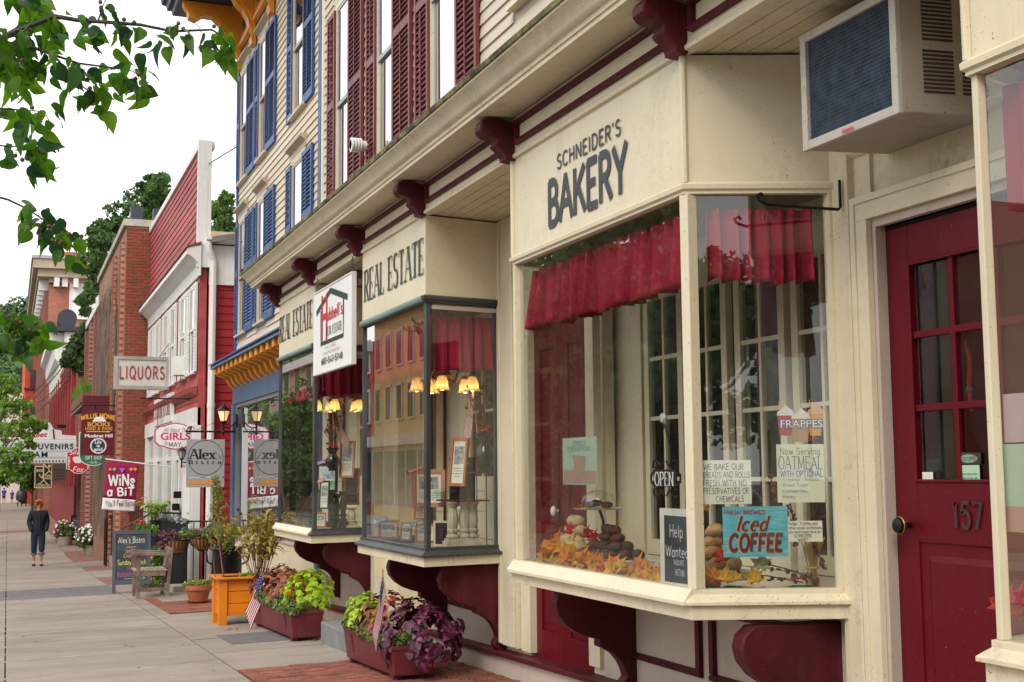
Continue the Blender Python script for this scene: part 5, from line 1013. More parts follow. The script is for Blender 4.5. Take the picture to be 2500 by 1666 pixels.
for px in (385, 470):
    a = w(px, 1040, Y=YG_); zt = w(px, 975, Y=YG_).z; m = MB()
    for k in range(int((zt-a.z)/.03)): c = Vector((a.x, YG_, a.z+.03*k)); m.tube([c+Vector(((.008 if k % 2 else 0)*math.cos(t), (0 if k % 2 else .008)*math.cos(t), .019*math.sin(t))) for t in [2*math.pi*j/6 for j in range(6)]], .0035, 4, True)
    m.obj('chain', ZINC, GS)
zt = w(430, 974, Y=YG_).z; MB().tube([(2.1, YG_, zt), (XC, YG_, zt)], .012, 6).obj('iron_arm', BLACKM, GS)
# -- LIQUORS light-box sign
YL = 25.9; X0, X1, Z0, Z1 = prect(279, 871, 413, 951, YL); LQ = thing('liquor_sign', 'white ribbed light-box sign with red capital letters on a grey metal frame', 'sign', ((X0+X1)/2, YL, Z0)); fr = .065
ALU = paint('weathered_aluminium', (.42, .40, .36), .5, .25, metal=.3, grime=.6)
m = MB(); m.box(X0, X1, YL-.02, YL+.22, Z0, Z0+fr); m.box(X0, X1, YL-.02, YL+.22, Z1-fr, Z1); m.box(X0, X0+fr, YL-.021, YL+.22, Z0+fr, Z1-fr); m.box(X1-fr, X1, YL-.021, YL+.22, Z0+fr, Z1-fr); m.obj('frame', ALU, LQ)
bx(X0+fr, X1-fr, YL+.01, YL+.2, Z0+fr, Z1-fr).obj('face', WHITEC, LQ)
n = 22; m = MB()
for k in range(n): z = Z0+fr+(Z1-Z0-2*fr)*(k+.5)/n; m.box(X0+fr, X1-fr, YL+.003, YL+.0101, z-.004, z+.004)
m.obj('ribs', paint('sign_rib', (.6, .6, .55), .5), LQ, kind='stuff'); ptext(LQ, 'LIQUORS', 292, 896, 402, 925, YL, ink('faded_red', (.36, .04, .045)), t=.17, gap=.3, lift=.006)
MB().tube([(X1-.2, YL+.1, Z1), (XC, YL+.1, Z1+.35)], .02, 5).obj('stay', ALU, LQ)
# -- board on the red shopfront
LS = thing('store_board', 'long white store board with worn red letters on the red shopfront', 'sign', (2.9, 28, 2.1)); a, b = w(376, 1000, X=2.86), w(418, 990, X=2.86); zt, zb = w(418, 958, X=2.86).z, w(418, 1028, X=2.86).z
bx(2.86, 2.92, b.y, a.y, zb, zt).obj('board', WHITE, LS); letter(LS, 'LIQUOR STORE', (2.86, (a.y+b.y)/2, zb+.25*(zt-zb)), UF, UV, (zt-zb)*.5, ink('worn_red', (.4, .08, .05)), width=(a.y-b.y)*.92, t=.2, thin=.3, serif=True)
# -- wine flag
YW = 25.4; WF = thing('wine_flag', 'wine red and white cloth flag on a slanted pole', 'flag', (2, YW, 1.2)); X0, X1, Z0, Z1 = prect(258, 1124, 338, 1243, YW)
def cloth(x0, x1, z0, z1, mat, name):
    m = MB(); nx, nz = 14, 10
    for j in range(nz+1):
        for i in range(nx+1): u, v = i/nx, j/nz; z = z0+(z1-z0)*v; m.v.append((x0+(x1-x0)*u-.06*(Z1-z)/(Z1-Z0), YW+.018*math.sin(u*7+z*2)*(1.1-(z-Z0)/(Z1-Z0)), z-.05*u))
    for j in range(nz):
        for i in range(nx): a = j*(nx+1)+i; m.f.append((a, a+1, a+nx+2, a+nx+1))
    o = m.obj(name, mat, WF, smooth=True); s_ = o.modifiers.new('solid', 'SOLIDIFY'); s_.thickness = .003; return o
zm = Z0+(Z1-Z0)*.235; cloth(X0, X1, zm, Z1, WINE, 'flag_cloth'); cloth(X0, X1, Z0, zm, WHITEC, 'flag_band')
YT = YW-.024
ptext(WF, 'WiNe', 266, 1160, 330, 1186, YT, WHITEP, t=.2, jit=.08); ptext(WF, 'a BiT', 262, 1190, 328, 1210, YT, WHITEP, t=.2, jit=.08); ptext(WF, "You'll Feel Better", 258, 1222, 332, 1236, YT, ink('plum_print', (.12, .02, .05)), t=.14, jit=.08)
for px, mt in ((269, ORP), (279, CHG), (320, YEL), (330, YEL)): c = w(px, 1146, Y=YT); plate(WF, 'grape_leaf', [(c.x+.028*math.cos(t)*(1+.35*math.cos(5*t)), c.z+.028*math.sin(t)*(1+.35*math.cos(5*t))) for t in [2*math.pi*k/20 for k in range(20)]], YT, mt)
c = w(298, 1148, Y=YT); m = MB()
for k, (dx, dz) in enumerate(((-.03, .02), (0, .025), (.03, .02), (-.016, -.005), (.016, -.005), (0, -.03))): m.slab(ell(c.x+dx, c.z+dz, .018, .018, 10), (0, YT-.002-k*.0005, 0), (1, 0, 0), (0, 0, 1), (0, -1, 0), .001)
m.obj('grape_bunch', CHP, WF); a, b = w(257, 1121, Y=YW), w(416, 1141, Y=YW); MB().tube([a, (XC, YW, b.z)], .013, 6).obj('pole', WHITE, WF)
# -- bookshop sign
YM = 31.9; X0, X1, Z0, Z1 = prect(198, 1002, 286, 1112, YM); BS = thing('book_sign', 'tall maroon book shop sign with yellow lettering', 'sign', ((X0+X1)/2, YM, Z0)); bx(X0, X1, YM, YM+.03, Z0, Z1).obj('board', MARSIGN, BS)
cc = w(240, 1014, Y=YM); letter(BS, 'WILLIS MONIE', (cc.x, YM, cc.z-.06), UX, UV, .1, YEL, width=.78, t=.24, bend=.42); ptext(BS, 'BOOKS', 214, 1031, 269, 1041, YM, YEL, font=dict(bold=.03)); ptext(BS, 'USED & RARE', 208, 1043, 275, 1050, YM, YEL, t=.17)
ptext(BS, 'Muskrat Hill', 207, 1060, 275, 1068, YM, WHITEP, font=dict(bold=.04)); ptext(BS, 'featuring', 229, 1069, 254, 1072, YM, CHP, t=.15)
a, b = w(211, 1054, Y=YM), w(272, 1054, Y=YM); plate(BS, 'pencil', [(a.x, a.z-.012), (b.x-.1, a.z-.012), (b.x-.1, a.z-.028), (b.x, a.z), (b.x-.1, a.z+.028), (b.x-.1, a.z+.012), (a.x, a.z+.012)], YM, YEL)
a, b, c, d = w(225, 1030, Y=YM), w(260, 1030, Y=YM), w(252, 1018, Y=YM), w(233, 1018, Y=YM); plate(BS, 'open_book', [(a.x, a.z), (b.x, b.z), (c.x, c.z), (d.x, d.z)], YM, WHITEP)
c = w(240, 1089, Y=YM); plate(BS, 'badge', ell(c.x, c.z, .185, .185), YM, WHITEP, .001, .002); plate(BS, 'badge_centre', ell(c.x, c.z, .155, .155), YM, ink('badge_navy', (.015, .05, .08)), .001, .004)
for k, s_ in enumerate(('Life', 'is', 'good')): letter(BS, s_, (c.x, YM, c.z+.055-.085*k), UX, UV, .075, WHITEP, width=(.15, .07, .19)[k], t=.2, lift=.007)
MB().tube([(X1-.5, YM+.015, Z1), (X1-.5, YM+.015, Z1+.12)], .012, 5).obj('hanger', BLACKM, BS); MB().tube([(X0, YM+.015, Z1+.12), (XB, YM+.015, Z1+.12)], .016, 5).obj('iron_arm', BLACKM, BS)
# -- green gift shop sign and red oval sign
Y_ = 36; GF = thing('gift_sign', 'green shield-shaped gift shop sign mostly hidden behind the maroon sign', 'sign', (2, Y_, 1.4)); X0, X1, Z0, Z1 = prect(192, 1056, 265, 1138, Y_); mx_, W2 = (X0+X1)/2, (X1-X0)/2
def shield(sc): return [(X0+sc, Z1-sc), (X0+sc, Z0+.38*(Z1-Z0))]+[(mx_-(W2-sc)*.98*math.cos(t), Z0+.30*(Z1-Z0)-(.30*(Z1-Z0)-sc)*math.sin(t)) for t in [math.pi*k/12 for k in range(13)]]+[(X1-sc, Z0+.38*(Z1-Z0)), (X1-sc, Z1-sc)]
MB().slab(shield(0), (0, Y_+.02, 0), (1, 0, 0), (0, 0, 1), (0, -1, 0), .02).obj('border', WHITEP, GF); plate(GF, 'face', shield(.025), Y_, GREENP); ptext(GF, 'GIFT SHOP', 209, 1114, 249, 1122, Y_, WHITEP, t=.2, lift=.006); ptext(GF, '-&&-', 215, 1126, 243, 1132, Y_, WHITEP, t=.12, lift=.006); MB().tube([(mx_, Y_+.01, Z1), (mx_, Y_+.01, Z1+.2), (XB, Y_+.01, Z1+.2)], .015, 5).obj('iron_arm', BLACKM, GF)
Y_ = 41; SF = thing('red_oval_sign', 'bright red scalloped gift shop sign with white border below the green sign', 'sign', (2, Y_, 1)); X0, X1, Z0, Z1 = prect(162, 1092, 222, 1158, Y_)
def barrel(sc):
    hw, hh, mx2, mz2 = (X1-X0)/2-sc, (Z1-Z0)/2-sc, (X0+X1)/2, (Z0+Z1)/2; return [(mx2+hw*p, mz2+hh*q_) for p, q_ in ((-1, .62), (-.7, .66), (-.4, .9), (0, 1), (.4, .9), (.7, .66), (1, .62), (1, -.62), (.7, -.66), (.4, -.9), (0, -1), (-.4, -.9), (-.7, -.66), (-1, -.62))]
MB().slab(barrel(0), (0, Y_+.02, 0), (1, 0, 0), (0, 0, 1), (0, -1, 0), .02).obj('border', WHITEP, SF); plate(SF, 'face', barrel(.02), Y_, REDP)
ptext(SF, 'Silver', 169, 1099, 208, 1110, Y_, WHITEP, t=.15, slant=.3, lift=.006); ptext(SF, 'Fox', 177, 1140, 205, 1152, Y_, WHITEP, t=.16, slant=.3, lift=.006)
for k, ch in enumerate('GIFT'): ptext(SF, ch, 166, 1115+k*8, 171, 1121+k*8, Y_, WHITEP, t=.2, lift=.006)
for k, ch in enumerate('SHOP'): ptext(SF, ch, 213, 1115+k*8, 218, 1121+k*8, Y_, WHITEP, t=.2, lift=.006)
c = w(190, 1123, Y=Y_); plate(SF, 'fox_figure', [(c.x+.14*math.cos(t)*(1+.2*math.sin(3*t)), c.z+.13*math.sin(t)*(1+.25*math.cos(2*t))) for t in [2*math.pi*k/20 for k in range(20)]], Y_, WHITEP, .001, .005)
MB().tube([((X0+X1)/2, Y_+.01, Z1), ((X0+X1)/2, Y_+.01, Z1+.15), (X2, Y_+.01, Z1+.15)], .015, 5).obj('iron_arm', BLACKM, SF)
# -- black baseball signs and brown sign
def blacksign(lab, Y_, r, txt, run):
    X0, X1, Z0, Z1 = prect(*r, Y_); t = thing('baseball_sign', lab, 'sign', ((X0+X1)/2, Y_, Z0), 'black hanging signs'); bx(X0, X1, Y_, Y_+.03, Z0, Z1).obj('border', ink('pale_gold', (.6, .52, .25)) if 'pale_gold' not in MATS else MATS['pale_gold'], t); bx(X0+.04, X1-.04, Y_-.003, Y_-.0005, Z0+.04, Z1-.04).obj('face', BLACKP, t)
    for s_, y_, x_ in txt: ptext(t, s_, x_[0], y_-6, x_[1], y_, Y_-.003, MATS['pale_gold'], t=.2)
    c = w(*run, Y=Y_); f = MB(); f.tube([(c.x, Y_-.01, c.z+.1), (c.x+.02, Y_-.01, c.z), (c.x-.12, Y_-.01, c.z-.16), (c.x-.2, Y_-.01, c.z-.14)], .025, 5); f.tube([(c.x+.02, Y_-.01, c.z), (c.x+.14, Y_-.01, c.z-.12), (c.x+.2, Y_-.01, c.z-.2)], .025, 5); f.tube([(c.x, Y_-.01, c.z+.1), (c.x-.12, Y_-.01, c.z+.16), (c.x-.16, Y_-.01, c.z+.28)], .03, 5); f.ball((c.x+.02, Y_-.01, c.z+.2), .06, 8, 6, (1, .2, 1)); f.obj('player_figure', MATS['pale_gold'], t); MB().tube([((X0+X1)/2, Y_+.01, Z1), ((X0+X1)/2, Y_+.01, Z1+.12), (2.4, Y_+.01, Z1+.12)], .015, 5).obj('iron_arm', BLACKM, t)
blacksign('black sign with gold player figure, lower of the two black signs', 60, (84, 1138, 127, 1192), (('BASEBALL', 1152, (89, 122)), ('COOPERSTOWN', 1189, (88, 122))), (105, 1173)); blacksign('black sign with gold edge in front of the other black sign', 57, (105, 1128, 128, 1170), (('COOPERS', 1166, (108, 126)),), (119, 1150))
Y_ = 53; X0, X1, Z0, Z1 = prect(127, 1132, 163, 1177, Y_); BW = thing('brown_sign', 'weathered brown wooden sign hanging under the marquee', 'sign', ((X0+X1)/2, Y_, Z0)); BRN = paint('brown_board', (.1, .075, .06), .8, .2); bx(X0, X1, Y_, Y_+.03, Z0, Z1).obj('board', BRN, BW)
for k, s_ in enumerate(('DOUBLE', 'batting', 'range', 'souvenirs')): ptext(BW, s_, 133, 1146+k*7, 158, 1150+k*7, Y_, ink('dim_print', (.03, .02, .018)) if 'dim_print' not in MATS else MATS['dim_print'], t=.2)
MB().tube([((X0+X1)/2, Y_+.01, Z1), ((X0+X1)/2, Y_+.01, Z1+.1), (2.4, Y_+.01, Z1+.1)], .015, 5).obj('iron_arm', BLACKM, BW)
# -- marquee
YQ = 46.5; MQ = thing('marquee', 'old white marquee over the sidewalk with black and red letters', 'marquee', (1, YQ, 1.4)); X0, X1, Z0, Z1 = prect(-20, 1076, 186, 1131, YQ)
bx(X0, X1, YQ, YQ+3.2, Z0, Z1).obj('box', WHITE, MQ); bx(X0+.05, X1-.05, YQ-.012, YQ-.001, Z0+.16, Z1-.05).obj('letter_panel', paint('milky_panel', (.6, .66, .7), .4, .1), MQ)
m = MB()
for k in range(4): z = Z0+.2+k*.2; m.box(X0+.06, X1-.06, YQ-.018, YQ-.0121, z-.006, z+.006)
m.obj('letter_rails', GREYS, MQ)
m = MB(); P = [w(px, py, Y=YQ) for px, py in ((-30, 1076), (-30, 1042), (20, 1034), (122, 1032), (132, 1048), (150, 1052), (152, 1062), (186, 1064), (186, 1076))]; m.slab([(p_.x, p_.z) for p_ in P], (0, YQ+.25, 0), (1, 0, 0), (0, 0, 1), (0, -1, 0), .2); m.obj('crest', WHITE, MQ)
P = [w(px, py, Y=YQ) for px, py in ((-24, 1073), (-24, 1046), (110, 1041), (121, 1048), (122, 1073))]; m = MB(); m.slab([(p_.x, p_.z) for p_ in P], (0, YQ+.05, 0), (1, 0, 0), (0, 0, 1), (0, -1, 0), .012); m.obj('crest_panel', WHITEC, MQ)
ptext(MQ, '22 Main Street', -14, 1054, 116, 1067, YQ+.034, REDP, font=dict(bold=.03, shear=.25)); ptext(MQ, 'SOUVENIRS', 64, 1083, 179, 1097, YQ-.02, BLACKP, font=dict(bold=.03, gap=1.2)); ptext(MQ, 'ICE CREAM', -10, 1103, 116, 1117, YQ-.02, BLACKP, font=dict(bold=.03, gap=1.2))
BULB = paint('bulb_socket', (.05, .04, .03), .6); m = MB()
for k in range(24): m.lathe([(.0, 0), (.03, 0), (.03, .03)], (X0+.1+k*(X1-X0-.2)/23, YQ-.03, Z0+.07), 8, ax='y')
for k in range(5): c = w(130+.5*k, 1050+5*k, Y=YQ); m.lathe([(.0, 0), (.03, 0), (.03, .03)], (c.x, YQ+.02, c.z), 8, ax='y')
m.obj('bulb_sockets', BULB, MQ, kind='stuff'); bx(w(140, 1050, Y=YQ).x, w(163, 1050, Y=YQ).x, YQ+.4, YQ+.6, w(150, 1045, Y=YQ).z, w(150, 1036, Y=YQ).z).obj('flood_lamp', BLACKM, MQ)
# -- vertical book banner by the steps
Y_ = 33; X0, X1, Z0, Z1 = prect(258, 1236, 291, 1335, Y_); VB = thing('vertical_banner', 'narrow maroon vertical board with yellow letters behind the wine flag', 'sign', ((X0+X1)/2, Y_, Z0)); bx(X0, X1, Y_, Y_+.03, Z0, Z1).obj('board', MARSIGN, VB); bx(X1-.035, X1-.015, Y_-.004, Y_-.001, Z0, Z1).obj('edge_line', YEL, VB)
for k, ch in enumerate('BOOKS'): ptext(VB, ch, 266, 1240+k*18, 280, 1253+k*18, Y_-.002, YEL, font=dict(bold=.03))
MB().tube([(X0+.02, Y_+.04, G(X0, Y_)-.02), (X0+.02, Y_+.04, Z1)], .02, 5).obj('post', MARSIGN, VB)
# -- sagging cables to the far buildings
for k, (a, b) in enumerate((((172, 858), (50, 985)), ((175, 868), (52, 1000)), ((178, 895), (90, 985)), ((180, 905), (85, 1010)))):
    p0, p1 = w(*a, Y=52), w(*b, Y=84); m = MB(); m.tube([p0.lerp(p1, t)+Vector((0, 0, -.8*t*(1-t))) for t in [j/8 for j in range(9)]], .022, 4); m.thing('overhead_cable', BLACKM, ('uppermost', 'second', 'third', 'lowest')[k]+' of the dark overhead cables crossing the brick facades', 'cable', 'overhead cables')
# ================================================================ window displays
def pl_hit(px, py, c, n):                             # pixel ray against an upright or tilted plane
    d = Vector(ray(px, py)); o = Vector((0, 0, EYE)); n = Vector(n); return o+d*((Vector(c)-o).dot(n)/d.dot(n))
def curtain(name, label, a, b, z0, z1, folds, seed=1, amp=.042):
    """gathered valance: pleated sheet hung along a-b"""
    a, b = Vector(a), Vector(b); L_ = (b-a).length; d = (b-a)/L_; n = Vector((-d.y, d.x)); nx, nz = folds*10, 12; m = MB(); rg = random.Random(seed); ph = [rg.uniform(.6, 1.5) for _ in range(folds+2)]; lo = [rg.uniform(-.02, .02) for _ in range(folds+2)]
    for j in range(nz+1):
        v = j/nz
        for i in range(nx+1):
            u = i/nx; uw = min(.9999, max(0, u+(.03*math.sin(u*17+seed)+.018*math.sin(u*39+seed*2))*math.sin(math.pi*u))); k = int(uw*folds); f = uw*folds-k; e = math.sin(2*math.pi*f)*amp*ph[k]*(.45+.75*(1-v))+.012*math.sin(f*13+k*2)*(1-v)+(.008*math.sin(40*u*folds) if v > .88 else 0)
            p = a+d*(u*L_)+n*e; zz = z0+(z1-z0)*v+lo[k]*(1-v)*math.sin(math.pi*f); m.v.append((p.x, p.y, zz))
    for j in range(nz):
        for i in range(nx): q = j*(nx+1)+i; m.f.append((q, q+1, q+nx+2, q+nx+1))
    o = m.thing(name, CURT, label, 'curtain', 'maroon valance curtains', smooth=True); s_ = o.modifiers.new('solid', 'SOLIDIFY'); s_.thickness = .003; return o
zc = (w(1660, 702, X=2.82).z+w(1300, 806, X=2.82).z)/2
curtain('valance', 'maroon gathered valance across the front of the bakery window', (2.825, 4.93), (2.825, 6.82), zc, 2.40, 19, 1)
curtain('valance', 'maroon gathered valance in the narrow side pane of the bakery window', (3.30, 4.72), (2.86, 4.885), zc+.0, 2.40, 7, 2)
curtain('valance', 'maroon valance across the front of the middle bay', (2.82, 8.72), (2.82, 10.3), 1.98, 2.38, 11, 3); curtain('valance', 'maroon valance in the side pane of the middle bay', (3.32, 8.83), (2.85, 8.74), 1.98, 2.38, 5, 4)
curtain('valance', 'maroon valance across the front of the farthest bay', (2.82, 12.3), (2.82, 13.85), 1.98, 2.38, 11, 5); curtain('valance', 'maroon valance in the side pane of the farthest bay', (3.32, 12.4), (2.85, 12.31), 1.98, 2.38, 5, 6)
curtain('valance', 'maroon valance in the window at the right edge', (2.825, 1.2), (2.825, 3.02), 2.03, 2.42, 10, 7)
# -- papers and signs stuck to the bakery glass
PS = (Vector((2.74, 4.85, 0))+Vector((.012, .022, 0))); US = Vector((3.37-2.74, 4.61-4.85, 0)).normalized(); NS = US.cross(UV)       # side pane: reads towards the wall
class Pane:
    def __init__(s, c, u, inset): s.u = Vector(u).normalized(); s.n = s.u.cross(UV); s.c = Vector(c)-s.n*inset
    def hit(s, px, py): return pl_hit(px, py, s.c, s.n)
    def poster(s, name, label, cat, box, mat, th=.002, group='papers stuck to the bakery window'):
        x0, y0, x1, y1 = box; a, b = s.hit(x0, (y0+y1)/2), s.hit(x1, (y0+y1)/2); zt, zb = s.hit((x0+x1)/2, y0).z, s.hit((x0+x1)/2, y1).z; c = (a+b)/2; c.z = zb; t = thing(name, label, cat, c, group)
        m = MB(); m.obox(((a+b)/2).to_2d().to_3d()+Vector((0, 0, (zt+zb)/2))-s.n*th/2, s.u, UV, s.n, (b-a).length, zt-zb, th); m.obj('sheet', mat, t); t2 = t; s.t = t; return t
    def text(s, tt, str_, x0, y0, x1, y1, mat, lift=.0012, **kw):
        a, b = s.hit(x0, (y0+y1)/2), s.hit(x1, (y0+y1)/2); zt, zb = s.hit((x0+x1)/2, y0).z, s.hit((x0+x1)/2, y1).z; o = (a+b)/2; o.z = zb
        return letter(tt, str_, o, s.u, UV, zt-zb, mat, width=(b-a).length, lift=lift, **kw)
    def shape(s, t, name, pts, mat, lift=.001, th=.0008):
        P = [s.hit(*p) for p in pts]; m = MB(); o = P[0]; m.slab([((p-o).dot(s.u), p.z-o.z) for p in P], o+s.n*lift, s.u, UV, s.n, th); return m.obj(name, mat, t)
SP = Pane(PS, US, .012); FPN = Pane((2.78, 6, 0), (0, -1, 0), 0)
t = SP.poster('bread_notice', 'handwritten white paper about breads and rolls on the side pane', 'notice', (1714, 1124, 1834, 1231), PAPER)
for k, s_ in enumerate(('WE BAKE OUR', 'BREADS AND ROLLS', 'FRESH WITH NO', 'PRESERVATIVES OR', 'CHEMICALS')): SP.text(t, s_, (1717, 1716, 1716, 1716, 1748)[k], 1133+k*20-(k*.4), (1815, 1830, 1822, 1828, 1816)[k], 1147+k*20-(k*.4), BLACKP, t=.1, jit=.05)
t = SP.poster('coffee_poster', 'teal painted-board poster for fresh brewed iced coffee', 'poster', (1765, 1237, 1924, 1360), TEAL)
DKR = ink('dark_brown_print', (.09, .015, .025)); SP.text(t, 'FRESH BREWED', 1768, 1247, 1868, 1256, ink('dark_red_print', (.3, .02, .03)), t=.2)
for mt, dx, l in ((ORP, -3, .0012), (DKR, 0, .0024)): SP.text(t, 'Iced', 1797+dx, 1260, 1882+dx, 1296-dx*.6, mt, lift=l, t=.2, slant=.35, thin=.5); SP.text(t, 'COFFEE', 1780+dx, 1306-dx*.3, 1912+dx, 1345-dx*.6, mt, lift=l, t=.26, slant=.12)
t = SP.poster('oatmeal_notice', 'hand-lettered cream notice listing oatmeal toppings', 'notice', (1897, 1085, 2013, 1227), ink('pale_cream_paper', (.70, .72, .58)))
for s_, b, mt, kw in (('Now Serving', (1904, 1094, 2001, 1110), GREENP, dict(t=.1)), ('OATMEAL', (1900, 1115, 2006, 1146), GREYP, dict(t=.13, thin=.5, serif=True)), ('WITH OPTIONAL:', (1905, 1150, 2011, 1164), BLUEP, dict(t=.13)), ('.Cinnamon', (1908, 1167, 1953, 1175), GREYP, dict(t=.1)), ('.Raisins', (1962, 1166, 1998, 1174), GREYP, dict(t=.1)), ('.Brown Sugar', (1908, 1180, 1974, 1188), GREYP, dict(t=.1)), ('.Cranberries', (1908, 1195, 1970, 1203), GREYP, dict(t=.1)), ('.Honey', (1908, 1208, 1942, 1217), GREYP, dict(t=.1))): SP.text(t, s_, *b, mt, jit=.03, **kw)
t = SP.poster('fudge_notice', 'small white handwritten card about fudge and truffles', 'notice', (1923, 1272, 2008, 1323), PAPER)
for k, s_ in enumerate(('Fudge, Truffles and', 'other candy confections', 'are hand made here at', 'SCHNEIDERS', 'BAKERY')): SP.text(t, s_, 1925 if k < 3 else (1938, 1948)[k-3], 1275+k*10, (1995, 2006, 2002, 1982, 1972)[k], 1282+k*10, BLACKP, t=.13, jit=.04)
FT = thing('frappe_cutout', 'cut-out picture of three frozen drinks stuck on the side pane', 'cutout', SP.hit(1950, 1082), 'papers stuck to the bakery window')
CREA = ink('whipped_cream', (.72, .68, .66)); 
for k, (x0, x1, yt, yb, mt) in enumerate(((1897, 1938, 1012, 1064, ink('berry_red', (.4, .05, .06))), (1971, 2010, 1008, 1064, ink('caramel', (.6, .32, .06))), (1932, 1978, 1020, 1080, ink('coffee_tan', (.42, .25, .14))))):
    SP.shape(FT, 'cup', [(x0, yt), (x0+6, yb), (x1-6, yb), (x1, yt)], mt, .001+.0012*k); xm = (x0+x1)/2; SP.shape(FT, 'cream', [(x0-1, yt+3), (x0+1, yt-6), (xm-8, yt-14), (xm, yt-24), (xm+7, yt-17), (x1-3, yt-9), (x1+1, yt+3)], CREA if k != 1 else ink('caramel_cream', (.62, .42, .24)), .0015+.0012*k); SP.shape(FT, 'straw', [(x0+6, yt-12), (x0+8, yt-12), (x0+5, yt-32), (x0+3, yt-31)], (YEL, YEL, CHB)[k], .0013+.0012*k)
SP.text(FT, 'FRAPPES', 1903, 1024, 2009, 1045, BLUEP, lift=.0055, font=dict(bold=.07)); SP.text(FT, 'FRAPPES', 1905, 1025, 2007, 1044, WHITEP, lift=.0068, font=dict(bold=.0))
# help-wanted board leaning in the front corner and the reversed poster
t = FPN.poster('help_wanted_board', 'white framed blackboard asking for help, in the window corner', 'board', (1612, 1243, 1694, 1434), WHITE, .02, None); FPN.shape(t, 'slate', [(1622, 1258), (1687, 1263), (1687, 1428), (1624, 1419)], SLATE, .001)
for s_, b in (('Help', (1636, 1283, 1668, 1312)), ('Wanted', (1627, 1334, 1682, 1361)), ('INQUIRE', (1646, 1368, 1672, 1380)), ('WITHIN', (1650, 1391, 1672, 1407))): FPN.text(t, s_, *b, CHW, lift=.003, t=.09, jit=.03)
PALE = paint('faded_mint_poster', (.42, .55, .44), .7, .1); t = FPN.poster('poster_back', 'pale see-through poster back on the left of the bakery window', 'poster', (1374, 1068, 1457, 1184), PALE, .001, None); FPN.shape(t, 'poster_base', [(1377, 1147), (1455, 1150), (1456, 1181), (1377, 1180)], ink('faded_terracotta', (.45, .3, .24)), .0006); FPN.shape(t, 'poster_cup', [(1400, 1112), (1430, 1114), (1426, 1158), (1404, 1157)], ink('faded_tan', (.42, .3, .22)), .0012)
for s_, y_, x_ in (('DECI', 1087, (1400, 1429)), ('EEFFOC', 1101, (1386, 1445))): FPN.text(t, s_, x_[0], y_-10, x_[1], y_, ink('faded_green', (.25, .38, .3)) if 'faded_green' not in MATS else MATS['faded_green'], lift=.0015, t=.16)
# OPEN sign on a chain
O = thing('open_sign', 'black scrolled iron OPEN sign hanging by a chain from a suction cup', 'sign', FPN.hit(1625, 1195)); h = FPN.hit; m = MB()
a, b = h(1598, 1147), h(1652, 1190); m.obox((2.78, (a.y+b.y)/2, (a.z+b.z)/2), (0, 1, 0), (0, 0, 1), (1, 0, 0), a.y-b.y, a.z-b.z, .008); m.obj('plate', ink('navy_plate', (.012, .018, .035)), O); FPN.text(O, 'OPEN', 1601, 1153, 1648, 1186, WHITEP, lift=.006, t=.17, thin=.35, serif=True)
def scroll(c, r, a0, turns, sg=1, n=16): return [(2.78, c.y-sg*r*(1-.7*k/n)*math.cos(a0+turns*2*math.pi*k/n), c.z+r*(1-.7*k/n)*math.sin(a0+turns*2*math.pi*k/n)) for k in range(n+1)]
m = MB(); cy_, cz_ = (a.y+b.y)/2, (a.z+b.z)/2; hw, hh = (a.y-b.y)/2, (a.z-b.z)/2
for sx in (1, -1):
    for sz in (1, -1):
        m.tube([(2.78, cy_-sx*hw*.1, cz_+sz*hh*2.0), (2.78, cy_-sx*hw*.35, cz_+sz*hh*1.35), (2.78, cy_-sx*hw*.8, cz_+sz*hh*2.1), (2.78, cy_-sx*hw*1.1, cz_+sz*hh*1.9), (2.78, cy_-sx*hw*1.12, cz_+sz*hh*1.3), (2.78, cy_-sx*hw*.85, cz_+sz*hh*1.2)], .0045, 5)
    m.tube([(2.78, cy_-sx*hw*1.05, cz_+hh*.8), (2.78, cy_-sx*hw*1.35, cz_+hh*.4), (2.78, cy_-sx*hw*1.35, cz_-hh*.4), (2.78, cy_-sx*hw*1.05, cz_-hh*.8)], .005, 5)
m.obj('scrollwork', BLACKM, O, smooth=True); top = h(1622, 1037); m = MB()
for px in (1600, 1649):
    p0, p1 = top, h(px, 1125); n = 26
    for k in range(n): c = p0.lerp(p1, k/n); m.tube([c+Vector(((.003 if k % 2 else 0)*math.cos(t_), (0 if k % 2 else .003)*math.cos(t_), .0055*math.sin(t_))) for t_ in [2*math.pi*j/5 for j in range(5)]], .0014, 4, True)
m.obj('chain', BLACKM, O); m = MB().lathe([(.0, .0), (.02, .004), (.024, .012), (.008, .016), (.006, .03)], (2.762, top.y, h(1622, 1021).z), 16, ax='x'); m.obj('suction_cup', paint('clear_cup', (.5, .55, .55), .1, .1), O, smooth=True)
# -- food and autumn decoration in the bakery window
FLB = .676
def floor_pt(px, py, z=FLB): return w(px, py, Z=z)
GREENC = paint('green_cloth', (.012, .16, .06), .7, .25, vs=6, bump=.2)
m = MB(); nx = 90
pth = [(3.25, 4.82), (2.9, 4.93), (2.83, 5.0)]+[(2.83, 5.0+.09*k) for k in range(1, 20)]
cum = []
for k in range(len(pth)-1):
    for i in range(5): q_ = Vector(pth[k]).lerp(Vector(pth[k+1]), i/5); cum.append(q_)
for i, q_ in enumerate(cum):
    for j in range(5): t_ = j/4; m.v.append((q_.x-.03+.16*t_+.015*math.sin(i*.9+j), q_.y+(.02*math.sin(i*.5)), FLB+.006+.05*math.sin(math.pi*t_)*(.6+.5*math.sin(i*.7+j*.8)**2)+.012*math.sin(i*1.7)**2))
for i in range(len(cum)-1):
    for j in range(4): a = i*5+j; m.f.append((a, a+1, a+6, a+5))
o = m.thing('green_cloth', GREENC, 'rumpled green cloth along the bottom of the bakery window', 'cloth', smooth=True); s_ = o.modifiers.new('solid', 'SOLIDIFY'); s_.thickness = .003
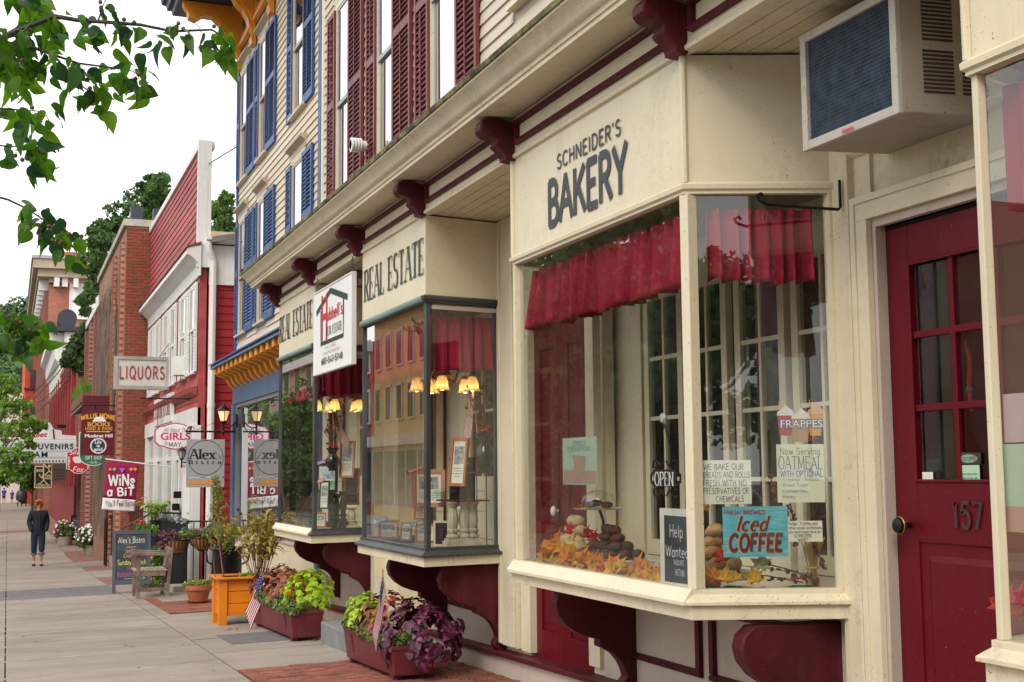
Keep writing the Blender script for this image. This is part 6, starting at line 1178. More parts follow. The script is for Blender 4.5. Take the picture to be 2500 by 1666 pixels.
def maple(sz=1., seed=0):
    rg = random.Random(seed); P = []
    for k, (r, a) in enumerate(((.25, -90), (.55, -58), (.42, -38), (.8, -18), (.45, 8), (.95, 30), (.55, 52), (.6, 68), (1.1, 90), (.6, 112), (.55, 128), (.95, 150), (.45, 172), (.8, 198), (.42, 218), (.55, 238))):
        r *= rg.uniform(.88, 1.12)*sz*.05; P.append((r*math.cos(R(a)), r*math.sin(R(a))+.01, .012*math.sin(k*2.1)+.1*r*r/.05))
    m = MB(); m.v = [(0, 0, .006)]+P; n = len(P); m.f = [(0, 1+i, 1+(i+1) % n) for i in range(n)]; return m
LO = [paint('leaf_orange', (.75, .2, .02), .6, .25, vs=30, bump=.2, rnd=.15, c2=(.8, .34, .04), trans=.2), paint('leaf_yellow', (.72, .42, .04), .6, .25, vs=30, bump=.2, rnd=.15, trans=.2), paint('leaf_red', (.5, .02, .02), .6, .25, vs=30, bump=.2, rnd=.1, trans=.2), paint('leaf_rust', (.42, .12, .03), .6, .3, vs=30, bump=.2, rnd=.2, trans=.2), paint('leaf_palegreen', (.42, .46, .16), .6, .25, vs=30, bump=.2, rnd=.1)]
ML = [[maple(1, s).mesh('leaf', mt) for s in range(3)] for mt in LO]
LG = thing('leaf_garland', 'garland of orange and yellow cloth leaves along the bakery window', 'garland', (2.83, 6, FLB)); rg = random.Random(11)
for k in range(104):
    y = 5.12+1.66*rg.random(); z = FLB+.035+.06*rg.random()*(1 if y < 6.3 else 1.8); c = rg.choices((0, 1, 3), (6, 4, 1))[0]
    link('leaf', rg.choice(ML[c]), LG, loc=(2.80+.07*rg.random(), y, z), rot=(rg.uniform(.6, 1.9), rg.uniform(-.6, .6), rg.uniform(-2.0, -.4)), scale=rg.uniform(.9, 1.6))
SL = thing('leaf_spray', 'red and rust autumn leaves lying behind the side pane of the bakery', 'leaves', (3.0, 4.95, FLB))
for px, py, c, sc in ((1735, 1410, 0, 1.0), (1770, 1418, 1, 1.2), (1800, 1415, 1, .7), (1843, 1420, 1, 1.2), (1858, 1387, 4, 1.2), (1764, 1368, 2, 1.1), (1700, 1245, 2, .8), (1680, 1390, 1, 1.4), (1660, 1380, 0, 1), (1720, 1245, 1, .7), (2000, 1180, 0, .8), (1985, 1075, 0, .6)):
    q_ = pl_hit(px, py, (2.92, 4.9, 0), NS) if px > 1697 else w(px, py, X=2.86); link('leaf', ML[c][int(px) % 3], SL, loc=q_, rot=(1.35+rg.uniform(-.3, .2), rg.uniform(-.4, .4), -.5), scale=sc)
BERRY = paint('red_eucalyptus', (.19, .015, .025), .6, .3, vs=20, rnd=.25); em = MB().ball((0, 0, 0), .012, 7, 5, (1, .35, .9)).mesh('leaflet', BERRY, True)
EU = thing('eucalyptus_branches', 'dark red dried eucalyptus branches in the right corner of the bakery window', 'branches', (3.2, 4.9, FLB)); m = MB()
for (x0, y0), (x1, y1) in (((1880, 1165), (1915, 1260)), ((1990, 1100), (2010, 1300)), ((1965, 1290), (2015, 1390)), ((1790, 1402), (1960, 1422)), ((1850, 1372), (2000, 1420)), ((1930, 1230), (1945, 1330)), ((2000, 1180), (1985, 1330))):
    a, b = pl_hit(x0, y0, (2.98, 4.95, 0), NS), pl_hit(x1, y1, (2.98, 4.95, 0), NS); m.tube([a, a.lerp(b, .5)+Vector((0, 0, .01)), b], .003, 5)
    for k in range(15): q_ = a.lerp(b, k/14)+Vector((rg.uniform(-.015, .015), rg.uniform(-.015, .015), rg.uniform(-.015, .015))); link('leaflet', em, EU, loc=q_, rot=(rg.random()*3, rg.random()*3, rg.random()*3), scale=rg.uniform(.7, 1.4))
m.obj('stems', TWIG, EU)
STRAW = paint('straw', (.52, .36, .12), .8, .3, vs=20); m = MB(); c = pl_hit(1985, 1428, (3.06, 4.95, 0), NS)
for k in range(46): a = rg.uniform(0, 6.28); r0, r1 = rg.uniform(.0, .05), rg.uniform(.0, .022); m.tube([(c.x+r0*math.cos(a), c.y+r0*math.sin(a), FLB+.005), (c.x+r1*math.cos(a), c.y+r1*math.sin(a), FLB+.13), (c.x+r0*1.2*math.cos(a), c.y+r0*1.2*math.sin(a), FLB+.27)], .0025, 4)
cs_ = thing('corn_bundle', 'small tied straw bundle behind the side pane', 'bundle', (c.x, c.y, FLB)); m.obj('stalks', STRAW, cs_, kind='stuff'); m = MB(); m.tube([(c.x+.026*math.cos(t_), c.y+.026*math.sin(t_), FLB+.135) for t_ in [2*math.pi*k/12 for k in range(12)]], .006, 5, True); m.obj('tie', ink('gold_tie', (.6, .4, .08)), cs_)
def gourd(name, label, c, r, mat, h=.75, ribs=10, stem=True):
    t = thing(name, label, 'pumpkin', c); m = MB(); N, K = 40, 12
    for j in range(K+1):
        ph = math.pi*j/K
        for i in range(N):
            th = 2*math.pi*i/N; e = 1-.1*abs(math.cos(ribs*th/2))**3*math.sin(ph); rr = r*max(math.sin(ph), .02)*(.9+.1*e)*e; dip = .18*math.exp(-(ph/.35)**2); m.v.append((c[0]+rr*math.cos(th), c[1]+rr*math.sin(th), c[2]+r*h*(1-math.cos(ph)*-1*-1)-r*dip*0 if False else c[2]+r*h*(1+math.cos(ph))-r*dip*.5))
    for j in range(K):
        for i in range(N): m.f.append((j*N+i, j*N+(i+1) % N, (j+1)*N+(i+1) % N, (j+1)*N+i))
    m.rc = True; m.obj('body', mat, t, smooth=True)
    if stem: MB().tube([(c[0], c[1], c[2]+r*h*1.85), (c[0]+.004, c[1], c[2]+r*h*2.1), (c[0]+.018, c[1]+.01, c[2]+r*h*2.35)], [.018, .012, .014], 7).obj('stem', STRAW, t, smooth=True)
    return t
c = w(1398, 1365, X=3.0); gourd('gourd', 'pale yellow ribbed pumpkin with a stub stem', (3.0, c.y, FLB+.01), .115, paint('pumpkin_yellow', (.68, .5, .12), .45, .2, vs=7, c2=(.7, .62, .3), stretch=(1, 1, .3)))
c = pl_hit(1728, 1390, (3.08, 5.1, 0), NS); gourd('small_pumpkin', 'small orange pumpkin behind the corner post', (c.x, c.y, FLB+.01), .06, paint('pumpkin_orange', (.55, .16, .03), .45, .2), .8)
CHOC = paint('chocolate_cookie', (.11, .052, .03), .8, .4, vs=60, bump=.8, bs=120, rnd=.2); ROLL = paint('bread_roll', (.52, .25, .07), .6, .35, vs=14, bump=.4, bs=60, rnd=.15, c2=(.62, .38, .16)); TRAY = ink('white_tray', (.75, .74, .68)); COCO = paint('coconut_cake', (.66, .55, .32), .8, .25, vs=60, bump=.7, rnd=.1)
def trayof(name, label, c, lx, ly, food, fname, rad, layers, flat):
    t = thing(name, label, 'tray', c); x, y, z = c; m = MB(); m.hex([(x-lx*.45, y-ly*.45, z), (x+lx*.45, y-ly*.45, z), (x+lx*.45, y+ly*.45, z), (x-lx*.45, y+ly*.45, z)], [(x-lx*.5, y-ly*.5, z+.045), (x+lx*.5, y-ly*.5, z+.045), (x+lx*.5, y+ly*.5, z+.045), (x-lx*.5, y+ly*.5, z+.045)]); m.obj('tray', TRAY, t, bev=.004); r2 = random.Random(int(y*100))
    fm = [MB().ball((0, 0, 0), rad, 12, 7, (1, 1, flat)) for _ in range(3)]
    for q_ in fm: q_.v = [(a*(1+r2.uniform(-.1, .1)), b*(1+r2.uniform(-.1, .1)), d*(1+r2.uniform(-.15, .15))) for a, b, d in q_.v]
    fm = [q_.mesh(fname, food, True, 80) for q_ in fm]
    for L_ in range(layers):
        ny = max(1, int((ly*.85-L_*rad*1.6)/(rad*1.8))); nx_ = max(1, int((lx*.85-L_*rad*1.3)/(rad*1.8)))
        for i in range(ny):
            for j in range(nx_): link(fname, r2.choice(fm), t, loc=(x+(j-(nx_-1)/2)*rad*1.85+r2.uniform(-.006, .006), y+(i-(ny-1)/2)*rad*1.85+r2.uniform(-.006, .006), z+.055+rad*flat*.6+L_*rad*flat*1.6), rot=(r2.uniform(-.3, .3), r2.uniform(-.3, .3), r2.uniform(0, 6)))
c = w(1500, 1358, X=3.02); trayof('cookie_tray', 'white tray heaped with dark chocolate cookies', (3.0, c.y, FLB+.06), .28, .5, CHOC, 'cookie', .042, 4, .62)
c = pl_hit(1745, 1350, (3.12, 5.3, 0), NS); trayof('roll_tray', 'white tray stacked with golden bread rolls behind the corner post', (c.x, c.y, FLB+.06), .26, .34, ROLL, 'roll', .045, 4, .7)
c = w(1420, 1330, X=3.18); trayof('coconut_tray', 'tray of pale coconut cakes behind the pumpkin', (3.14, c.y, FLB+.09), .24, .36, COCO, 'cake', .042, 3, .8)
c = w(1462, 1246, X=3.05); ST = thing('cake_stand', 'cake stand on a curved stem with cookies under a glass dome', 'cake stand', (3.05, c.y, FLB)); m = MB(); m.lathe([(.0, 0), (.02, 0), (.13, .004), (.14, .012), (.132, .014), (.02, .006)], (3.05, c.y, c.z), 24); m.obj('plate', WHITEC, ST, smooth=True)
m = MB(); m.tube([(3.05, c.y-.01, c.z), (3.05, c.y-.05, c.z-.05), (3.05, c.y-.06, c.z-.12), (3.05, c.y-.02, FLB+.02)], .008, 7); m.lathe([(.07, 0), (.06, .012), (.01, .02)], (3.05, c.y-.02, FLB), 16); m.obj('stem', ZINC, ST, smooth=True)
for k in range(5): link('cookie', MB().ball((0, 0, 0), .036, 10, 6, (1, 1, .5)).mesh('cookie', CHOC, True, 80), ST, loc=(3.05+.05*math.cos(k*1.3), c.y+.06*math.sin(k*1.3), c.z+.03+.01*(k % 2)))
m = MB(); m.lathe([(.098, .012), (.098, .05), (.08, .085), (.04, .105), (.001, .112)], (3.05, c.y, c.z), 20, cap=False); m.obj('dome', GLASSW, ST, smooth=True)
for k in range(5): link('leaf', ML[(2, 1, 0, 1, 2)[k]][k % 3], ST, loc=(3.05-.12*math.cos(k*.8-1.5), c.y+.13*math.sin(k*.8-1.5), c.z+.012), rot=(.5, .2, k), scale=.7)
for px, py, c_ in ((1390, 1300, 2), (1360, 1320, 0), (1450, 1320, 2), (1432, 1310, 2)): link('leaf', ML[c_][0], LG, loc=w(px, py, X=3.05), rot=(1.2, 0, -1.2), scale=1.2)
RB = thing('leaf_spray', 'bright red leaves at the foot of the right-edge window', 'leaves', (2.9, 2.6, FLB))
for px, py in ((2440, 1490), (2465, 1480), (2478, 1500), (2490, 1475)): link('leaf', ML[2][px % 3], RB, loc=w(px, py, X=2.86), rot=(1.3, 0, -1.3), scale=1.1)
# papers on the red door's glass, reversed poster and ornament
DP = Pane((XD-.012, 4, 0), (0, -1, 0), 0)
t = DP.poster('pet_notice', 'mint green card under a dark coffee label on the red door glass', 'notice', (2338, 1136, 2392, 1196), ink('mint_card', (.45, .68, .48)), .002, None)
for k, s_ in enumerate(('Please enjoy the', 'company of your pets', 'outside', 'Thank You!')): DP.text(t, s_, (2342, 2342, 2352, 2352)[k], 1154+k*10, (2386, 2388, 2376, 2378)[k], 1160+k*10, DG, t=.12, jit=.04)
DP.shape(t, 'label', [(2337, 1104), (2395, 1106), (2395, 1134), (2337, 1134)], ink('coffee_label', (.05, .03, .025)), .0005); DP.shape(t, 'label_oval', [(2366+21*math.cos(a_), 1120+10*math.sin(a_)) for a_ in [2*math.pi*k/20 for k in range(20)]], ink('label_green', (.3, .45, .36)), .0016); DP.text(t, 'ICED COFFEE', 2348, 1116, 2384, 1125, DG, lift=.003, t=.16)
t = DP.poster('torn_sticker', 'small torn white sticker in the corner of the red door glass', 'sticker', (2252, 1153, 2278, 1181), PAPER, .001, None)
ORN = thing('door_ornament', 'red ribbon ornament with a green bell hanging inside the red door', 'ornament', w(2370, 940, X=XD+.06)); m = MB(); c = w(2368, 880, X=XD+.06); m.tube([c+Vector((0, .02, .08)), c, c+Vector((0, .012, -.1)), c+Vector((0, .005, -.2))], .009, 6); m.obj('ribbon', REDP, ORN); m = MB().ball(w(2366, 952, X=XD+.06), .015, 10, 8); m.obj('bell', GREENP, ORN, smooth=True)
P2 = Pane((2.78, 2.5, 0), (0, -1, 0), 0); t = P2.poster('poster_back', 'see-through mint poster back in the window at the right edge', 'poster', (2442, 1084, 2530, 1300), PALE, .001, None); P2.shape(t, 'poster_base', [(2448, 1235), (2530, 1240), (2530, 1298), (2450, 1296)], MATS['faded_terracotta'], .0006)
t = P2.poster('cutout_sheet', 'pale back of the drinks cut-out in the window at the right edge', 'cutout', (2450, 960, 2530, 1080), ink('pale_pink_paper', (.5, .4, .42)), .001, None)
# -- framed listings in the real-estate bays
WOODF = paint('orange_wood_frame', (.42, .15, .035), .4, .25, vs=10, bump=.1, stretch=(1, 1, .2)); PINKF = paint('rose_wood_frame', (.5, .23, .15), .5, .25, vs=10); NAVF = ink('navy_frame', (.018, .025, .045)); GRNF = ink('green_frame', (.02, .05, .035)); CRF = ink('cream_frame', (.6, .56, .4)); BKF = ink('black_velvet', (.012, .01, .014)); REDF = ink('red_frame', (.45, .05, .02))
PHO = paint('photo_print', (.2, .26, .22), .4, .5, vs=30, bump=0, c2=(.45, .5, .5)); PHS = paint('photo_sky', (.28, .45, .62), .4, .3, vs=20, bump=0, c2=(.6, .68, .72)); FN = [0]
def inbay(px, X, mg=0.):                              # keep a display item behind the side pane of its bay
    r = w(px, 1160, X=1.).y; ym = (12.5 if px < 885 else 9.0)+mg; return min(3.44, max(X, ym/r))
def pframe(label, X, box, fm, n=(-.8, -.6, 0), back=False, photo=None, lean=.12):
    x0, y0, x1, y1 = box; n = Vector(n).normalized(); X = inbay(x1, X, .04); c = w((x0+x1)/2, (y0+y1)/2, X=X); a, b = pl_hit(x0, (y0+y1)/2, c, n), pl_hit(x1, (y0+y1)/2, c, n); zt, zb = pl_hit((x0+x1)/2, y0, c, n).z, pl_hit((x0+x1)/2, y1, c, n).z
    u = UV.cross(n).normalized()*-1; u = (b-a).normalized(); nn = u.cross(UV); W_, H_ = (b-a).length, zt-zb; t = thing('picture_frame', label, 'picture frame', (c.x, c.y, zb), 'framed listings in the real estate windows'); fw = min(W_, H_)*.13; c = (a+b)/2; c.z = (zt+zb)/2; v = (UV-nn*lean).normalized(); nz = u.cross(v)
    m = MB()
    for sx, sy, du, dv in ((-1, 0, fw, H_), (1, 0, fw, H_), (0, -1, W_-2*fw, fw), (0, 1, W_-2*fw, fw)): m.obox(c+u*sx*(W_-fw)/2+v*sy*(H_-fw)/2, u, v, nz, du, dv, .018)
    m.obj('frame', fm, t)
    if back: MB().obox(c-nz*.002, u, v, nz, W_-2*fw, H_-2*fw, .01).obj('backing', BKF, t); MB().obox(c+nz*.05-v*H_*.12, u, (v-nz*.5), nz, W_*.25, H_*.7, .006).obj('easel_leg', BKF, t)
    else:
        MB().obox(c-nz*.003, u, v, nz, W_-2*fw, H_-2*fw, .006).obj('mat', PAPER, t); MB().obox(c+nz*.0012+v*H_*.14, u, v, nz, (W_-2*fw)*.78, (H_-2*fw)*.42, .002).obj('photo', photo or PHO, t); q_ = MB()
        for k in range(4): q_.obox(c+nz*.001-v*(H_*.13+k*H_*.055), u, v, nz, (W_-2*fw)*(.75 if k < 3 else .45), H_*.014, .001)
        q_.obj('caption', GREYP, t)
    return t, (c, u, v, nz, W_, H_)
SN = (-.35, -.94, 0)
r_ = pframe('rose wood listing frame with a red reduced tag on its corner', 3.02, (1006, 1146, 1087, 1239), PINKF, SN)
def tagon(r_, s_, mat, w_=.4):
    t, (c, u, v, nz, W_, H_) = r_; p_ = c-u*W_*.38+v*H_*.5+nz*.014; uu = (u+v*.35).normalized(); vv = nz.cross(uu); MB().obox(p_, uu, vv, nz, W_*.5+.03, .032, .003).obj('corner_tag', mat, t); letter(t, s_, p_-vv*.009+nz*.001, uu, vv, .018, WHITEP, width=W_*.4+.02, t=.2, lift=.002)
tagon(r_, 'REDUCED', REDP)
pframe('tall narrow orange wood frame on the upper shelf of the middle bay', 3.15, (1100, 1069, 1140, 1188), WOODF, (-.9, -.45, 0)); pframe('large navy frame turned away on the maroon shelf', 2.98, (1097, 1117, 1160, 1226), BKF, SN, True)
pframe('small orange frame propped above the others in the middle bay', 2.98, (1010, 1227, 1038, 1269), WOODF, SN); tagon(pframe('leftmost orange frame on the floor of the middle bay, with a blue tag', 2.86, (924, 1270, 974, 1317), WOODF, SN), 'New Price', CHB); pframe('narrow orange frame second on the floor of the middle bay', 2.9, (978, 1275, 1005, 1320), WOODF, (-.7, -.7, 0)); tagon(pframe('orange frame at the corner post of the middle bay', 2.86, (1013, 1278, 1064, 1327), WOODF, SN), 'For Sale', BLUEG); pframe('cream frame seen from behind at the corner of the middle bay', 2.9, (1058, 1272, 1097, 1334), CRF, SN, True)
tagon(pframe('blue-black frame with a lake photo in the farthest bay', 2.95, (771, 1131, 825, 1203), NAVF, SN, photo=PHS), 'New Listing', CHP); pframe('tall orange frame beside the flag in the farthest bay', 3.02, (830, 1077, 866, 1167), WOODF, (-.6, -.8, 0)); pframe('red edged frame seen from behind in the farthest bay', 2.95, (839, 1143, 878, 1233), REDF, SN, True); tagon(pframe('narrow green frame in the farthest bay with a red tag', 2.9, (780, 1174, 804, 1243), GRNF, (-.6, -.8, 0)), 'SOLD', REDP)
pframe('leftmost small frame on the floor of the farthest bay', 2.86, (707, 1248, 737, 1279), WOODF, (-.6, -.8, 0)); pframe('second small frame on the floor of the farthest bay', 2.86, (738, 1246, 757, 1281), WOODF, (-.7, -.7, 0)); pframe('small orange frame right of the post in the farthest bay', 2.86, (770, 1252, 796, 1288), WOODF, SN)
PED = paint('aged_cream_wood', (.5, .46, .34), .7, .25, vs=20, grime=.7, bump=.4)
def baluster(label, X, px, y0, y1, mat=PED, fat=1.):
    X = inbay(px, X, .06); a, b = w(px, y0, X=X), w(px, y1, X=X); z0, h_ = .68, a.z-.68; t = thing('pedestal', label, 'pedestal', (X, a.y, z0), 'wooden pedestals in the real estate windows'); s_ = .042*fat
    P = [(1.0, .22), (1.25, .24), (1.25, .28), (.8, .3), (.75, .33), (1.05, .36), (1.1, .4), (.7, .43), (.85, .5), (1.0, .6), (.9, .75), (.65, .86), (.6, .9), (.95, .92), (1.0, .95), (1.2, .97), (1.3, 1.0)]
    bx(X-s_*1.5, X+s_*1.5, a.y-s_*1.5, a.y+s_*1.5, z0, z0+h_*.16).obj('plinth', mat, t); bx(X-s_*1.25, X+s_*1.25, a.y-s_*1.25, a.y+s_*1.25, z0+h_*.16, z0+h_*.22).obj('block', mat, t); m = MB(); m.lathe([(r*s_, z0+h_*q_) for r, q_ in P], (X, a.y, 0), 20, sq=lambda t_: 1+.05*math.cos(10*t_)); m.obj('shaft', mat, t, smooth=True); return t
baluster('front cream turned pedestal in the middle bay', 2.98, 1106, 1228, 1328); baluster('middle cream turned pedestal in the middle bay', 3.1, 1133, 1226, 1320); baluster('rear cream turned pedestal in the middle bay', 3.05, 1153, 1226, 1320); baluster('squat cream stone pedestal in the farthest bay', 3.0, 859, 1240, 1288, PED, 1.1); baluster('black turned pedestal in the farthest bay', 3.1, 838, 1200, 1285, BLACKM, .8); baluster('second black turned pedestal in the farthest bay', 3.15, 822, 1210, 1285, BLACKM, .8)
a = w(1130, 1224, X=3.2); MB().prism([(3.06, a.y-.2), (3.34, a.y-.2), (3.34, a.y+.22), (3.06, a.y+.22)], 'z', a.z, a.z+.012).thing('display_shelf', MAROON, 'maroon shelf board across the cream pedestals', 'shelf', 'display shelves'); a = w(830, 1209, X=3.16); bx(3.02, 3.3, a.y-.25, a.y+.25, a.z, a.z+.012).thing('display_shelf', MAROON, 'maroon shelf board in the farthest bay', 'shelf', 'display shelves')
for lab, px, py, L_ in (('upper glass shelf in the middle bay', 1110, 1200, .36), ('lower glass shelf in the middle bay', 1110, 1249, .36), ('glass shelf in the farthest bay', 835, 1176, .4)): a = w(px, py, X=3.2); bx(3.05, 3.38, a.y-L_/2, a.y+L_/2, a.z, a.z+.006).thing('glass_shelf', glass('shelf_glass', (.6, .85, .78), 1.5) if 'shelf_glass' not in MATS else MATS['shelf_glass'], lab, 'shelf', 'glass shelves')
def vase(label, X, px, y0, y1, r):
    X = inbay(px, X, .12); a, b = w(px, y0, X=X), w(px, y1, X=X); h_ = a.z-b.z; t = thing('vase', label, 'vase', (X, a.y, b.z)); m = MB(); m.lathe([(r*.6, 0), (r*.62, .02*h_), (r*.5, .05*h_), (r*.85, .25*h_), (r, .42*h_), (r*.8, .6*h_), (r*.5, .74*h_), (r*.62, .86*h_), (r*.95, 1.0*h_), (r*.85, 1.0*h_), (r*.5, .86*h_)], (X, a.y, b.z), 24, cap=False); m.obj('body', paint('black_glaze', (.012, .011, .012), .12, .1, bump=0, spec=.7) if 'black_glaze' not in MATS else MATS['black_glaze'], t, smooth=True)
    st = MB(); r3 = random.Random(px); tips = []
    for k in range(26):
        an, sp = r3.uniform(0, 6.28), r3.uniform(.03, .14); tip = Vector((X+sp*math.cos(an), a.y+sp*math.sin(an), a.z+r3.uniform(.12, .4))); st.tube([(X, a.y, a.z-.05), (X+sp*.3*math.cos(an), a.y+sp*.3*math.sin(an), a.z+.08), tip], .0022, 4); tips.append(tip)
    st.obj('dried_stems', paint('dried_stem', (.14, .08, .05), .8) if 'dried_stem' not in MATS else MATS['dried_stem'], t, kind='stuff')
    for k in range(18): p_ = r3.choice(tips); link('blossom', em, t, loc=p_+Vector((r3.uniform(-.02, .02), r3.uniform(-.02, .02), r3.uniform(-.06, .02))), rot=(r3.random()*3, r3.random()*3, 0), scale=r3.uniform(1, 1.8))
    for k in range(7): link('red_flower', MB().ball((0, 0, 0), .02, 8, 5, (1, 1, .6)).mesh('red_flower', REDP, True) if k == 0 else bpy.data.meshes['red_flower'], t, loc=(X+r3.uniform(-.05, .05), a.y+r3.uniform(-.05, .05), a.z+r3.uniform(0, .06)), rot=(r3.random(), r3.random(), 0))
    return t
vase('black glazed vase of dried red flowers in the middle bay', 3.12, 1183, 1058, 1152, .075); vase('black glazed vase of dried stems in the farthest bay', 3.08, 812, 1094, 1150, .075)
xv = inbay(1183, 3.12, .12); m = MB(); a = w(1183, 1152, X=xv); 
for dx in (-.1, .05):
    for dy in (-.1, .1): m.tube([(xv+dx, a.y+dy, .68), (xv+dx, a.y+dy, a.z-.01)], .005, 5)
m.box(xv-.12, xv+.06, a.y-.12, a.y+.12, a.z-.012, a.z); m.thing('metal_stand', ZINC, 'thin metal plant stand under the black vase in the middle bay', 'stand')
FRED, FBL = ink('flag_red', (.42, .01, .03)), ink('flag_blue', (.012, .03, .15))
def small_flag(label, base, tip, W_, H_, yaw, droop=.3, group='small stick flags', name='flag', stick=.004):
    """striped hand flag hanging in folds from a stick"""
    base, tip = Vector(base), Vector(tip); t = thing(name, label, 'flag', base, group); MB().tube([base, tip], stick, 6).obj('stick', STRAW, t); MB().ball(tip, stick*2, 8, 6, (1, 1, 1.6)).obj('finial', BRASS, t)
    d = (tip-base).normalized(); u = Vector((math.cos(yaw), math.sin(yaw), 0)); nv = u.cross(UV); 
    def P(a, b):                                        # a: along the fly, b: down the hoist
        p_ = tip-d*(.02+b*H_)+u*(a*W_*(1-droop*.45))+Vector((0, 0, -droop*a*W_*1.25))+nv*(.018*math.sin(a*8+b*2)*a*1.2); return p_
    def patch(a0, a1, b0, b1, mat, nm, na, lift=0):
        m = MB(); 
        for i in range(na+1):
            for j in (0, 1): a, b = a0+(a1-a0)*i/na, b0+(b1-b0)*j; m.v.append(tuple(P(a, b)+nv*lift))
        m.f = [(2*i, 2*i+1, 2*i+3, 2*i+2) for i in range(na)]; o = m.obj(nm, mat, t, smooth=True); s_ = o.modifiers.new('solid', 'SOLIDIFY'); s_.thickness = .0012; return o
    for k in range(13): patch(.4 if k < 7 else 0, 1, k/13, (k+1)/13, FRED if k % 2 == 0 else WHITEP, 'stripe', 10)
    patch(0, .4, 0, 7/13, FBL, 'canton', 5); st = MB()
    for i in range(5):
        for j in range(4):
            for sg in (1, -1): c = P(.05+.3*i/4, (.6+j*1.7)/13)+nv*.0022*sg; st.slab([(W_*.018*(1 if k % 2 == 0 else .42)*math.sin(k*math.pi/5), W_*.018*(1 if k % 2 == 0 else .42)*math.cos(k*math.pi/5)) for k in range(10)], c, u, UV, nv*sg, .0003)
    st.obj('stars', WHITEP, t, kind='stuff'); return t
xf_ = inbay(1165, 3.08, .1); a, b = w(1165, 1056, X=xf_), w(1150, 886, X=xf_); small_flag('furled striped flag leaning in the vase of the middle bay', a, (xf_, b.y, b.z), .24, .3, math.pi*1.0, 1.7)
a, b = w(815, 1100, X=3.08), w(812, 1000, X=3.08); small_flag('small striped flag spread open in the vase of the farthest bay', a, (3.08, b.y, b.z), .28, .18, -.1, .85)
def chandelier(label, X, px, y_sh, n=5):
    X = inbay(px, X, .27); c = w(px, y_sh, X=X); t = thing('chandelier', label, 'chandelier', c, 'brass chandeliers'); x, y, z = c; m = MB(); m.tube([(x, y, z+.12), (x, y, 2.5)], .006, 6); m.lathe([(.0, -.05), (.02, -.045), (.012, -.02), (.04, .0), (.05, .03), (.03, .06), (.015, .09), (.012, .15), (.02, .16), (.006, .18)], (x, y, z+.02), 14)
    for k in range(n):
        a = 2*math.pi*k/n+.5; ca, sa = math.cos(a), math.sin(a); m.tube([(x+.03*ca, y+.03*sa, z+.02), (x+.09*ca, y+.09*sa, z-.01), (x+.13*ca, y+.13*sa, z+.06), (x+.17*ca, y+.17*sa, z+.13), (x+.215*ca, y+.215*sa, z+.1), (x+.225*ca, y+.225*sa, z+.05)], .006, 6)
        m.lathe([(.012, .055), (.03, .045), (.032, .03), (.02, .028)], (x+.225*ca, y+.225*sa, z), 10)
    m.obj('brass_frame', BRASS, t, smooth=True)
    for k in range(n):
        a = 2*math.pi*k/n+.5; q_ = MB(); q_.lathe([(.024, .03), (.035, .01), (.045, -.02), (.046, -.05), (.054, -.07), (.068, -.08)], (x+.225*math.cos(a), y+.225*math.sin(a), z), 20, cap=False, sq=lambda t_: 1+.09*math.cos(8*t_)); q_.obj('shade', paint('lit_shade', (.78, .66, .48), .4, .1, trans=.55, bump=0) if 'lit_shade' not in MATS else MATS['lit_shade'], t, smooth=True); MB().ball((x+.225*math.cos(a), y+.225*math.sin(a), z-.06), .022, 8, 6).obj('bulb', glow('shade_bulb', (1, .62, .22), 13) if 'shade_bulb' not in MATS else MATS['shade_bulb'], t, smooth=True)
    return t
chandelier('brass chandelier with lit glass shades in the middle bay', 3.12, 1088, 932); chandelier('brass chandelier with lit glass shades in the farthest bay', 3.1, 828, 985)
# window air conditioner over the red door
yr = w(2167, 369, X=XW+.05).y; fx = w(1961, 369, Y=yr).x; pr = w(2193, 272, X=fx); AC = thing('air_conditioner', 'dirty cream window air conditioner jutting out over the red door', 'air conditioner', (3.2, yr-.3, 2.6)); ZA, YR2 = w(1961, 369, X=fx).z, pr.y; ZT = w(1941, 96, X=fx).z; tl = .05
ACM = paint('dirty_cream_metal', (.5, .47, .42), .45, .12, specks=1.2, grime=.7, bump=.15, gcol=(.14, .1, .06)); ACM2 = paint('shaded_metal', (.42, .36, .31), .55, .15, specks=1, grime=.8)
zf = lambda x: tl*(x-fx)
def achex(m, x0, x1, y0, y1, z0, z1): m.hex([(x0, y0, z0+zf(x0)), (x1, y0, z0+zf(x1)), (x1, y1, z0+zf(x1)), (x0, y1, z0+zf(x0))], [(x0, y0, z1+zf(x0)), (x1, y0, z1+zf(x1)), (x1, y1, z1+zf(x1)), (x0, y1, z1+zf(x0))]); return m
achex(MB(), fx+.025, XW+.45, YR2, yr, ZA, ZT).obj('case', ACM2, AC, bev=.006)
m = MB(); b = .034
for q_ in ((YR2-.003, YR2+b, ZA-.003, ZT+.003), (yr-b, yr+.003, ZA-.003, ZT+.003)): achex(m, fx, fx+.024, *q_)
achex(m, fx+.0005, fx+.0235, YR2+b, yr-b, ZA-.003, ZA+b); achex(m, fx+.0005, fx+.0235, YR2+b, yr-b, ZT-b, ZT+.003); m.obj('face_frame', ACM, AC, bev=.003)
COIL = paint('blue_coil', (.03, .05, .085), .75, .35, vs=18, metal=0, c2=(.045, .075, .12), spec=.15); achex(MB(), fx+.018, fx+.0249, YR2+b, yr-b, ZA+b, ZT-b).obj('coil', COIL, AC)
m = MB(); st_ = .016; yy, zz = YR2+b, ZA+b; ny, nz = int((yr-YR2-2*b)/st_), int((ZT-ZA-2*b)/st_)
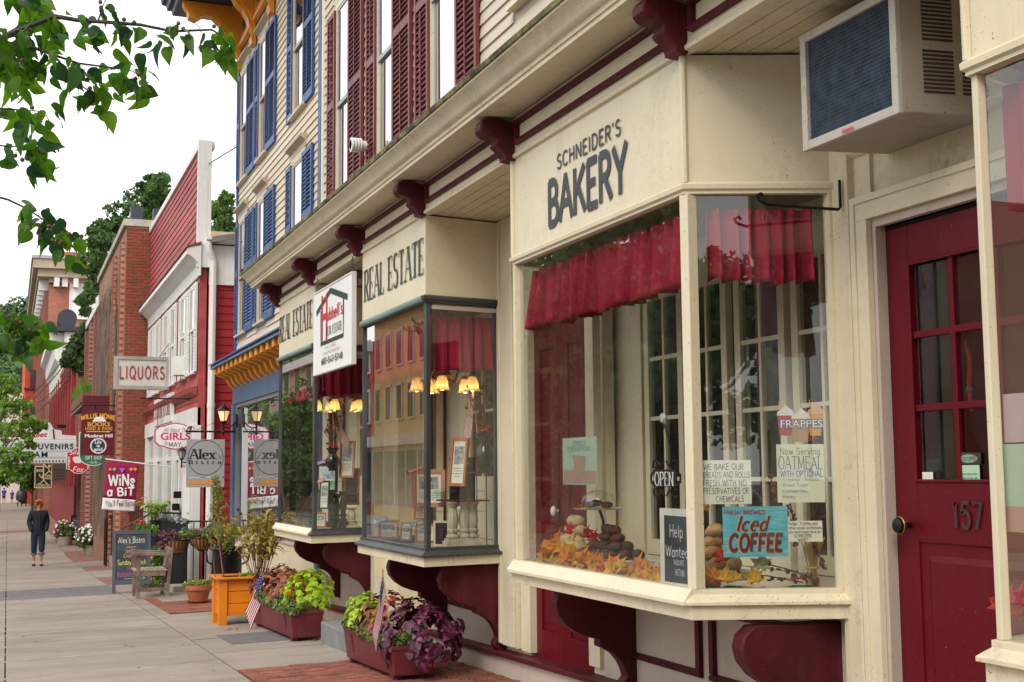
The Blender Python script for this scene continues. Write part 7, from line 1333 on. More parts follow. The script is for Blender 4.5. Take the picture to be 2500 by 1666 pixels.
for j in range(nz+1):
    for i in range(ny):
        y_ = yy+(i+(.5 if j % 2 else 0))*st_; z_ = zz+j*st_*.98
        if y_+st_ < yr-b: m.add([(fx+.010, y_, z_), (fx+.010, y_+st_*.5, z_+st_*.55), (fx+.010, y_+st_*.5, z_+st_*.55+.003), (fx+.010, y_, z_+.003)], [(0, 1, 2, 3)]); m.add([(fx+.0101, y_+st_*.5, z_+st_*.55), (fx+.0101, y_+st_, z_), (fx+.0101, y_+st_, z_+.003), (fx+.0101, y_+st_*.5, z_+st_*.55+.003)], [(0, 1, 2, 3)])
m.obj('mesh_guard', ZINC, AC, kind='stuff')
LV = paint('dusty_louver', (.06, .045, .035), .9, .3)
for gx in (fx+.12, fx+.30):
    for gz_ in (ZA+.08, ZA+.28):
        m = MB()
        for k in range(11): x0 = gx; z_ = gz_+k*.0155; m.hex([(x0, YR2-.004, z_+zf(x0)), (x0+.14, YR2-.004, z_+zf(x0+.14)), (x0+.14, YR2+.004, z_+zf(x0+.14)), (x0, YR2+.004, z_+zf(x0))], [(x0, YR2-.001, z_+.009+zf(x0)), (x0+.14, YR2-.001, z_+.009+zf(x0+.14)), (x0+.14, YR2+.004, z_+.009+zf(x0+.14)), (x0, YR2+.004, z_+.009+zf(x0))])
        m.obj('louvers', LV, AC, kind='stuff')
a = w(2072, 318, X=fx); letter(AC, 'Amana', (fx-.003, a.y, a.z-.006), UF, UV, .018, REDP, width=.075, t=.2, slant=.2)
# iron sign hook left of the door
a, b = w(2058, 512, X=XW-.01), w(1848, 498, Y=4.55); HK = MB(); z_ = a.z; HK.tube([(XW-.02, 4.53, z_+.13), (XW-.02, 4.53, z_+.01), (XW-.03, 4.53, z_), (b.x+.04, 4.53, z_-.004), (b.x, 4.53, z_+.012), (b.x-.012, 4.53, z_+.035), (b.x+.008, 4.53, z_+.042), (b.x+.018, 4.53, z_+.03)], .007, 7); HK.thing('iron_hook', BLACKM, 'black iron sign hook bolted beside the red door', 'hook', smooth=True)
# ================================================================ plants
def leafmesh(name, mat, L_=.06, W_=.04, serr=0, fold=.25, droop=.35, n=6, tip=1.0, heart=0, wav=0.):
    """leaf along +Y from the stalk: folded along the midrib, drooping, optional serrated edge"""
    m = MB()
    for i in range(n+1):
        t = i/n; wd_ = W_/2*(math.sin(math.pi*min(1, (t*.94+.06))**(.66))**tip)*(1+(serr if i % 2 else -serr)); y = L_*t; z = -droop*L_*t*t+wav*L_*math.sin(i*2.2)
        if i == n: wd_ = 0
        m.v += [(-wd_, y-heart*wd_*.25, z+fold*wd_+.0), (0, y, z), (wd_, y-heart*wd_*.25, z+fold*wd_)]
    for i in range(n):
        a = 3*i; m.f += [(a, a+1, a+4, a+3), (a+1, a+2, a+5, a+4)]
    return m.mesh(name, mat, True, 60)
def coleus(name, core, mid, edge, w_=.034, l_=.075, rnd=.12):
    """two-tone leaf: colour from the leaf's own outline (object space)"""
    m, t, p = nodes(name); tc = t.nodes.new('ShaderNodeTexCoord'); sx = t.nodes.new('ShaderNodeSeparateXYZ'); t.links.new(tc.outputs['Object'], sx.inputs[0])
    ab = t.nodes.new('ShaderNodeMath'); ab.operation = 'ABSOLUTE'; t.links.new(sx.outputs['X'], ab.inputs[0]); dv = t.nodes.new('ShaderNodeMath'); dv.operation = 'DIVIDE'; t.links.new(ab.outputs[0], dv.inputs[0]); dv.inputs[1].default_value = w_
    nz = noise(t, 55, 3); ad = t.nodes.new('ShaderNodeMath'); ad.operation = 'ADD'; t.links.new(dv.outputs[0], ad.inputs[0]); mu = t.nodes.new('ShaderNodeMath'); mu.operation = 'MULTIPLY'; t.links.new(nz, mu.inputs[0]); mu.inputs[1].default_value = .5; t.links.new(mu.outputs[0], ad.inputs[1])
    c = mixc(t, ramp(t, ad.outputs[0], .38, .62), core, mid); c = mixc(t, ramp(t, ad.outputs[0], 1.0, 1.12), c, edge)
    oi = t.nodes.new('ShaderNodeObjectInfo'); hs = t.nodes.new('ShaderNodeHueSaturation'); mr = t.nodes.new('ShaderNodeMapRange'); t.links.new(oi.outputs['Random'], mr.inputs[0]); mr.inputs['To Min'].default_value = 1-rnd*2; mr.inputs['To Max'].default_value = 1+rnd*2; t.links.new(mr.outputs[0], hs.inputs['Value']); t.links.new(c, hs.inputs['Color']); t.links.new(hs.outputs[0], p.inputs['Base Color']); p.inputs['Roughness'].default_value = .5
    return m
PURP = coleus('coleus_purple', (.19, .007, .06), (.036, .005, .02), (.22, .085, .07)); RUST = coleus('coleus_rust', (.24, .02, .02), (.16, .045, .015), (.3, .24, .05)); RUST2 = coleus('coleus_gold', (.3, .09, .012), (.2, .09, .02), (.36, .32, .07)); LIME = paint('lime_coleus', (.36, .55, .02), .5, .25, vs=12, bump=.1, rnd=.14, trans=.3, c2=(.5, .68, .05))
YELL = paint('yellowing_leaf', (.6, .42, .05), .6, .35, vs=10, rnd=.25, trans=.25, c2=(.42, .42, .08)); GRN = paint('herb_green', (.12, .26, .04), .55, .35, vs=6, rnd=.2, trans=.25); TRAIL = paint('trailing_green', (.10, .16, .035), .6, .4, vs=15, bump=0, c2=(.26, .3, .1), trans=.2)
LP = leafmesh('leaf', PURP, .072, .078, .1); LPs = leafmesh('leaf', PURP, .058, .062, .1); LR = leafmesh('leaf', RUST, .058, .046, .14); LR2 = leafmesh('leaf', RUST2, .054, .042, .14); LL = leafmesh('leaf', LIME, .053, .055, .1); LY = leafmesh('leaf', YELL, .085, .03, 0, .3, .5, 5); LGn = leafmesh('leaf', GRN, .05, .028, 0, .3, .4, 5)
def orient(d, up):                                      # rotation taking +Y to d with +Z near up
    d = Vector(d).normalized(); x = d.cross(Vector(up)); x = x.normalized() if x.length > 1e-5 else d.orthogonal().normalized(); z = x.cross(d); return Matrix((x, d, z)).transposed().to_euler()
def rosettes(parent, c, rad, nr, meshes, per=6, size=1., seed=1, low=-.15, stalk=True):
    rg = random.Random(seed); c = Vector(c); k = 0
    for i in range(nr):
        z = 1-(i+.5)/nr*(1-low); r = math.sqrt(max(0, 1-z*z)); a = i*2.39996+rg.uniform(-.3, .3); nrm = Vector((r*math.cos(a), r*math.sin(a), z)); q = rg.uniform(.8, 1.03); p = c+Vector((nrm.x*rad[0]*q, nrm.y*rad[1]*q, nrm.z*rad[2]*q)); nn = (nrm+Vector((rg.uniform(-.25, .25), rg.uniform(-.25, .25), .35))).normalized(); t1 = nn.orthogonal().normalized(); t2 = nn.cross(t1); a0 = rg.uniform(0, 6)
        for j in range(per):
            an = a0+2*math.pi*j/per+rg.uniform(-.2, .2); rise = .15 if j % 2 else .55; d = t1*math.cos(an)+t2*math.sin(an)+nn*rise*rg.uniform(.5, 1.3); s_ = size*rg.uniform(.7, 1.15)*(1 if j % 2 else .75)
            link('leaf', rg.choice(meshes), parent, loc=p+nn*.006*j, rot=orient(d, nn), scale=s_); k += 1
    return k
def fuzz(parent, name, boxes, n, size, mat, seed, up=.5):
    """low trailing greenery: many small leaf faces"""
    V, F = leaf_cloud([b[0] for b in boxes], [b[1] for b in boxes], n, size, .7, seed, .1); return np_obj(name, V, F, mat, parent, kind='stuff')
def planter(label, x0, x1, y0, y1, zt, grp='maroon planters'):
    t = thing('planter', label, 'planter', ((x0+x1)/2, (y0+y1)/2, G(x0, y0)), grp); e = .012; PM = MATS.get('planter_maroon') or paint('planter_maroon', (.14, .02, .028), .5, .15, specks=.5, grime=.25, bump=.12, gcol=(.3, .16, .14)); zb = [G((x0+x1)/2, y)+.03 for y in (y0, y1)]; bv = .028
    m = MB(); m.hex([(x0+bv, y0+bv, zb[0]), (x1-bv, y0+bv, zb[0]), (x1-bv, y1-bv, zb[1]), (x0+bv, y1-bv, zb[1])], [(x0, y0, zt), (x1, y0, zt), (x1, y1, zt), (x0, y1, zt)]); m.obj('trough', PM, t, bev=.006)
    m = MB(); m.box(x0-.004, x1+.004, y0-.004, y0+.014, zt-.02, zt+.006); m.box(x0-.004, x1+.004, y1-.014, y1+.004, zt-.02, zt+.006); m.box(x0-.004, x0+.014, y0+.014, y1-.014, zt-.02, zt+.006); m.box(x1-.014, x1+.004, y0+.014, y1-.014, zt-.02, zt+.006); m.obj('rim', PM, t, bev=.003)
    for a in (.16, .84):
        yy = y0+(y1-y0)*a; MB().hex([(x0+.012, yy-.06, zt-.17), (x0+.012, yy+.06, zt-.17), (x0+.02, yy+.06, zt-.17), (x0+.02, yy-.06, zt-.17)], [(x0-.012, yy-.045, zt-.04), (x0-.012, yy+.045, zt-.04), (x0+.01, yy+.045, zt-.04), (x0+.01, yy-.045, zt-.04)]).obj('rib', PM, t, bev=.003)
    for xx in (x0+.06, x1-.06):
        for yy in (y0+.12, y1-.12): zg = G(xx, yy); bx(xx-.03, xx+.03, yy-.03, yy+.03, zg, zg+.045).obj('foot', PM, t)
    bx(x0+.014, x1-.014, y0+.014, y1-.014, zt-.012, zt-.004).obj('soil', JOINT, t); return t
def plant(name, label, loc, grp=None): return thing(name, label, 'plant', loc, grp)
def stems(parent, c, rad, n, base, mat, seed, r=.003):
    rg = random.Random(seed); m = MB(); c = Vector(c)
    for k in range(n): a = rg.uniform(0, 6.28); q = rg.uniform(.3, .9); m.tube([(c.x+rad[0]*.3*math.cos(a), c.y+rad[1]*.3*math.sin(a), base), (c.x+rad[0]*q*math.cos(a), c.y+rad[1]*q*math.sin(a), c.z+rad[2]*.5*q)], r, 4)
    m.obj('stems', mat, parent, kind='stuff')
# near planter
ZP = .015; planter('nearest maroon trough planter, with a big purple plant spilling over its end', 2.555, 2.885, 8.83, 10.26, ZP)
p = plant('purple_coleus', 'large deep purple coleus spilling over the end of the nearest planter', (2.78, 9.0, ZP)); rosettes(p, (2.83, 9.02, .03), (.30, .36, .27), 64, [LP, LPs], 6, 1.1, 3, -.45); stems(p, (2.8, 9.05, .05), (.2, .25, .2), 12, -.01, TWIG, 1)
p = plant('rust_coleus', 'rust and gold coleus in the middle of the nearest planter', (2.72, 9.6, ZP)); rosettes(p, (2.73, 9.55, .06), (.2, .42, .26), 56, [LR, LR, LR2], 6, 1.0, 5, -.1); stems(p, (2.72, 9.55, .05), (.15, .3, .2), 14, -.01, TWIG, 2)
p = plant('lime_coleus', 'lime green coleus at the far end of the nearest planter', (2.72, 10.1, ZP)); rosettes(p, (2.68, 10.08, .08), (.15, .2, .19), 34, [LL], 6, 1.0, 6, -.1); stems(p, (2.7, 10.1, .05), (.1, .1, .1), 8, -.01, GRN, 3)
p = plant('trailing_plant', 'fine trailing greenery along the edge of the nearest planter', (2.6, 9.5, ZP)); fuzz(p, 'foliage', [((2.6, 8.95+.13*k, .035+.015*math.sin(k)), .085) for k in range(10)]+[((2.68, 8.92, .05), .1), ((2.6, 9.0, .05), .09)], 260, .02, TRAIL, 4)
# far planter
ZQ = w(708, 1495, X=2.49).z; planter('farther maroon trough planter with a round lime plant', 2.485, 2.80, 11.98, 14.0, ZQ)
p = plant('lime_coleus', 'round bright lime coleus at the near end of the farther planter', (2.66, 12.2, ZQ)); rosettes(p, (2.70, 12.22, ZQ+.12), (.23, .26, .25), 70, [LL], 6, 1.0, 16, -.4); stems(p, (2.7, 12.2, ZQ+.1), (.1, .1, .1), 8, ZQ-.01, GRN, 13)
p = plant('rust_coleus', 'rust coleus in the middle of the farther planter', (2.62, 13, ZQ)); rosettes(p, (2.62, 12.95, ZQ+.1), (.19, .5, .27), 56, [LR, LR2], 6, 1.05, 15, -.1); stems(p, (2.62, 13, ZQ), (.15, .4, .2), 14, ZQ-.01, TWIG, 12)
p = plant('purple_coleus', 'small purple coleus at the far end of the farther planter', (2.58, 13.75, ZQ)); rosettes(p, (2.57, 13.75, ZQ+.08), (.14, .2, .18), 18, [LPs], 6, 1.0, 18, -.1); stems(p, (2.58, 13.75, ZQ), (.1, .1, .1), 6, ZQ-.01, TWIG, 14)
p = plant('trailing_plant', 'fine trailing greenery along the edge of the farther planter', (2.53, 12.8, ZQ)); fuzz(p, 'foliage', [((2.52, 12.1+.16*k, ZQ+.02), .1) for k in range(10)]+[((2.55, 12.02, ZQ+.03), .1)], 240, .024, TRAIL, 9)
a = w(958, 1538, X=2.6); b = w(934, 1392, X=2.52); small_flag('small striped flag stuck in the nearest planter', (2.6, a.y, ZP-.02), (2.52, b.y, b.z), .22, .16, math.pi*1.0, 1.5, 'flags in the planters')
a = w(652, 1470, X=2.56); b = w(637, 1393, X=2.5); small_flag('small striped flag leaning out of the farther planter', (2.58, a.y, ZQ-.02), (2.5, b.y, b.z), .3, .2, math.pi*.98, 1.05, 'flags in the planters')
# orange planter with its plants
OP = thing('orange_planter', 'bright orange wooden planter box on legs with a wide rim', 'planter', (2.7, 14.6, G(2.7, 14.6))); OPM = paint('orange_wood', (.72, .21, .006), .5, .15, vs=3, bump=.3, bs=30, grime=.25, stretch=(.3, 1, 1), gcol=(.2, .06, .01)); ox0, ox1, oy0, oy1 = 2.17, 3.2, 14.25, 14.75; oz = w(514, 1413, Y=14.2).z; og = G(2.3, 14.3)
for k in range(3):
    z0 = og+.10+k*(oz-og-.12)/3; bx(ox0+.04, ox1-.04, oy0+.025, oy0+.05, z0, z0+(oz-og-.12)/3-.006).obj('plank', OPM, OP, bev=.003); bx(ox0+.022, ox0+.045, oy0+.04, oy1-.04, z0, z0+(oz-og-.12)/3-.006).obj('plank', OPM, OP, bev=.003)
bx(ox0+.05, ox1-.05, oy0+.06, oy1-.05, og+.1, oz-.04).obj('liner', JOINT, OP)
for x_, y_ in ((ox0, oy0), (ox0, oy1-.09), (ox1-.09, oy0), (ox1-.09, oy1-.09)): bx(x_, x_+.09, y_, y_+.022, G(x_, y_), oz-.021).obj('leg', OPM, OP, bev=.003); bx(x_, x_+.022, y_+.0221, y_+.09, G(x_, y_), oz-.021).obj('leg', OPM, OP, bev=.003)
for q_ in ((ox0-.04, ox1+.04, oy0-.04, oy0+.06), (ox0-.04, ox1+.04, oy1-.06, oy1+.04), (ox0-.04, ox0+.06, oy0+.061, oy1-.061), (ox1-.06, ox1+.04, oy0+.061, oy1-.061)): bx(*q_, oz-.02, oz).obj('rim_board', OPM, OP, bev=.004)
def bushy(parent, c, n, h, spread, leaf, seed, per=7, stemm=None, lean=(0, 0), ls=1., start=.35):
    """upright stems with leaves set along them"""
    rg = random.Random(seed); m = MB(); c = Vector(c)
    for k in range(n):
        a = rg.uniform(0, 6.28); s_ = spread*math.sqrt(rg.random()); top = c+Vector((s_*math.cos(a)+lean[0], s_*math.sin(a)+lean[1], h*rg.uniform(.65, 1.1))); b0 = c+Vector((s_*.25*math.cos(a), s_*.25*math.sin(a), 0)); mid = b0.lerp(top, .55)+Vector((0, 0, h*.08)); pts = [b0, mid, top]; m.tube(pts, [.004, .003, .0015], 4)
        for j in range(per):
            t = start+(1-start)*(j+rg.random()*.6)/per; p_ = b0.lerp(mid, min(1, t/.55)) if t < .55 else mid.lerp(top, min(1, (t-.55)/.45)); an = rg.uniform(0, 6.28); d = Vector((math.cos(an), math.sin(an), rg.uniform(-.2, .6))); link('leaf', leaf, parent, loc=p_, rot=orient(d, (0, 0, 1)), scale=ls*rg.uniform(.6, 1.2))
    m.obj('stems', stemm or TWIG, parent, kind='stuff')
YS_ = paint('reddish_stem', (.26, .1, .06), .7, .3); c = w(632, 1398, Y=14.55); p = plant('yellowing_perennial', 'tall yellowing perennial with reddish stems in the orange planter', (c.x, 14.55, oz-.03)); bushy(p, (c.x, 14.55, oz-.03), 40, .72, .36, LY, 21, 12, YS_, (0, 0), 1.35, .3); c2 = w(590, 1398, Y=14.5)
m = MB(); rg = random.Random(4)
for k in range(9): a = rg.uniform(0, 6.28); q_ = Vector((c.x+.25*math.cos(a), 14.55+.1*math.sin(a), oz+.72+rg.uniform(-.1, .28))); m.tube([(c.x, 14.55, oz), q_], .003, 4); m.ball(q_, .016, 7, 5)
m.obj('seed_heads', paint('seed_head', (.05, .035, .025), .9), p, kind='stuff')
FEA = paint('feathery_green', (.2, .32, .06), .7, .35, vs=6, bump=0, trans=.25, c2=(.36, .42, .08)); c = w(520, 1400, Y=14.4); p = plant('feathery_shrub', 'thin feathery green shrub rising from the left of the orange planter', (c.x, 14.4, oz-.03)); m = MB(); Hs = w(520, 1165, Y=14.4).z-oz; m.tube([(c.x+.12, 14.4, oz-.03), (c.x+.05, 14.4, oz+Hs*.4), (c.x+.01, 14.4, oz+Hs)], [.009, .006, .002], 5); cs, rs = [], []
for k in range(46):
    t = .22+.78*k/46; q_ = Vector((c.x+.12-.11*t, 14.4, oz+Hs*t)); an = k*2.4; L_ = .15*(1.05-t*.85)*(1.2 if k % 3 else .7); e = q_+Vector((L_*math.cos(an), L_*math.sin(an), L_*.8)); m.tube([q_, e], .0025, 4); cs += [tuple(q_.lerp(e, .6)), tuple(e)]; rs += [.03+.01*(1-t), .026]
m.tube([(c.x+.02, 14.36, oz), (c.x-.05, 14.36, oz+.5)], .005, 5); m.tube([(c.x+.45, 14.36, oz), (c.x+.1, 14.36, oz+.52)], .005, 5); m.obj('stems', YS_, p, kind='stuff'); V, F = leaf_cloud(cs, rs, 15, .012, 1.3, 6, .0); np_obj('foliage', V, F, FEA, p, kind='stuff')
p = plant('low_greens', 'low white-flowered greens on the soil of the orange planter', (2.75, 14.4, oz-.03)); fuzz(p, 'foliage', [((2.45+.07*k, 14.38, oz), .06) for k in range(9)], 60, .02, FEA, 8)
# black urn, terracotta pot
c = w(556, 1400, Y=15.7); URN = thing('black_urn', 'black fluted urn with curled handles behind the orange planter', 'urn', (c.x, 15.7, G(c.x, 15.7))); zu = w(556, 1338, Y=15.7).z; g0 = G(c.x, 15.7); m = MB(); m.lathe([(.12, g0), (.12, g0+.05), (.06, g0+.08), (.06, g0+.16), (.14, g0+.22), (.165, g0+.35), (.16, zu-.08), (.18, zu-.03), (.215, zu), (.2, zu+.01), (.17, zu-.03)], (c.x, 15.7, 0), 26, cap=False, sq=lambda t: 1+.03*math.cos(13*t)); m.obj('bowl', BLACKM, URN, smooth=True)
for sg in (-1, 1): MB().tube([(c.x+sg*.17, 15.7, zu-.2), (c.x+sg*.24, 15.7, zu-.16), (c.x+sg*.26, 15.7, zu-.04), (c.x+sg*.22, 15.7, zu+.02), (c.x+sg*.2, 15.7, zu-.02)], .012, 6).obj('handle', BLACKM, URN, smooth=True)
p = plant('urn_greens', 'mixed greens with orange blooms filling the black urn', (c.x, 15.7, zu-.03)); bushy(p, (c.x, 15.7, zu-.02), 26, .3, .22, LGn, 31, 7, GRN, (0, 0), 1.2, .2); bushy(p, (c.x-.05, 15.72, zu-.02), 12, .42, .24, leafmesh('leaf', TRAIL, .05, .02), 32, 6, TWIG)
blm = MB().ball((0, 0, 0), .02, 8, 5, (1, 1, .7)); BLO = {}
def blooms(parent, c, rad, n, mat, seed, size=1., name='bloom', low=0.):
    if mat.name not in BLO: BLO[mat.name] = blm.mesh(name, mat, True, 80)
    rg = random.Random(seed); c = Vector(c)
    for k in range(n):
        d = Vector((rg.gauss(0, 1), rg.gauss(0, 1), abs(rg.gauss(0, 1))*1.0+low)).normalized(); q = rg.uniform(.88, 1.08); link(name, BLO[mat.name], parent, loc=c+Vector((d.x*rad[0], d.y*rad[1], d.z*rad[2]))*1.0*q-c*(q-1) if False else (c.x+d.x*rad[0]*q, c.y+d.y*rad[1]*q, c.z+d.z*rad[2]*q), rot=orient(Vector((d.z, 0, -d.x+.001)), d), scale=size*rg.uniform(.7, 1.2))
ORB, WHB, RDB, PUB, YLB = ink('orange_bloom', (.8, .16, .02)), ink('white_bloom', (.8, .8, .78)), ink('red_bloom', (.6, .01, .015)), ink('purple_bloom', (.2, .05, .3)), ink('yellow_bloom', (.8, .5, .08)); BUB = ink('blue_bloom', (.05, .05, .45))
blooms(p, (c.x+.02, 15.7, zu+.12), (.2, .18, .22), 9, ORB, 3); blooms(p, (c.x+.02, 15.7, zu+.1), (.2, .18, .2), 7, PUB, 4, .7)
TER = paint('terracotta', (.38, .12, .055), .85, .2, vs=4, bump=.2, grime=.3, gcol=(.5, .35, .25)); c = gp(484, 1472); zt = w(480, 1428, Y=c.y).z; TP = thing('terracotta_pot', 'wide terracotta pot on a saucer beside the orange planter', 'pot', c); m = MB(); m.lathe([(.12, c.z+.03), (.165, zt-.07), (.185, zt-.065), (.19, zt), (.165, zt), (.15, zt-.03)], (c.x, c.y, 0), 28, cap=True); m.obj('pot', TER, TP, smooth=True); m = MB(); m.lathe([(.12, c.z), (.17, c.z+.035), (.155, c.z+.035), (.12, c.z+.012)], (c.x, c.y, 0), 28); m.obj('saucer', TER, TP, smooth=True)
p = plant('pot_flowers', 'straggly green plant with pale flowers in the terracotta pot', (c.x, c.y, zt-.03)); fuzz(p, 'foliage', [((c.x-.1+.05*k, c.y, zt+.02), .07) for k in range(5)]+[((c.x-.17, c.y, zt), .07)], 110, .022, FEA, 12); blooms(p, (c.x-.08, c.y, zt), (.14, .1, .08), 7, WHB, 8, .6); blooms(p, (c.x, c.y, zt), (.12, .1, .08), 5, PUB, 9, .6)
# ================================================================ railing, fence, baskets
IR = thing('iron_fence', 'black iron picket fence with hanging baskets before the red building', 'fence', (2.9, 21.6, G(2.9, 21.6))); a, b = w(458, 1273, Y=21.6), w(566, 1271, Y=21.0); g1 = G(2.9, 21.6)
m = MB(); z1, z2 = a.z, w(458, 1304, Y=21.6).z; m.tube([(a.x, 21.6, z1), (3.32, 21.2, z1)], .014, 5); m.tube([(a.x, 21.6, z2), (3.32, 21.2, z2)], .01, 5); m.tube([(a.x, 21.6, g1+.12), (3.32, 21.2, g1+.12)], .012, 5); m.obj('rails', BLACKM, IR)
pk = MB().tube([(0, 0, 0), (0, 0, 1)], .008, 5).mesh('picket', BLACKM)
for k in range(7): t = k/6; link('picket', pk, IR, loc=(a.x+(3.32-a.x)*t, 21.6-.4*t, g1+.05), scale=(1, 1, z1-g1-.05))
SCR = thing('wire_screen', 'dark wire mesh panel standing beside the wooden chair', 'screen', (2.7, 22, g1)); a, b = w(394, 1262, Y=23.2), w(457, 1274, Y=21.65); zb_ = w(457, 1436, Y=21.65).z; m = MB(); n = 60
m.tube([(a.x, 23.2, zb_), (a.x, 23.2, a.z), (b.x, 21.65, b.z), (b.x, 21.65, zb_)], .014, 5)
for k in range(n): t = k/n; q0, q1 = Vector((a.x, 23.2, zb_)).lerp(Vector((b.x, 21.65, zb_)), t), Vector((a.x, 23.2, a.z)).lerp(Vector((b.x, 21.65, b.z)), t); m.tube([q0, q1], .0062, 3)
for k in range(26): t = k/26; q0, q1 = Vector((a.x, 23.2, zb_)).lerp(Vector((a.x, 23.2, a.z)), t), Vector((b.x, 21.65, zb_)).lerp(Vector((b.x, 21.65, b.z)), t); m.tube([q0, q1], .004, 3)
m.obj('mesh', BLACKM, SCR, kind='stuff'); m = MB()
V, F = leaf_cloud([tuple(Vector(a).lerp(Vector(b), k/12)+Vector((0, 0, .0))) for k in range(13)], [.07]*13, 40, .025, .7, 7, .2); np_obj('garland', V, F, paint('tinsel_garland', (.03, .07, .06), .3, .4, c2=(.4, .45, .45)), SCR, kind='stuff')
RL = thing('stair_railing', 'black iron handrail climbing the shop steps behind the chalkboard', 'railing', (2.5, 30, G(2.5, 30)))
RP = [(w(257, 1265, Y=33.5), G(2.3, 33.5)), (w(318, 1238, Y=30.2), G(2.5, 30)+.2), (w(347, 1236, Y=28.5), G(2.5, 28.5)+.35), (w(404, 1237, Y=26), G(2.6, 26)+.4)]
m = MB(); m.tube([q_[0] for q_ in RP], .022, 6); m.tube([w(300, 1290, Y=27.8), w(372, 1252, Y=25.2), w(472, 1254, Y=22.9)], .02, 6); m.tube([q_[0]+Vector((0, 0, -.12)) for q_ in RP], .012, 5); m.obj('rails', BLACKM, RL)
for k in range(22):
    t = k/21*3; i = min(2, int(t)); f = t-i; a, b = RP[i][0].lerp(RP[i+1][0], f), RP[i][1]+(RP[i+1][1]-RP[i][1])*f; link('baluster', pk, RL, loc=(a.x, a.y, b), scale=(1.1, 1.1, a.z-b))
for k in range(12): t = k/11; a = w(372, 1252, Y=25.2).lerp(w(472, 1254, Y=22.9), t); link('baluster', pk, RL, loc=(a.x, a.y, G(a.x, a.y)+.25), scale=(1, 1, a.z-G(a.x, a.y)-.25))
for px, Y_ in ((257, 33.4), (262, 32.6)): a = w(px, 1268, Y=Y_); link('post', pk, RL, loc=(a.x, Y_, G(a.x, Y_)-.02), scale=(2.2, 2.2, a.z-G(a.x, Y_)+.02))
SCN = paint('worn_concrete', (.36, .32, .27), .9, .2, vs=3, grime=.5, bump=.3); STP = thing('shop_steps', 'worn concrete steps up to the red building', 'steps', (2.7, 28, G(2.6, 28)))
for k in range(3): bx(2.35+.16*k, 2.95, 24.6+.5*k, 33.6-.5*k, -1.15, G(2.6, 29)+.13*(k+1)).obj('step', SCN, STP, bev=.01)
c = w(420, 1340, Y=20.9); bx(c.x-.0, c.x+.34, 20.6, 21.1, G(2.4, 20.8)-.03, w(440, 1432, Y=20.6).z).thing('kerb_block', SCN, 'concrete block at the foot of the wire screen', 'block', bev=.01)
COIR = paint('coir_liner', (.32, .15, .05), .95, .35, vs=20, bump=.8, bs=90)
def basket(label, px, y0, y1, Y_, r):
    a, b = w(px, y0, Y=Y_), w(px, y1, Y=Y_); h_ = a.z-b.z; t = thing('wall_basket', label, 'flower basket', (a.x, Y_, b.z), 'half-round coir baskets'); m = MB(); m.lathe([(r*.12, 0), (r*.5, h_*.15), (r*.85, h_*.5), (r, h_), (r*.94, h_), (r*.7, h_*.5)], (a.x, Y_, b.z), 20, cap=False); m.obj('liner', COIR, t, smooth=True); q_ = MB()
    for k in range(11): an = math.pi+math.pi*k/10; q_.tube([(a.x+r*1.03*math.cos(an), Y_+r*1.03*math.sin(an), a.z), (a.x+r*.9*math.cos(an), Y_+r*.9*math.sin(an), b.z+h_*.5), (a.x+r*.2*math.cos(an), Y_+r*.2*math.sin(an), b.z-.005)], .007, 4)
    q_.tube([(a.x+r*1.03*math.cos(R(360*k/20)), Y_+r*1.03*math.sin(R(360*k/20)), a.z) for k in range(20)], .01, 5, True); q_.obj('wire_frame', BLACKM, t); return t, a, h_
t, a, h_ = basket('coir basket hanging on the wire screen above the chair', 432, 1318, 1354, 21.4, .2)
p = plant('basket_flowers', 'purple lobelia and succulents trailing from the basket above the chair', (a.x, 21.4, a.z)); fuzz(p, 'purple_foliage', [((a.x-.22+.05*k, 21.35, a.z+.09-.04*(k % 3)), .1) for k in range(5)]+[((a.x-.26, 21.35, a.z-.06), .09), ((a.x-.2, 21.3, a.z-.1), .09)], 200, .018, paint('lobelia', (.16, .05, .08), .7, .4, vs=20, c2=(.25, .12, .1)), 14); fuzz(p, 'green_foliage', [((a.x+.05+.06*k, 21.38, a.z+.08), .09) for k in range(3)], 160, .025, FEA, 15); blooms(p, (a.x-.18, 21.32, a.z), (.2, .12, .2), 40, PUB, 14, .5); fuzz(p, 'succulents', [((a.x+.12, 21.35, a.z+.15), .08)], 120, .03, paint('succulent', (.2, .32, .26), .6, .3), 17)
t, a, h_ = basket('coir basket hanging on the iron fence', 493, 1312, 1345, 21.2, .2); p = plant('basket_flowers', 'green and dull red plants in the basket on the iron fence', (a.x, 21.2, a.z)); fuzz(p, 'foliage', [((a.x-.16+.08*k, 21.15, a.z+.07), .1) for k in range(5)], 200, .024, TRAIL, 18); blooms(p, (a.x, 21.1, a.z+.03), (.2, .12, .15), 14, RDB, 15, .5)
c = w(535, 1300, Y=16.6); p = plant('railing_flowers', 'orange and purple flowers above the black urn', (c.x, 16.6, G(c.x, 16.6))); MB().tube([(c.x, 16.6, G(c.x, 16.6)), (c.x, 16.6, c.z)], .02, 5).obj('stem', TWIG, p); fuzz(p, 'foliage', [((c.x-.12+.08*k, 16.6, c.z+.05*(k % 2)), .12) for k in range(5)], 150, .03, TRAIL, 19); blooms(p, (c.x+.1, 16.5, c.z), (.22, .1, .2), 12, ORB, 16); blooms(p, (c.x-.05, 16.5, c.z), (.22, .1, .16), 12, PUB, 17, .7)
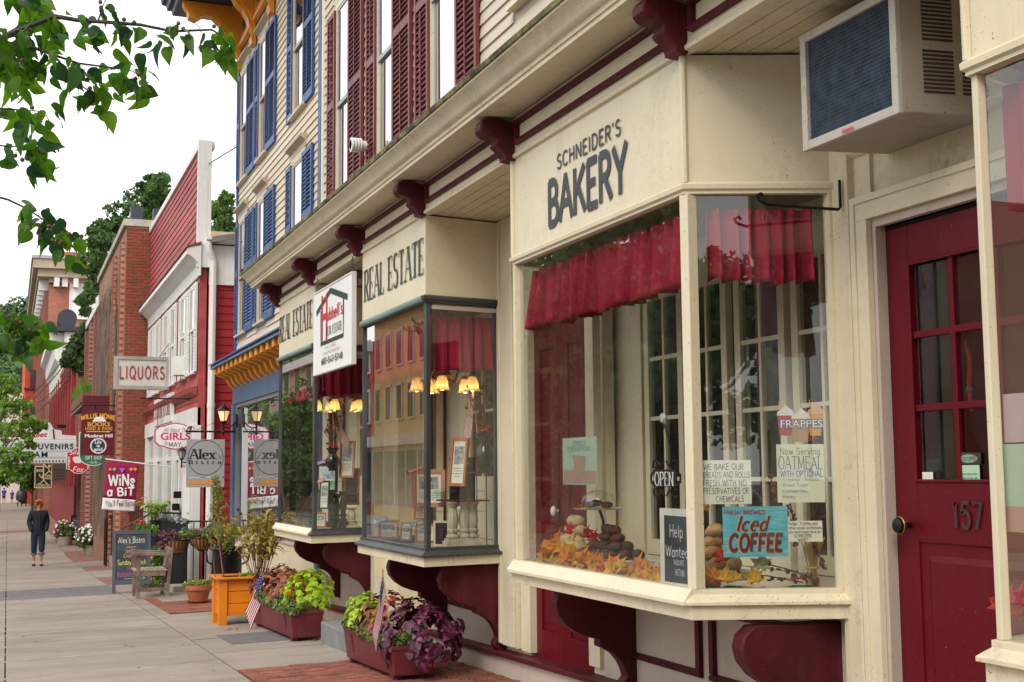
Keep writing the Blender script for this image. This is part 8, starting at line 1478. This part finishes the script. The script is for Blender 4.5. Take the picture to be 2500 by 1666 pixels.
c = w(382, 1270, Y=24.5); BUCK = MB(); BUCK.lathe([(.1, 0), (.13, .3), (.12, .3)], (c.x, 24.5, c.z-.3), 14); BUCK.lathe([(.09, -1.1), (.09, -.3)], (c.x, 24.5, c.z), 10); BUCK.thing('black_planter', BLACKM, 'slim black planter with bright green leaves on the steps', 'planter', smooth=True); p = plant('sweet_potato_vine', 'bright green leafy plant on the shop steps', (c.x, 24.5, c.z)); bushy(p, (c.x, 24.5, c.z-.03), 22, .42, .3, leafmesh('leaf', LIME, .1, .07, 0, .2, .5, 5), 41, 6, GRN, (0, 0), 1.2, .2)
c = w(348, 1287, Y=23.5); p = plant('red_geranium', 'red geraniums behind the top of the chalkboard', (c.x, 23.5, G(c.x, 23.5))); MB().tube([(c.x, 23.5, G(c.x, 23.5)), (c.x, 23.5, c.z)], .03, 5).obj('stem', TWIG, p); fuzz(p, 'foliage', [((c.x, 23.5, c.z), .16), ((c.x+.15, 23.5, c.z-.05), .15)], 150, .04, GRN, 20); blooms(p, (c.x, 23.4, c.z+.02), (.15, .1, .12), 9, RDB, 18, 1.3)
c = w(380, 1350, Y=22.6); p = plant('nasturtiums', 'orange nasturtiums growing behind the wooden chair', (c.x, 22.6, G(c.x, 22.6))); MB().tube([(c.x, 22.6, G(c.x, 22.6)), (c.x, 22.6, c.z)], .03, 5).obj('stem', TWIG, p); fuzz(p, 'foliage', [((c.x, 22.6, c.z-.1*k), .16) for k in range(6)], 120, .04, GRN, 22); blooms(p, (c.x, 22.5, c.z-.15), (.2, .1, .35), 16, ORB, 19, 1.2, low=-.8)
def tub(label, px, y0, y1, Y_, rw, whites, seed):
    c = w(px, y1, Y=Y_); g = G(c.x, Y_); a = w(px, y0, Y=Y_); t = thing('flower_tub', label, 'flower tub', (c.x, Y_, g), 'tubs of white flowers'); m = MB(); m.lathe([(.22, g), (.28, g+.3), (.26, g+.3)], (c.x, Y_, 0), 18); m.obj('tub', SCN, t, smooth=True); zc = g+(a.z-g)*.62; hh = (a.z-g)*.45; fuzz(t, 'foliage', [((c.x+rw*.55*math.cos(k), Y_+rw*.4*math.sin(k*2), zc+hh*.4*math.sin(k*1.7)), rw*.55) for k in range(10)]+[((c.x, Y_, g+.3), rw*.6)], 300, .05, TRAIL, seed); blooms(t, (c.x, Y_-.1, zc), (rw*1.0, rw*.8, hh), whites, WHB, seed, 2.2, 'bloom', -.3); blooms(t, (c.x, Y_-.1, zc), (rw*1.0, rw*.85, hh), 8, RDB, seed+1, 1.8, 'bloom', -.3); blooms(t, (c.x, Y_-.1, zc), (rw*1.0, rw*.85, hh), 3, BUB, seed+2, 1.8)
tub('big tub of white petunias left of the stair railing', 226, 1284, 1355, 40.5, .5, 90, 31); tub('smaller tub of white flowers beyond the far chalkboard', 157, 1274, 1330, 47.5, .34, 40, 34)
# ================================================================ chalkboards and chair
def aframe(label, x0, x1, Y_, z1, fr, chalk, grp='folding chalkboards'):
    g = G((x0+x1)/2, Y_); t = thing('chalkboard_sign', label, 'chalkboard', ((x0+x1)/2, Y_, g), grp); H_ = z1-g; ln = .14; q = lambda u, v, d=0: Vector((x0+(x1-x0)*u, Y_+ln*v*H_-d, g+v*H_)); n = Vector((0, -1, ln)).normalized(); vv = Vector((0, ln, 1)).normalized()
    for u in (0, 1): MB().obox(q(.04 if u == 0 else .96, .5), (1, 0, 0), vv, n, (x1-x0)*.09, H_*1.0, .03).obj('stile', fr, t, bev=.003); MB().obox(q(.08 if u == 0 else .92, .5)+Vector((0, ln*H_*1.05, 0)), (1, 0, 0), Vector((0, -ln, 1)), Vector((0, 1, ln)), (x1-x0)*.08, H_*.97, .025).obj('back_leg', BLACKM, t)
    MB().obox(q(.5, .97), (1, 0, 0), vv, n, (x1-x0)*.83, H_*.06, .03).obj('rail', fr, t); MB().obox(q(.5, .17), (1, 0, 0), vv, n, (x1-x0)*.83, H_*.07, .03).obj('rail', fr, t); MB().obox(q(.5, .57)+n*-.004, (1, 0, 0), vv, n, (x1-x0)*.83, H_*.74, .012).obj('slate', SLATE, t)
    for s_, u0, u1, v0, v1, mt, kw in chalk: letter(t, s_, q((u0+u1)/2, v0)+n*.003, UX, vv, (v1-v0)*H_, mt, width=(u1-u0)*(x1-x0), lift=.002, **kw)
    return t, q, vv, n
x0, x1 = w(275, 1400, Y=21.2).x, w(368, 1400, Y=21.2).x; zt = w(320, 1295, Y=21.35).z; J = dict(t=.1, jit=.06)
t, q, vv, n = aframe('slate-framed chalkboard with coloured bistro chalk lettering beside the chair', x0, x1, 21.2, zt, SLATEF, [("Alex's Bistro", .14, .84, .80, .89, CHW, J), ('open', .36, .6, .715, .76, CHO, J), ('11a-10p', .32, .66, .64, .70, CHB, J), ('Daily', .29, .62, .565, .62, CHO, J), ('Sunday Brunch', .13, .88, .45, .53, CHY, J), ('11a-2p', .38, .7, .36, .42, CHP, J), ('Bottomless', .13, .6, .26, .34, PINKP, J)])
m = MB(); m.tube([q(.3, .225)+n*.004, q(.86, .23)+n*.004, q(.8, .25)+n*.004], .006, 4); m.tube([q(.86, .23)+n*.004, q(.79, .215)+n*.004], .006, 4); m.tube([q(.33, .775)+n*.004, q(.5, .785)+n*.004, q(.68, .805)+n*.004], .004, 4); m.obj('chalk_arrow', CHG, t)
x0, x1 = w(173, 1300, Y=48).x, w(206, 1300, Y=48).x; aframe('black folding chalkboard between the two flower tubs', x0, x1, 48, w(190, 1258, Y=48).z, BLACKM, [(s_, .15, .85, .8-.1*k, .85-.1*k, mt, J) for k, (s_, mt) in enumerate((('Soup Salad', CHW), ('Panini', CHB), ('Quiche', CHB), ('Coffee Tea', CHW), ('Ice Cream', CHW), ('Desserts', CHW)))])
CH = thing('wooden_armchair', 'weathered wooden slatted armchair facing the street', 'chair', (2.1, 20.0, G(2.1, 20))); g = G(2.1, 20.0); cx0, cx1, cy0, cy1 = w(330, 1400, Y=19.75).x, w(412, 1400, Y=19.75).x, 19.7, 20.35; sz = w(350, 1392, Y=19.75).z; az = w(370, 1352, Y=19.75).z
for y_ in (cy0, cy1): bx(cx0+.02, cx0+.07, y_, y_+.05, G(cx0, y_), az-.03).obj('front_leg', WOODW, CH, bev=.004); MB().hex([(cx1-.05, y_, G(cx1, y_)), (cx1, y_, G(cx1, y_)), (cx1, y_+.05, G(cx1, y_)), (cx1-.05, y_+.05, G(cx1, y_))], [(cx1+.01, y_, az+.06), (cx1+.055, y_, az+.06), (cx1+.055, y_+.05, az+.06), (cx1+.01, y_+.05, az+.06)]).obj('back_leg', WOODW, CH, bev=.004); MB().prism([(cx0-.07, az-.02), (cx0-.05, az+.02), (cx0+.05, az+.03), (cx1, az+.0), (cx1, az-.035), (cx0+.1, az-.02), (cx0-.03, az-.035)], 'y', y_-.02, y_+.065).obj('arm', WOODW, CH, bev=.006); MB().prism([(cx0+.02, sz), (cx0-.005, sz+.1), (cx0+.02, az-.04), (cx0+.075, az-.04), (cx0+.06, sz+.1), (cx0+.075, sz)], 'y', y_+.051, y_+.06).obj('arm_brace', WOODW, CH); bx(cx0+.07, cx1-.05, y_+.01, y_+.04, sz-.09, sz-.02).obj('seat_rail', WOODW, CH); bx(cx0+.07, cx1-.05, y_+.01, y_+.04, g+.1, g+.15).obj('stretcher', WOODW, CH)
bx(cx0+.02, cx0+.06, cy0+.05, cy1, sz-.09, sz-.02).obj('front_rail', WOODW, CH); bx((cx0+cx1)/2-.02, (cx0+cx1)/2+.02, cy0+.045, cy1+.01, g+.1, g+.14).obj('cross_stretcher', WOODW, CH)
for k in range(7): x_ = cx0-.01+k*(cx1-cx0)/7; bx(x_, x_+(cx1-cx0)/7-.012, cy0+.002, cy1+.048, sz-.018, sz).obj('seat_slat', paint('bleached_wood', (.36, .29, .22), .85, .3, vs=5) if k == 0 else MATS['bleached_wood'], CH, bev=.003)
for k in range(6): y_ = cy0+.07+k*.095; MB().hex([(cx1-.03, y_, sz+.02), (cx1-.01, y_, sz+.02), (cx1-.01, y_+.06, sz+.02), (cx1-.03, y_+.06, sz+.02)], [(cx1+.02, y_, az+.04), (cx1+.04, y_, az+.04), (cx1+.04, y_+.06, az+.04), (cx1+.02, y_+.06, az+.04)]).obj('back_slat', WOODW, CH)
bx(cx1+.015, cx1+.05, cy0+.05, cy1, az, az+.07).obj('top_rail', WOODW, CH)
# mailboxes and meter on the red shopfront
for px, y0, y1, Y_, lab in ((431, 1200, 1217, 23.4, 'upper black letter box on the white shopfront'), (428, 1230, 1247, 23.6, 'lower black letter box on the white shopfront')): a = w(px, y0, Y=Y_); b_ = w(px, y1, Y=Y_); bx(XC-.2, XC-.071, Y_, Y_+.1, b_.z, a.z).thing('letter_box', BLACKM, lab, 'letter box', bev=.01)
V, F = leaf_cloud([(3.05+.25*((k*7) % 10)/10, 8.5+.2*k, G(3.2, 8.5+.2*k)+.012) for k in range(9)]+[(2.95, 8.7, G(2.95, 8.7)+.012), (2.7, 11.95, G(2.7, 11.9)+.012), (2.2, 13.6, G(2.2, 13.6)+.01)], .11, 26, .009, .06, 4, .0)
tag(np_obj('leaf_litter', V, F, paint('litter', (.13, .1, .05), .9, .5, vs=30)), 'scattered dead leaves and dirt along the foot of the storefront', 'litter', kind='stuff')
# ================================================================ people
def skin(name, J, E_, mat, parent, sub=2, root=0):
    """continuous body: joints with radii -> Skin + Subdivision"""
    me = bpy.data.meshes.new(name); me.from_pydata([j[0] for j in J], E_, []); me.materials.append(mat); o = link(name, me, parent, True); md = o.modifiers.new('skin', 'SKIN'); md.use_smooth_shade = True
    for i, j in enumerate(J): sv = me.skin_vertices[0].data[i]; sv.radius = (j[1], j[2] if len(j) > 2 else j[1]); sv.use_root = i == root
    s_ = o.modifiers.new('sub', 'SUBSURF'); s_.levels = s_.render_levels = sub; return o
SKIN = paint('skin', (.56, .30, .21), .55, .06, vs=8, bump=.05); HAIR = paint('copper_hair', (.50, .11, .015), .6, .3, vs=40, bump=.4, bs=90); JACK = paint('navy_jacket', (.010, .012, .020), .75, .2, vs=9, bump=.4, bs=120); DEN = paint('denim', (.011, .02, .05), .8, .3, vs=12, bump=.4, bs=200); BLK2 = ink('black_shoe', (.012, .012, .013)); DEN2 = paint('denim_cuff', (.09, .13, .2), .8, .2)
p0 = gp(91, 1383); hp = w(96, 1223, Y=p0.y).z-p0.z; s = hp/1.66
WM = thing('person', 'person with copper hair and sunglasses in a navy jacket walking, hands in pockets', 'person', p0); WM.scale = (s, s, s); WM.rotation_euler[2] = R(8)
# faces -Y, mid-stride: left foot (viewer's right) slightly ahead
J = [((0, 0, .93), .125, .1), ((0, 0, 1.12), .125, .095), ((0, .005, 1.3), .14, .09), ((0, .01, 1.40), .06, .055), ((0, -.005, 1.47), .045), ((0, -.015, 1.53), .066, .075), ((0, -.015, 1.60), .07, .08),
     ((.085, 0, .88), .085), ((.085, -.06, .50), .058), ((.085, -.03, .34), .052), ((.085, .03, .09), .034), ((.09, -.08, .035), .036, .026),
     ((-.085, 0, .88), .085), ((-.09, .0, .50), .058), ((-.085, .05, .34), .05), ((-.08, .13, .11), .034), ((-.08, .03, .04), .036, .026),
     ((.165, .01, 1.355), .06), ((.215, .045, 1.12), .042), ((.18, -.06, .95), .034), ((.155, -.075, .88), .03, .02),
     ((-.165, .01, 1.355), .06), ((-.215, .045, 1.12), .042), ((-.18, -.06, .95), .034), ((-.155, -.075, .88), .03, .02)]
Ed = [(0, 1), (1, 2), (2, 3), (3, 4), (4, 5), (5, 6), (0, 7), (7, 8), (8, 9), (9, 10), (10, 11), (0, 12), (12, 13), (13, 14), (14, 15), (15, 16), (2, 17), (17, 18), (18, 19), (19, 20), (2, 21), (21, 22), (22, 23), (23, 24)]
skin('body', J, Ed, SKIN, WM)
K = [((0, 0, .83), .175, .138), ((0, 0, 1.0), .168, .13), ((0, 0, 1.15), .16, .122), ((0, .005, 1.3), .168, .118), ((0, .01, 1.41), .085, .075), ((.17, .01, 1.36), .082), ((.2, .02, 1.24), .075), ((.222, .045, 1.11), .068), ((.19, -.055, .95), .06), ((.16, -.08, .87), .055), ((-.17, .01, 1.36), .082), ((-.2, .02, 1.24), .075), ((-.222, .045, 1.11), .068), ((-.19, -.055, .95), .06), ((-.16, -.08, .87), .055)]
skin('jacket', K, [(0, 1), (1, 2), (2, 3), (3, 4), (3, 5), (5, 6), (6, 7), (7, 8), (8, 9), (3, 10), (10, 11), (11, 12), (12, 13), (13, 14)], JACK, WM, root=0)
MB().tube([(0, -.128, .80), (0, -.135, 1.0), (0, -.128, 1.2), (0, -.10, 1.37)], .006, 5).obj('zip', ZINC, WM, local=True)
Tn = [((0, 0, .92), .15, .12), ((.088, 0, .82), .105), ((.09, -.03, .62), .09), ((.088, -.055, .48), .08), ((.087, -.035, .33), .074), ((-.088, 0, .82), .105), ((-.09, -.005, .62), .09), ((-.09, .005, .48), .08), ((-.086, .05, .33), .074), ((0, 0, 1.04), .135, .11)]
skin('trousers', Tn, [(0, 1), (1, 2), (2, 3), (3, 4), (0, 5), (5, 6), (6, 7), (7, 8), (0, 9)], DEN, WM)
for x_, y_ in ((.087, -.033), (-.086, .052)): MB().lathe([(.077, .29), (.08, .30), (.08, .335), (.077, .34)], (x_, y_, 0), 16).obj('cuff', DEN2, WM, smooth=True, local=True)
for x_, y_, r_ in ((.09, -.05, -.1), (-.08, .06, .1)):
    m = MB(); m.ball((x_, y_, .032), .055, 12, 8, (.8, 2.2, .62)); m.obj('shoe', BLK2, WM, smooth=True, local=True)
m = MB(); m.ball((0, -.0, 1.585), .108, 18, 12, (.98, 1.0, 1.02))
for i, (x, y, z) in enumerate(m.v):
    if y < -.055 and z < 1.62: m.v[i] = (x*.98, y*.35-.02, z)                    # leave the face open
    elif z < 1.52: m.v[i] = (x*1.02, y*1.0+.01, z-.02)
    else: m.v[i] = (x*(1+.06*math.sin(z*70)), y*(1+.05*math.sin(x*90)), z+.012*math.sin(x*60))
m.obj('hair', HAIR, WM, smooth=True, local=True)
fr = MB()
for k in range(26): a_ = R(-35+250*k/25); fr.tube([(.075*math.cos(a_), -.045, 1.615+.06*math.sin(a_)), (.088*math.cos(a_), -.085-.01*math.sin(k*3), 1.605+.055*math.sin(a_)), (.092*math.cos(a_), -.07, 1.575+.05*math.sin(a_))], [.02, .017, .008], 5)
fr.obj('fringe', HAIR, WM, smooth=True, local=True)
m = MB()
for sx in (-1, 1): m.ball((sx*.032, -.093, 1.575), .026, 12, 8, (1.05, .3, .85)); m.tube([(sx*.055, -.088, 1.58), (sx*.078, -.03, 1.58)], .004, 4)
m.tube([(-.01, -.097, 1.582), (.01, -.097, 1.582)], .004, 4); m.obj('sunglasses', BLK2, WM, smooth=True, local=True); m = MB(); m.ball((0, -.102, 1.545), .014, 8, 6, (.8, 1, 1.5)); m.obj('nose', SKIN, WM, smooth=True, local=True); m = MB(); m.ball((0, -.088, 1.508), .02, 10, 6, (1.1, .4, .32)); m.obj('mouth', ink('lips', (.4, .1, .09)), WM, smooth=True, local=True)
def walker(label, px, py, ph, shirt, shorts, cap):
    g = gp(px, py); s = (w(px, py-ph, Y=g.y).z-g.z)/1.66; t = thing('person', label, 'person', g, 'people far down the sidewalk'); t.scale = (s, s, s)
    skin('body', J, Ed, SKIN, t, 1); skin('shirt', K, [(0, 1), (1, 2), (2, 3), (3, 4), (3, 5), (5, 6), (6, 7), (3, 10), (10, 11), (11, 12)], shirt, t, 1) if False else skin('shirt', K[:8]+K[10:13], [(0, 1), (1, 2), (2, 3), (3, 4), (3, 5), (5, 6), (6, 7), (3, 8), (8, 9), (9, 10)], shirt, t, 1); skin('shorts', Tn[:4]+Tn[5:8], [(0, 1), (1, 2), (2, 3), (0, 4), (4, 5), (5, 6)], shorts, t, 1); MB().ball((0, 0, 1.6), .1, 12, 8, (1, 1.1, 1)).obj('hair' if not cap else 'cap', cap or paint('brown_hair', (.06, .03, .015), .7), t, smooth=True, local=True)
    for x_, y_ in ((.09, -.05), (-.08, .06)): MB().ball((x_, y_, .035), .055, 10, 6, (.8, 2.1, .65)).obj('shoe', BLK2, t, smooth=True, local=True)
SHB = ink('blue_shirt', (.012, .07, .42)); walker('person in a blue shirt and black shorts at the left edge, far away', 9, 1229, 37, SHB, BLK2, None); walker('smaller person in a blue shirt and cap, far down the sidewalk', 29, 1229, 31, SHB, paint('navy_shorts', (.01, .02, .12), .8), BLK2)
g = gp(52, 1236); STR = thing('stroller', 'dark covered stroller parked far down the sidewalk', 'stroller', g); k = 40/3110*g.y*.95; m = MB(); m.lathe([(.05*k, .25*k), (.3*k, .35*k), (.34*k, .6*k), (.28*k, .85*k), (.1*k, 1.0*k), (.01, 1.02*k)], g, 16); m.obj('hood', CHAR, STR, smooth=True); m = MB(); m.obox(g+Vector((.12*k, 0, .3*k)), (1, 0, 0), (0, 1, 0), (0, 0, 1), .35*k, .5*k, .3*k); m.tube([g+Vector((-.25*k, -.2*k, .15*k)), g+Vector((.3*k, -.2*k, .9*k)), g+Vector((.5*k, -.2*k, 1.0*k))], .03*k, 5); m.obj('frame', BLACKM, STR)
for dx, dy in ((-.2, -.25), (.25, -.25), (.02, .3)): m = MB(); m.lathe([(.02, -.04), (.13*k, -.04), (.13*k, .04), (.02, .04)], g+Vector((dx*k, dy*k, .13*k)), 14, ax='x'); m.obj('wheel', BLK2, STR)
# ================================================================ overhanging pear branch, close to the camera
PT = thing('pear_tree', 'pear tree whose leafy fruiting branches hang in at the top left', 'tree', (-1.25, 3.35, G(-1.25, 3.35))); Yb = 3.35
LFM = paint('pear_leaf', (.07, .19, .018), .42, .3, vs=9, bump=.15, bs=50, rnd=.3, trans=.55, c2=(.13, .29, .035)); LFD = paint('pear_leaf_dark', (.03, .11, .026), .36, .3, vs=9, bump=.15, bs=50, rnd=.25, trans=.25, c2=(.035, .11, .03))
PLM = [leafmesh('leaf', mt, L_*.74, W_*.7, .012, fo, dr, 9, 1.15, wav=.012) for mt, L_, W_, fo, dr in ((LFM, .088, .062, .35, .25), (LFM, .078, .058, .1, .5), (LFM, .094, .05, .6, .35), (LFD, .088, .062, .15, .3), (LFD, .08, .054, .5, .6))]
tw = [[(-60, 120), (0, 96), (38, 77), (77, 63), (134, 40), (191, 50), (268, 55), (344, 61), (421, 77), (517, 73), (545, 90)], [(-60, 95), (0, 103), (77, 115), (130, 134), (153, 161), (191, 203), (245, 245)], [(130, 134), (191, 155), (268, 165), (318, 172), (345, 185)], [(134, 40), (60, 10), (30, -30)], [(77, 63), (60, 20), (90, -20)], [(240, 50), (250, 20), (262, -15)],
      [(-50, 262), (10, 266), (60, 270), (95, 272), (118, 285)], [(-50, 350), (20, 358), (85, 358), (122, 372)], [(-50, 470), (20, 488), (70, 512), (110, 540), (150, 572), (190, 598)], [(-50, 760), (10, 770), (40, 795), (75, 808), (110, 800)], [(-50, 790), (20, 790), (60, 810)], [(0, 103), (20, 150), (30, 210)], [(0, 96), (25, 130), (70, 170)]]
m = MB(); rg = random.Random(42); nl = 0; TW = []
for i, t in enumerate(tw): P = [w(x, y, Y=Yb+.06*math.sin(i*1.7+k*.8)+.05*i % .3) for k, (x, y) in enumerate(t)]; r0 = (.0095, .006, .0035, .004, .004, .0025, .003, .0025, .0035, .003, .0025, .003, .003)[i]; MB().tube(P, [r0*(1-.75*k/(len(P)-1)) for k in range(len(P))], 6).obj('branch', TWIG, PT, smooth=True); TW.append(P)
m = MB(); b0 = Vector((-1.25, 3.35, G(-1.25, 3.35)-.1)); m.tube([b0, b0+Vector((.02, 0, 1.2)), b0+Vector((.05, .05, 2.3)), b0+Vector((-.05, .1, 3.6)), b0+Vector((-.2, 0, 4.8))], [.1, .085, .07, .045, .02], 10)
for e in (TW[0][0], TW[1][0], TW[6][0], TW[7][0], TW[8][0], TW[9][0], TW[10][0]): s0 = b0+Vector((.05, .05, min(2.5, max(1.2, e.z-.2)-b0.z))); m.tube([s0, s0.lerp(e, .5)+Vector((0, 0, .12)), e], [.02, .013, .0035 if e not in (TW[0][0],) else .0095], 6)
m.obj('trunk', BARK, PT, smooth=True)
V, F = leaf_cloud([(-1.6+.5*math.cos(k*1.9), 2.9+.7*math.sin(k*1.3), 3.75+.35*math.sin(k*2.7)) for k in range(16)], .42, 170, .04, .8, 8, .1); np_obj('crown', V, F, LFM, PT)
pet = MB(); fruit = MB(); xtra = MB()
def put(p, dn=1.0):
    global nl
    d = Vector((rg.gauss(.1, .6), rg.gauss(0, .4), -dn*rg.uniform(.15, 1.3))); d.normalize(); o_ = Vector((rg.gauss(.004, .016), rg.gauss(0, .03), rg.uniform(-.062, .026))); st = p+o_
    if rg.random() < .4: pet.tube([p, (p+st)/2+Vector((0, 0, .006)), st], .0007, 3)
    up = Vector((rg.gauss(0, 1.1), -.8, rg.gauss(.1, .6))); me_ = rg.choice(PLM); sc_ = rg.uniform(.55, 1.05); ro = orient(d, up)
    if nl < 296: link('leaf', me_, PT, loc=st, rot=ro, scale=sc_)
    else: M4 = Matrix.Translation(st) @ ro.to_matrix().to_4x4() @ Matrix.Scale(sc_, 4); xtra.add([M4 @ v.co for v in me_.vertices], [tuple(f.vertices) for f in me_.polygons])
    nl += 1
for i, (n, lo) in enumerate(((84, .05), (36, .1), (28, .15), (18, .2), (16, .2), (6, .3), (20, .3), (20, .25), (32, .3), (28, .25), (14, .3), (20, .2), (20, .2))):
    P = TW[i]; L_ = len(P)-1
    for k in range(n): t = (lo+(1-lo)*(k+rg.random())/n)*L_; j = min(L_-1, int(t)); put(P[j].lerp(P[j+1], t-j))
    for k in range({0: 10, 1: 8, 2: 5, 7: 16, 8: 22, 9: 18, 10: 6}.get(i, 2)):
        t = rg.uniform(.45 if i else .1, 1)*L_; j = min(L_-1, int(t)); q_ = P[j].lerp(P[j+1], t-j); e = q_+Vector((rg.uniform(-.02, .02), rg.uniform(-.02, .02), rg.uniform(-.035, .02))); pet.tube([q_, e], .0007, 3); fruit.ball(e, .0058, 8, 6)
for k in range(8): put(TW[0][-1]+Vector((rg.uniform(-.01, .01), 0, 0)))
for k in range(6): put(TW[1][-1]); put(TW[2][-1])
xtra.obj('small_leaves', LFM, PT, smooth=True, kind='stuff'); pet.obj('petioles', paint('petiole', (.12, .16, .05), .6), PT, kind='stuff'); fruit.obj('fruit', paint('tiny_pear_fruit', (.12, .075, .035), .6, .4, vs=200, bump=.3), PT, smooth=True, kind='stuff')
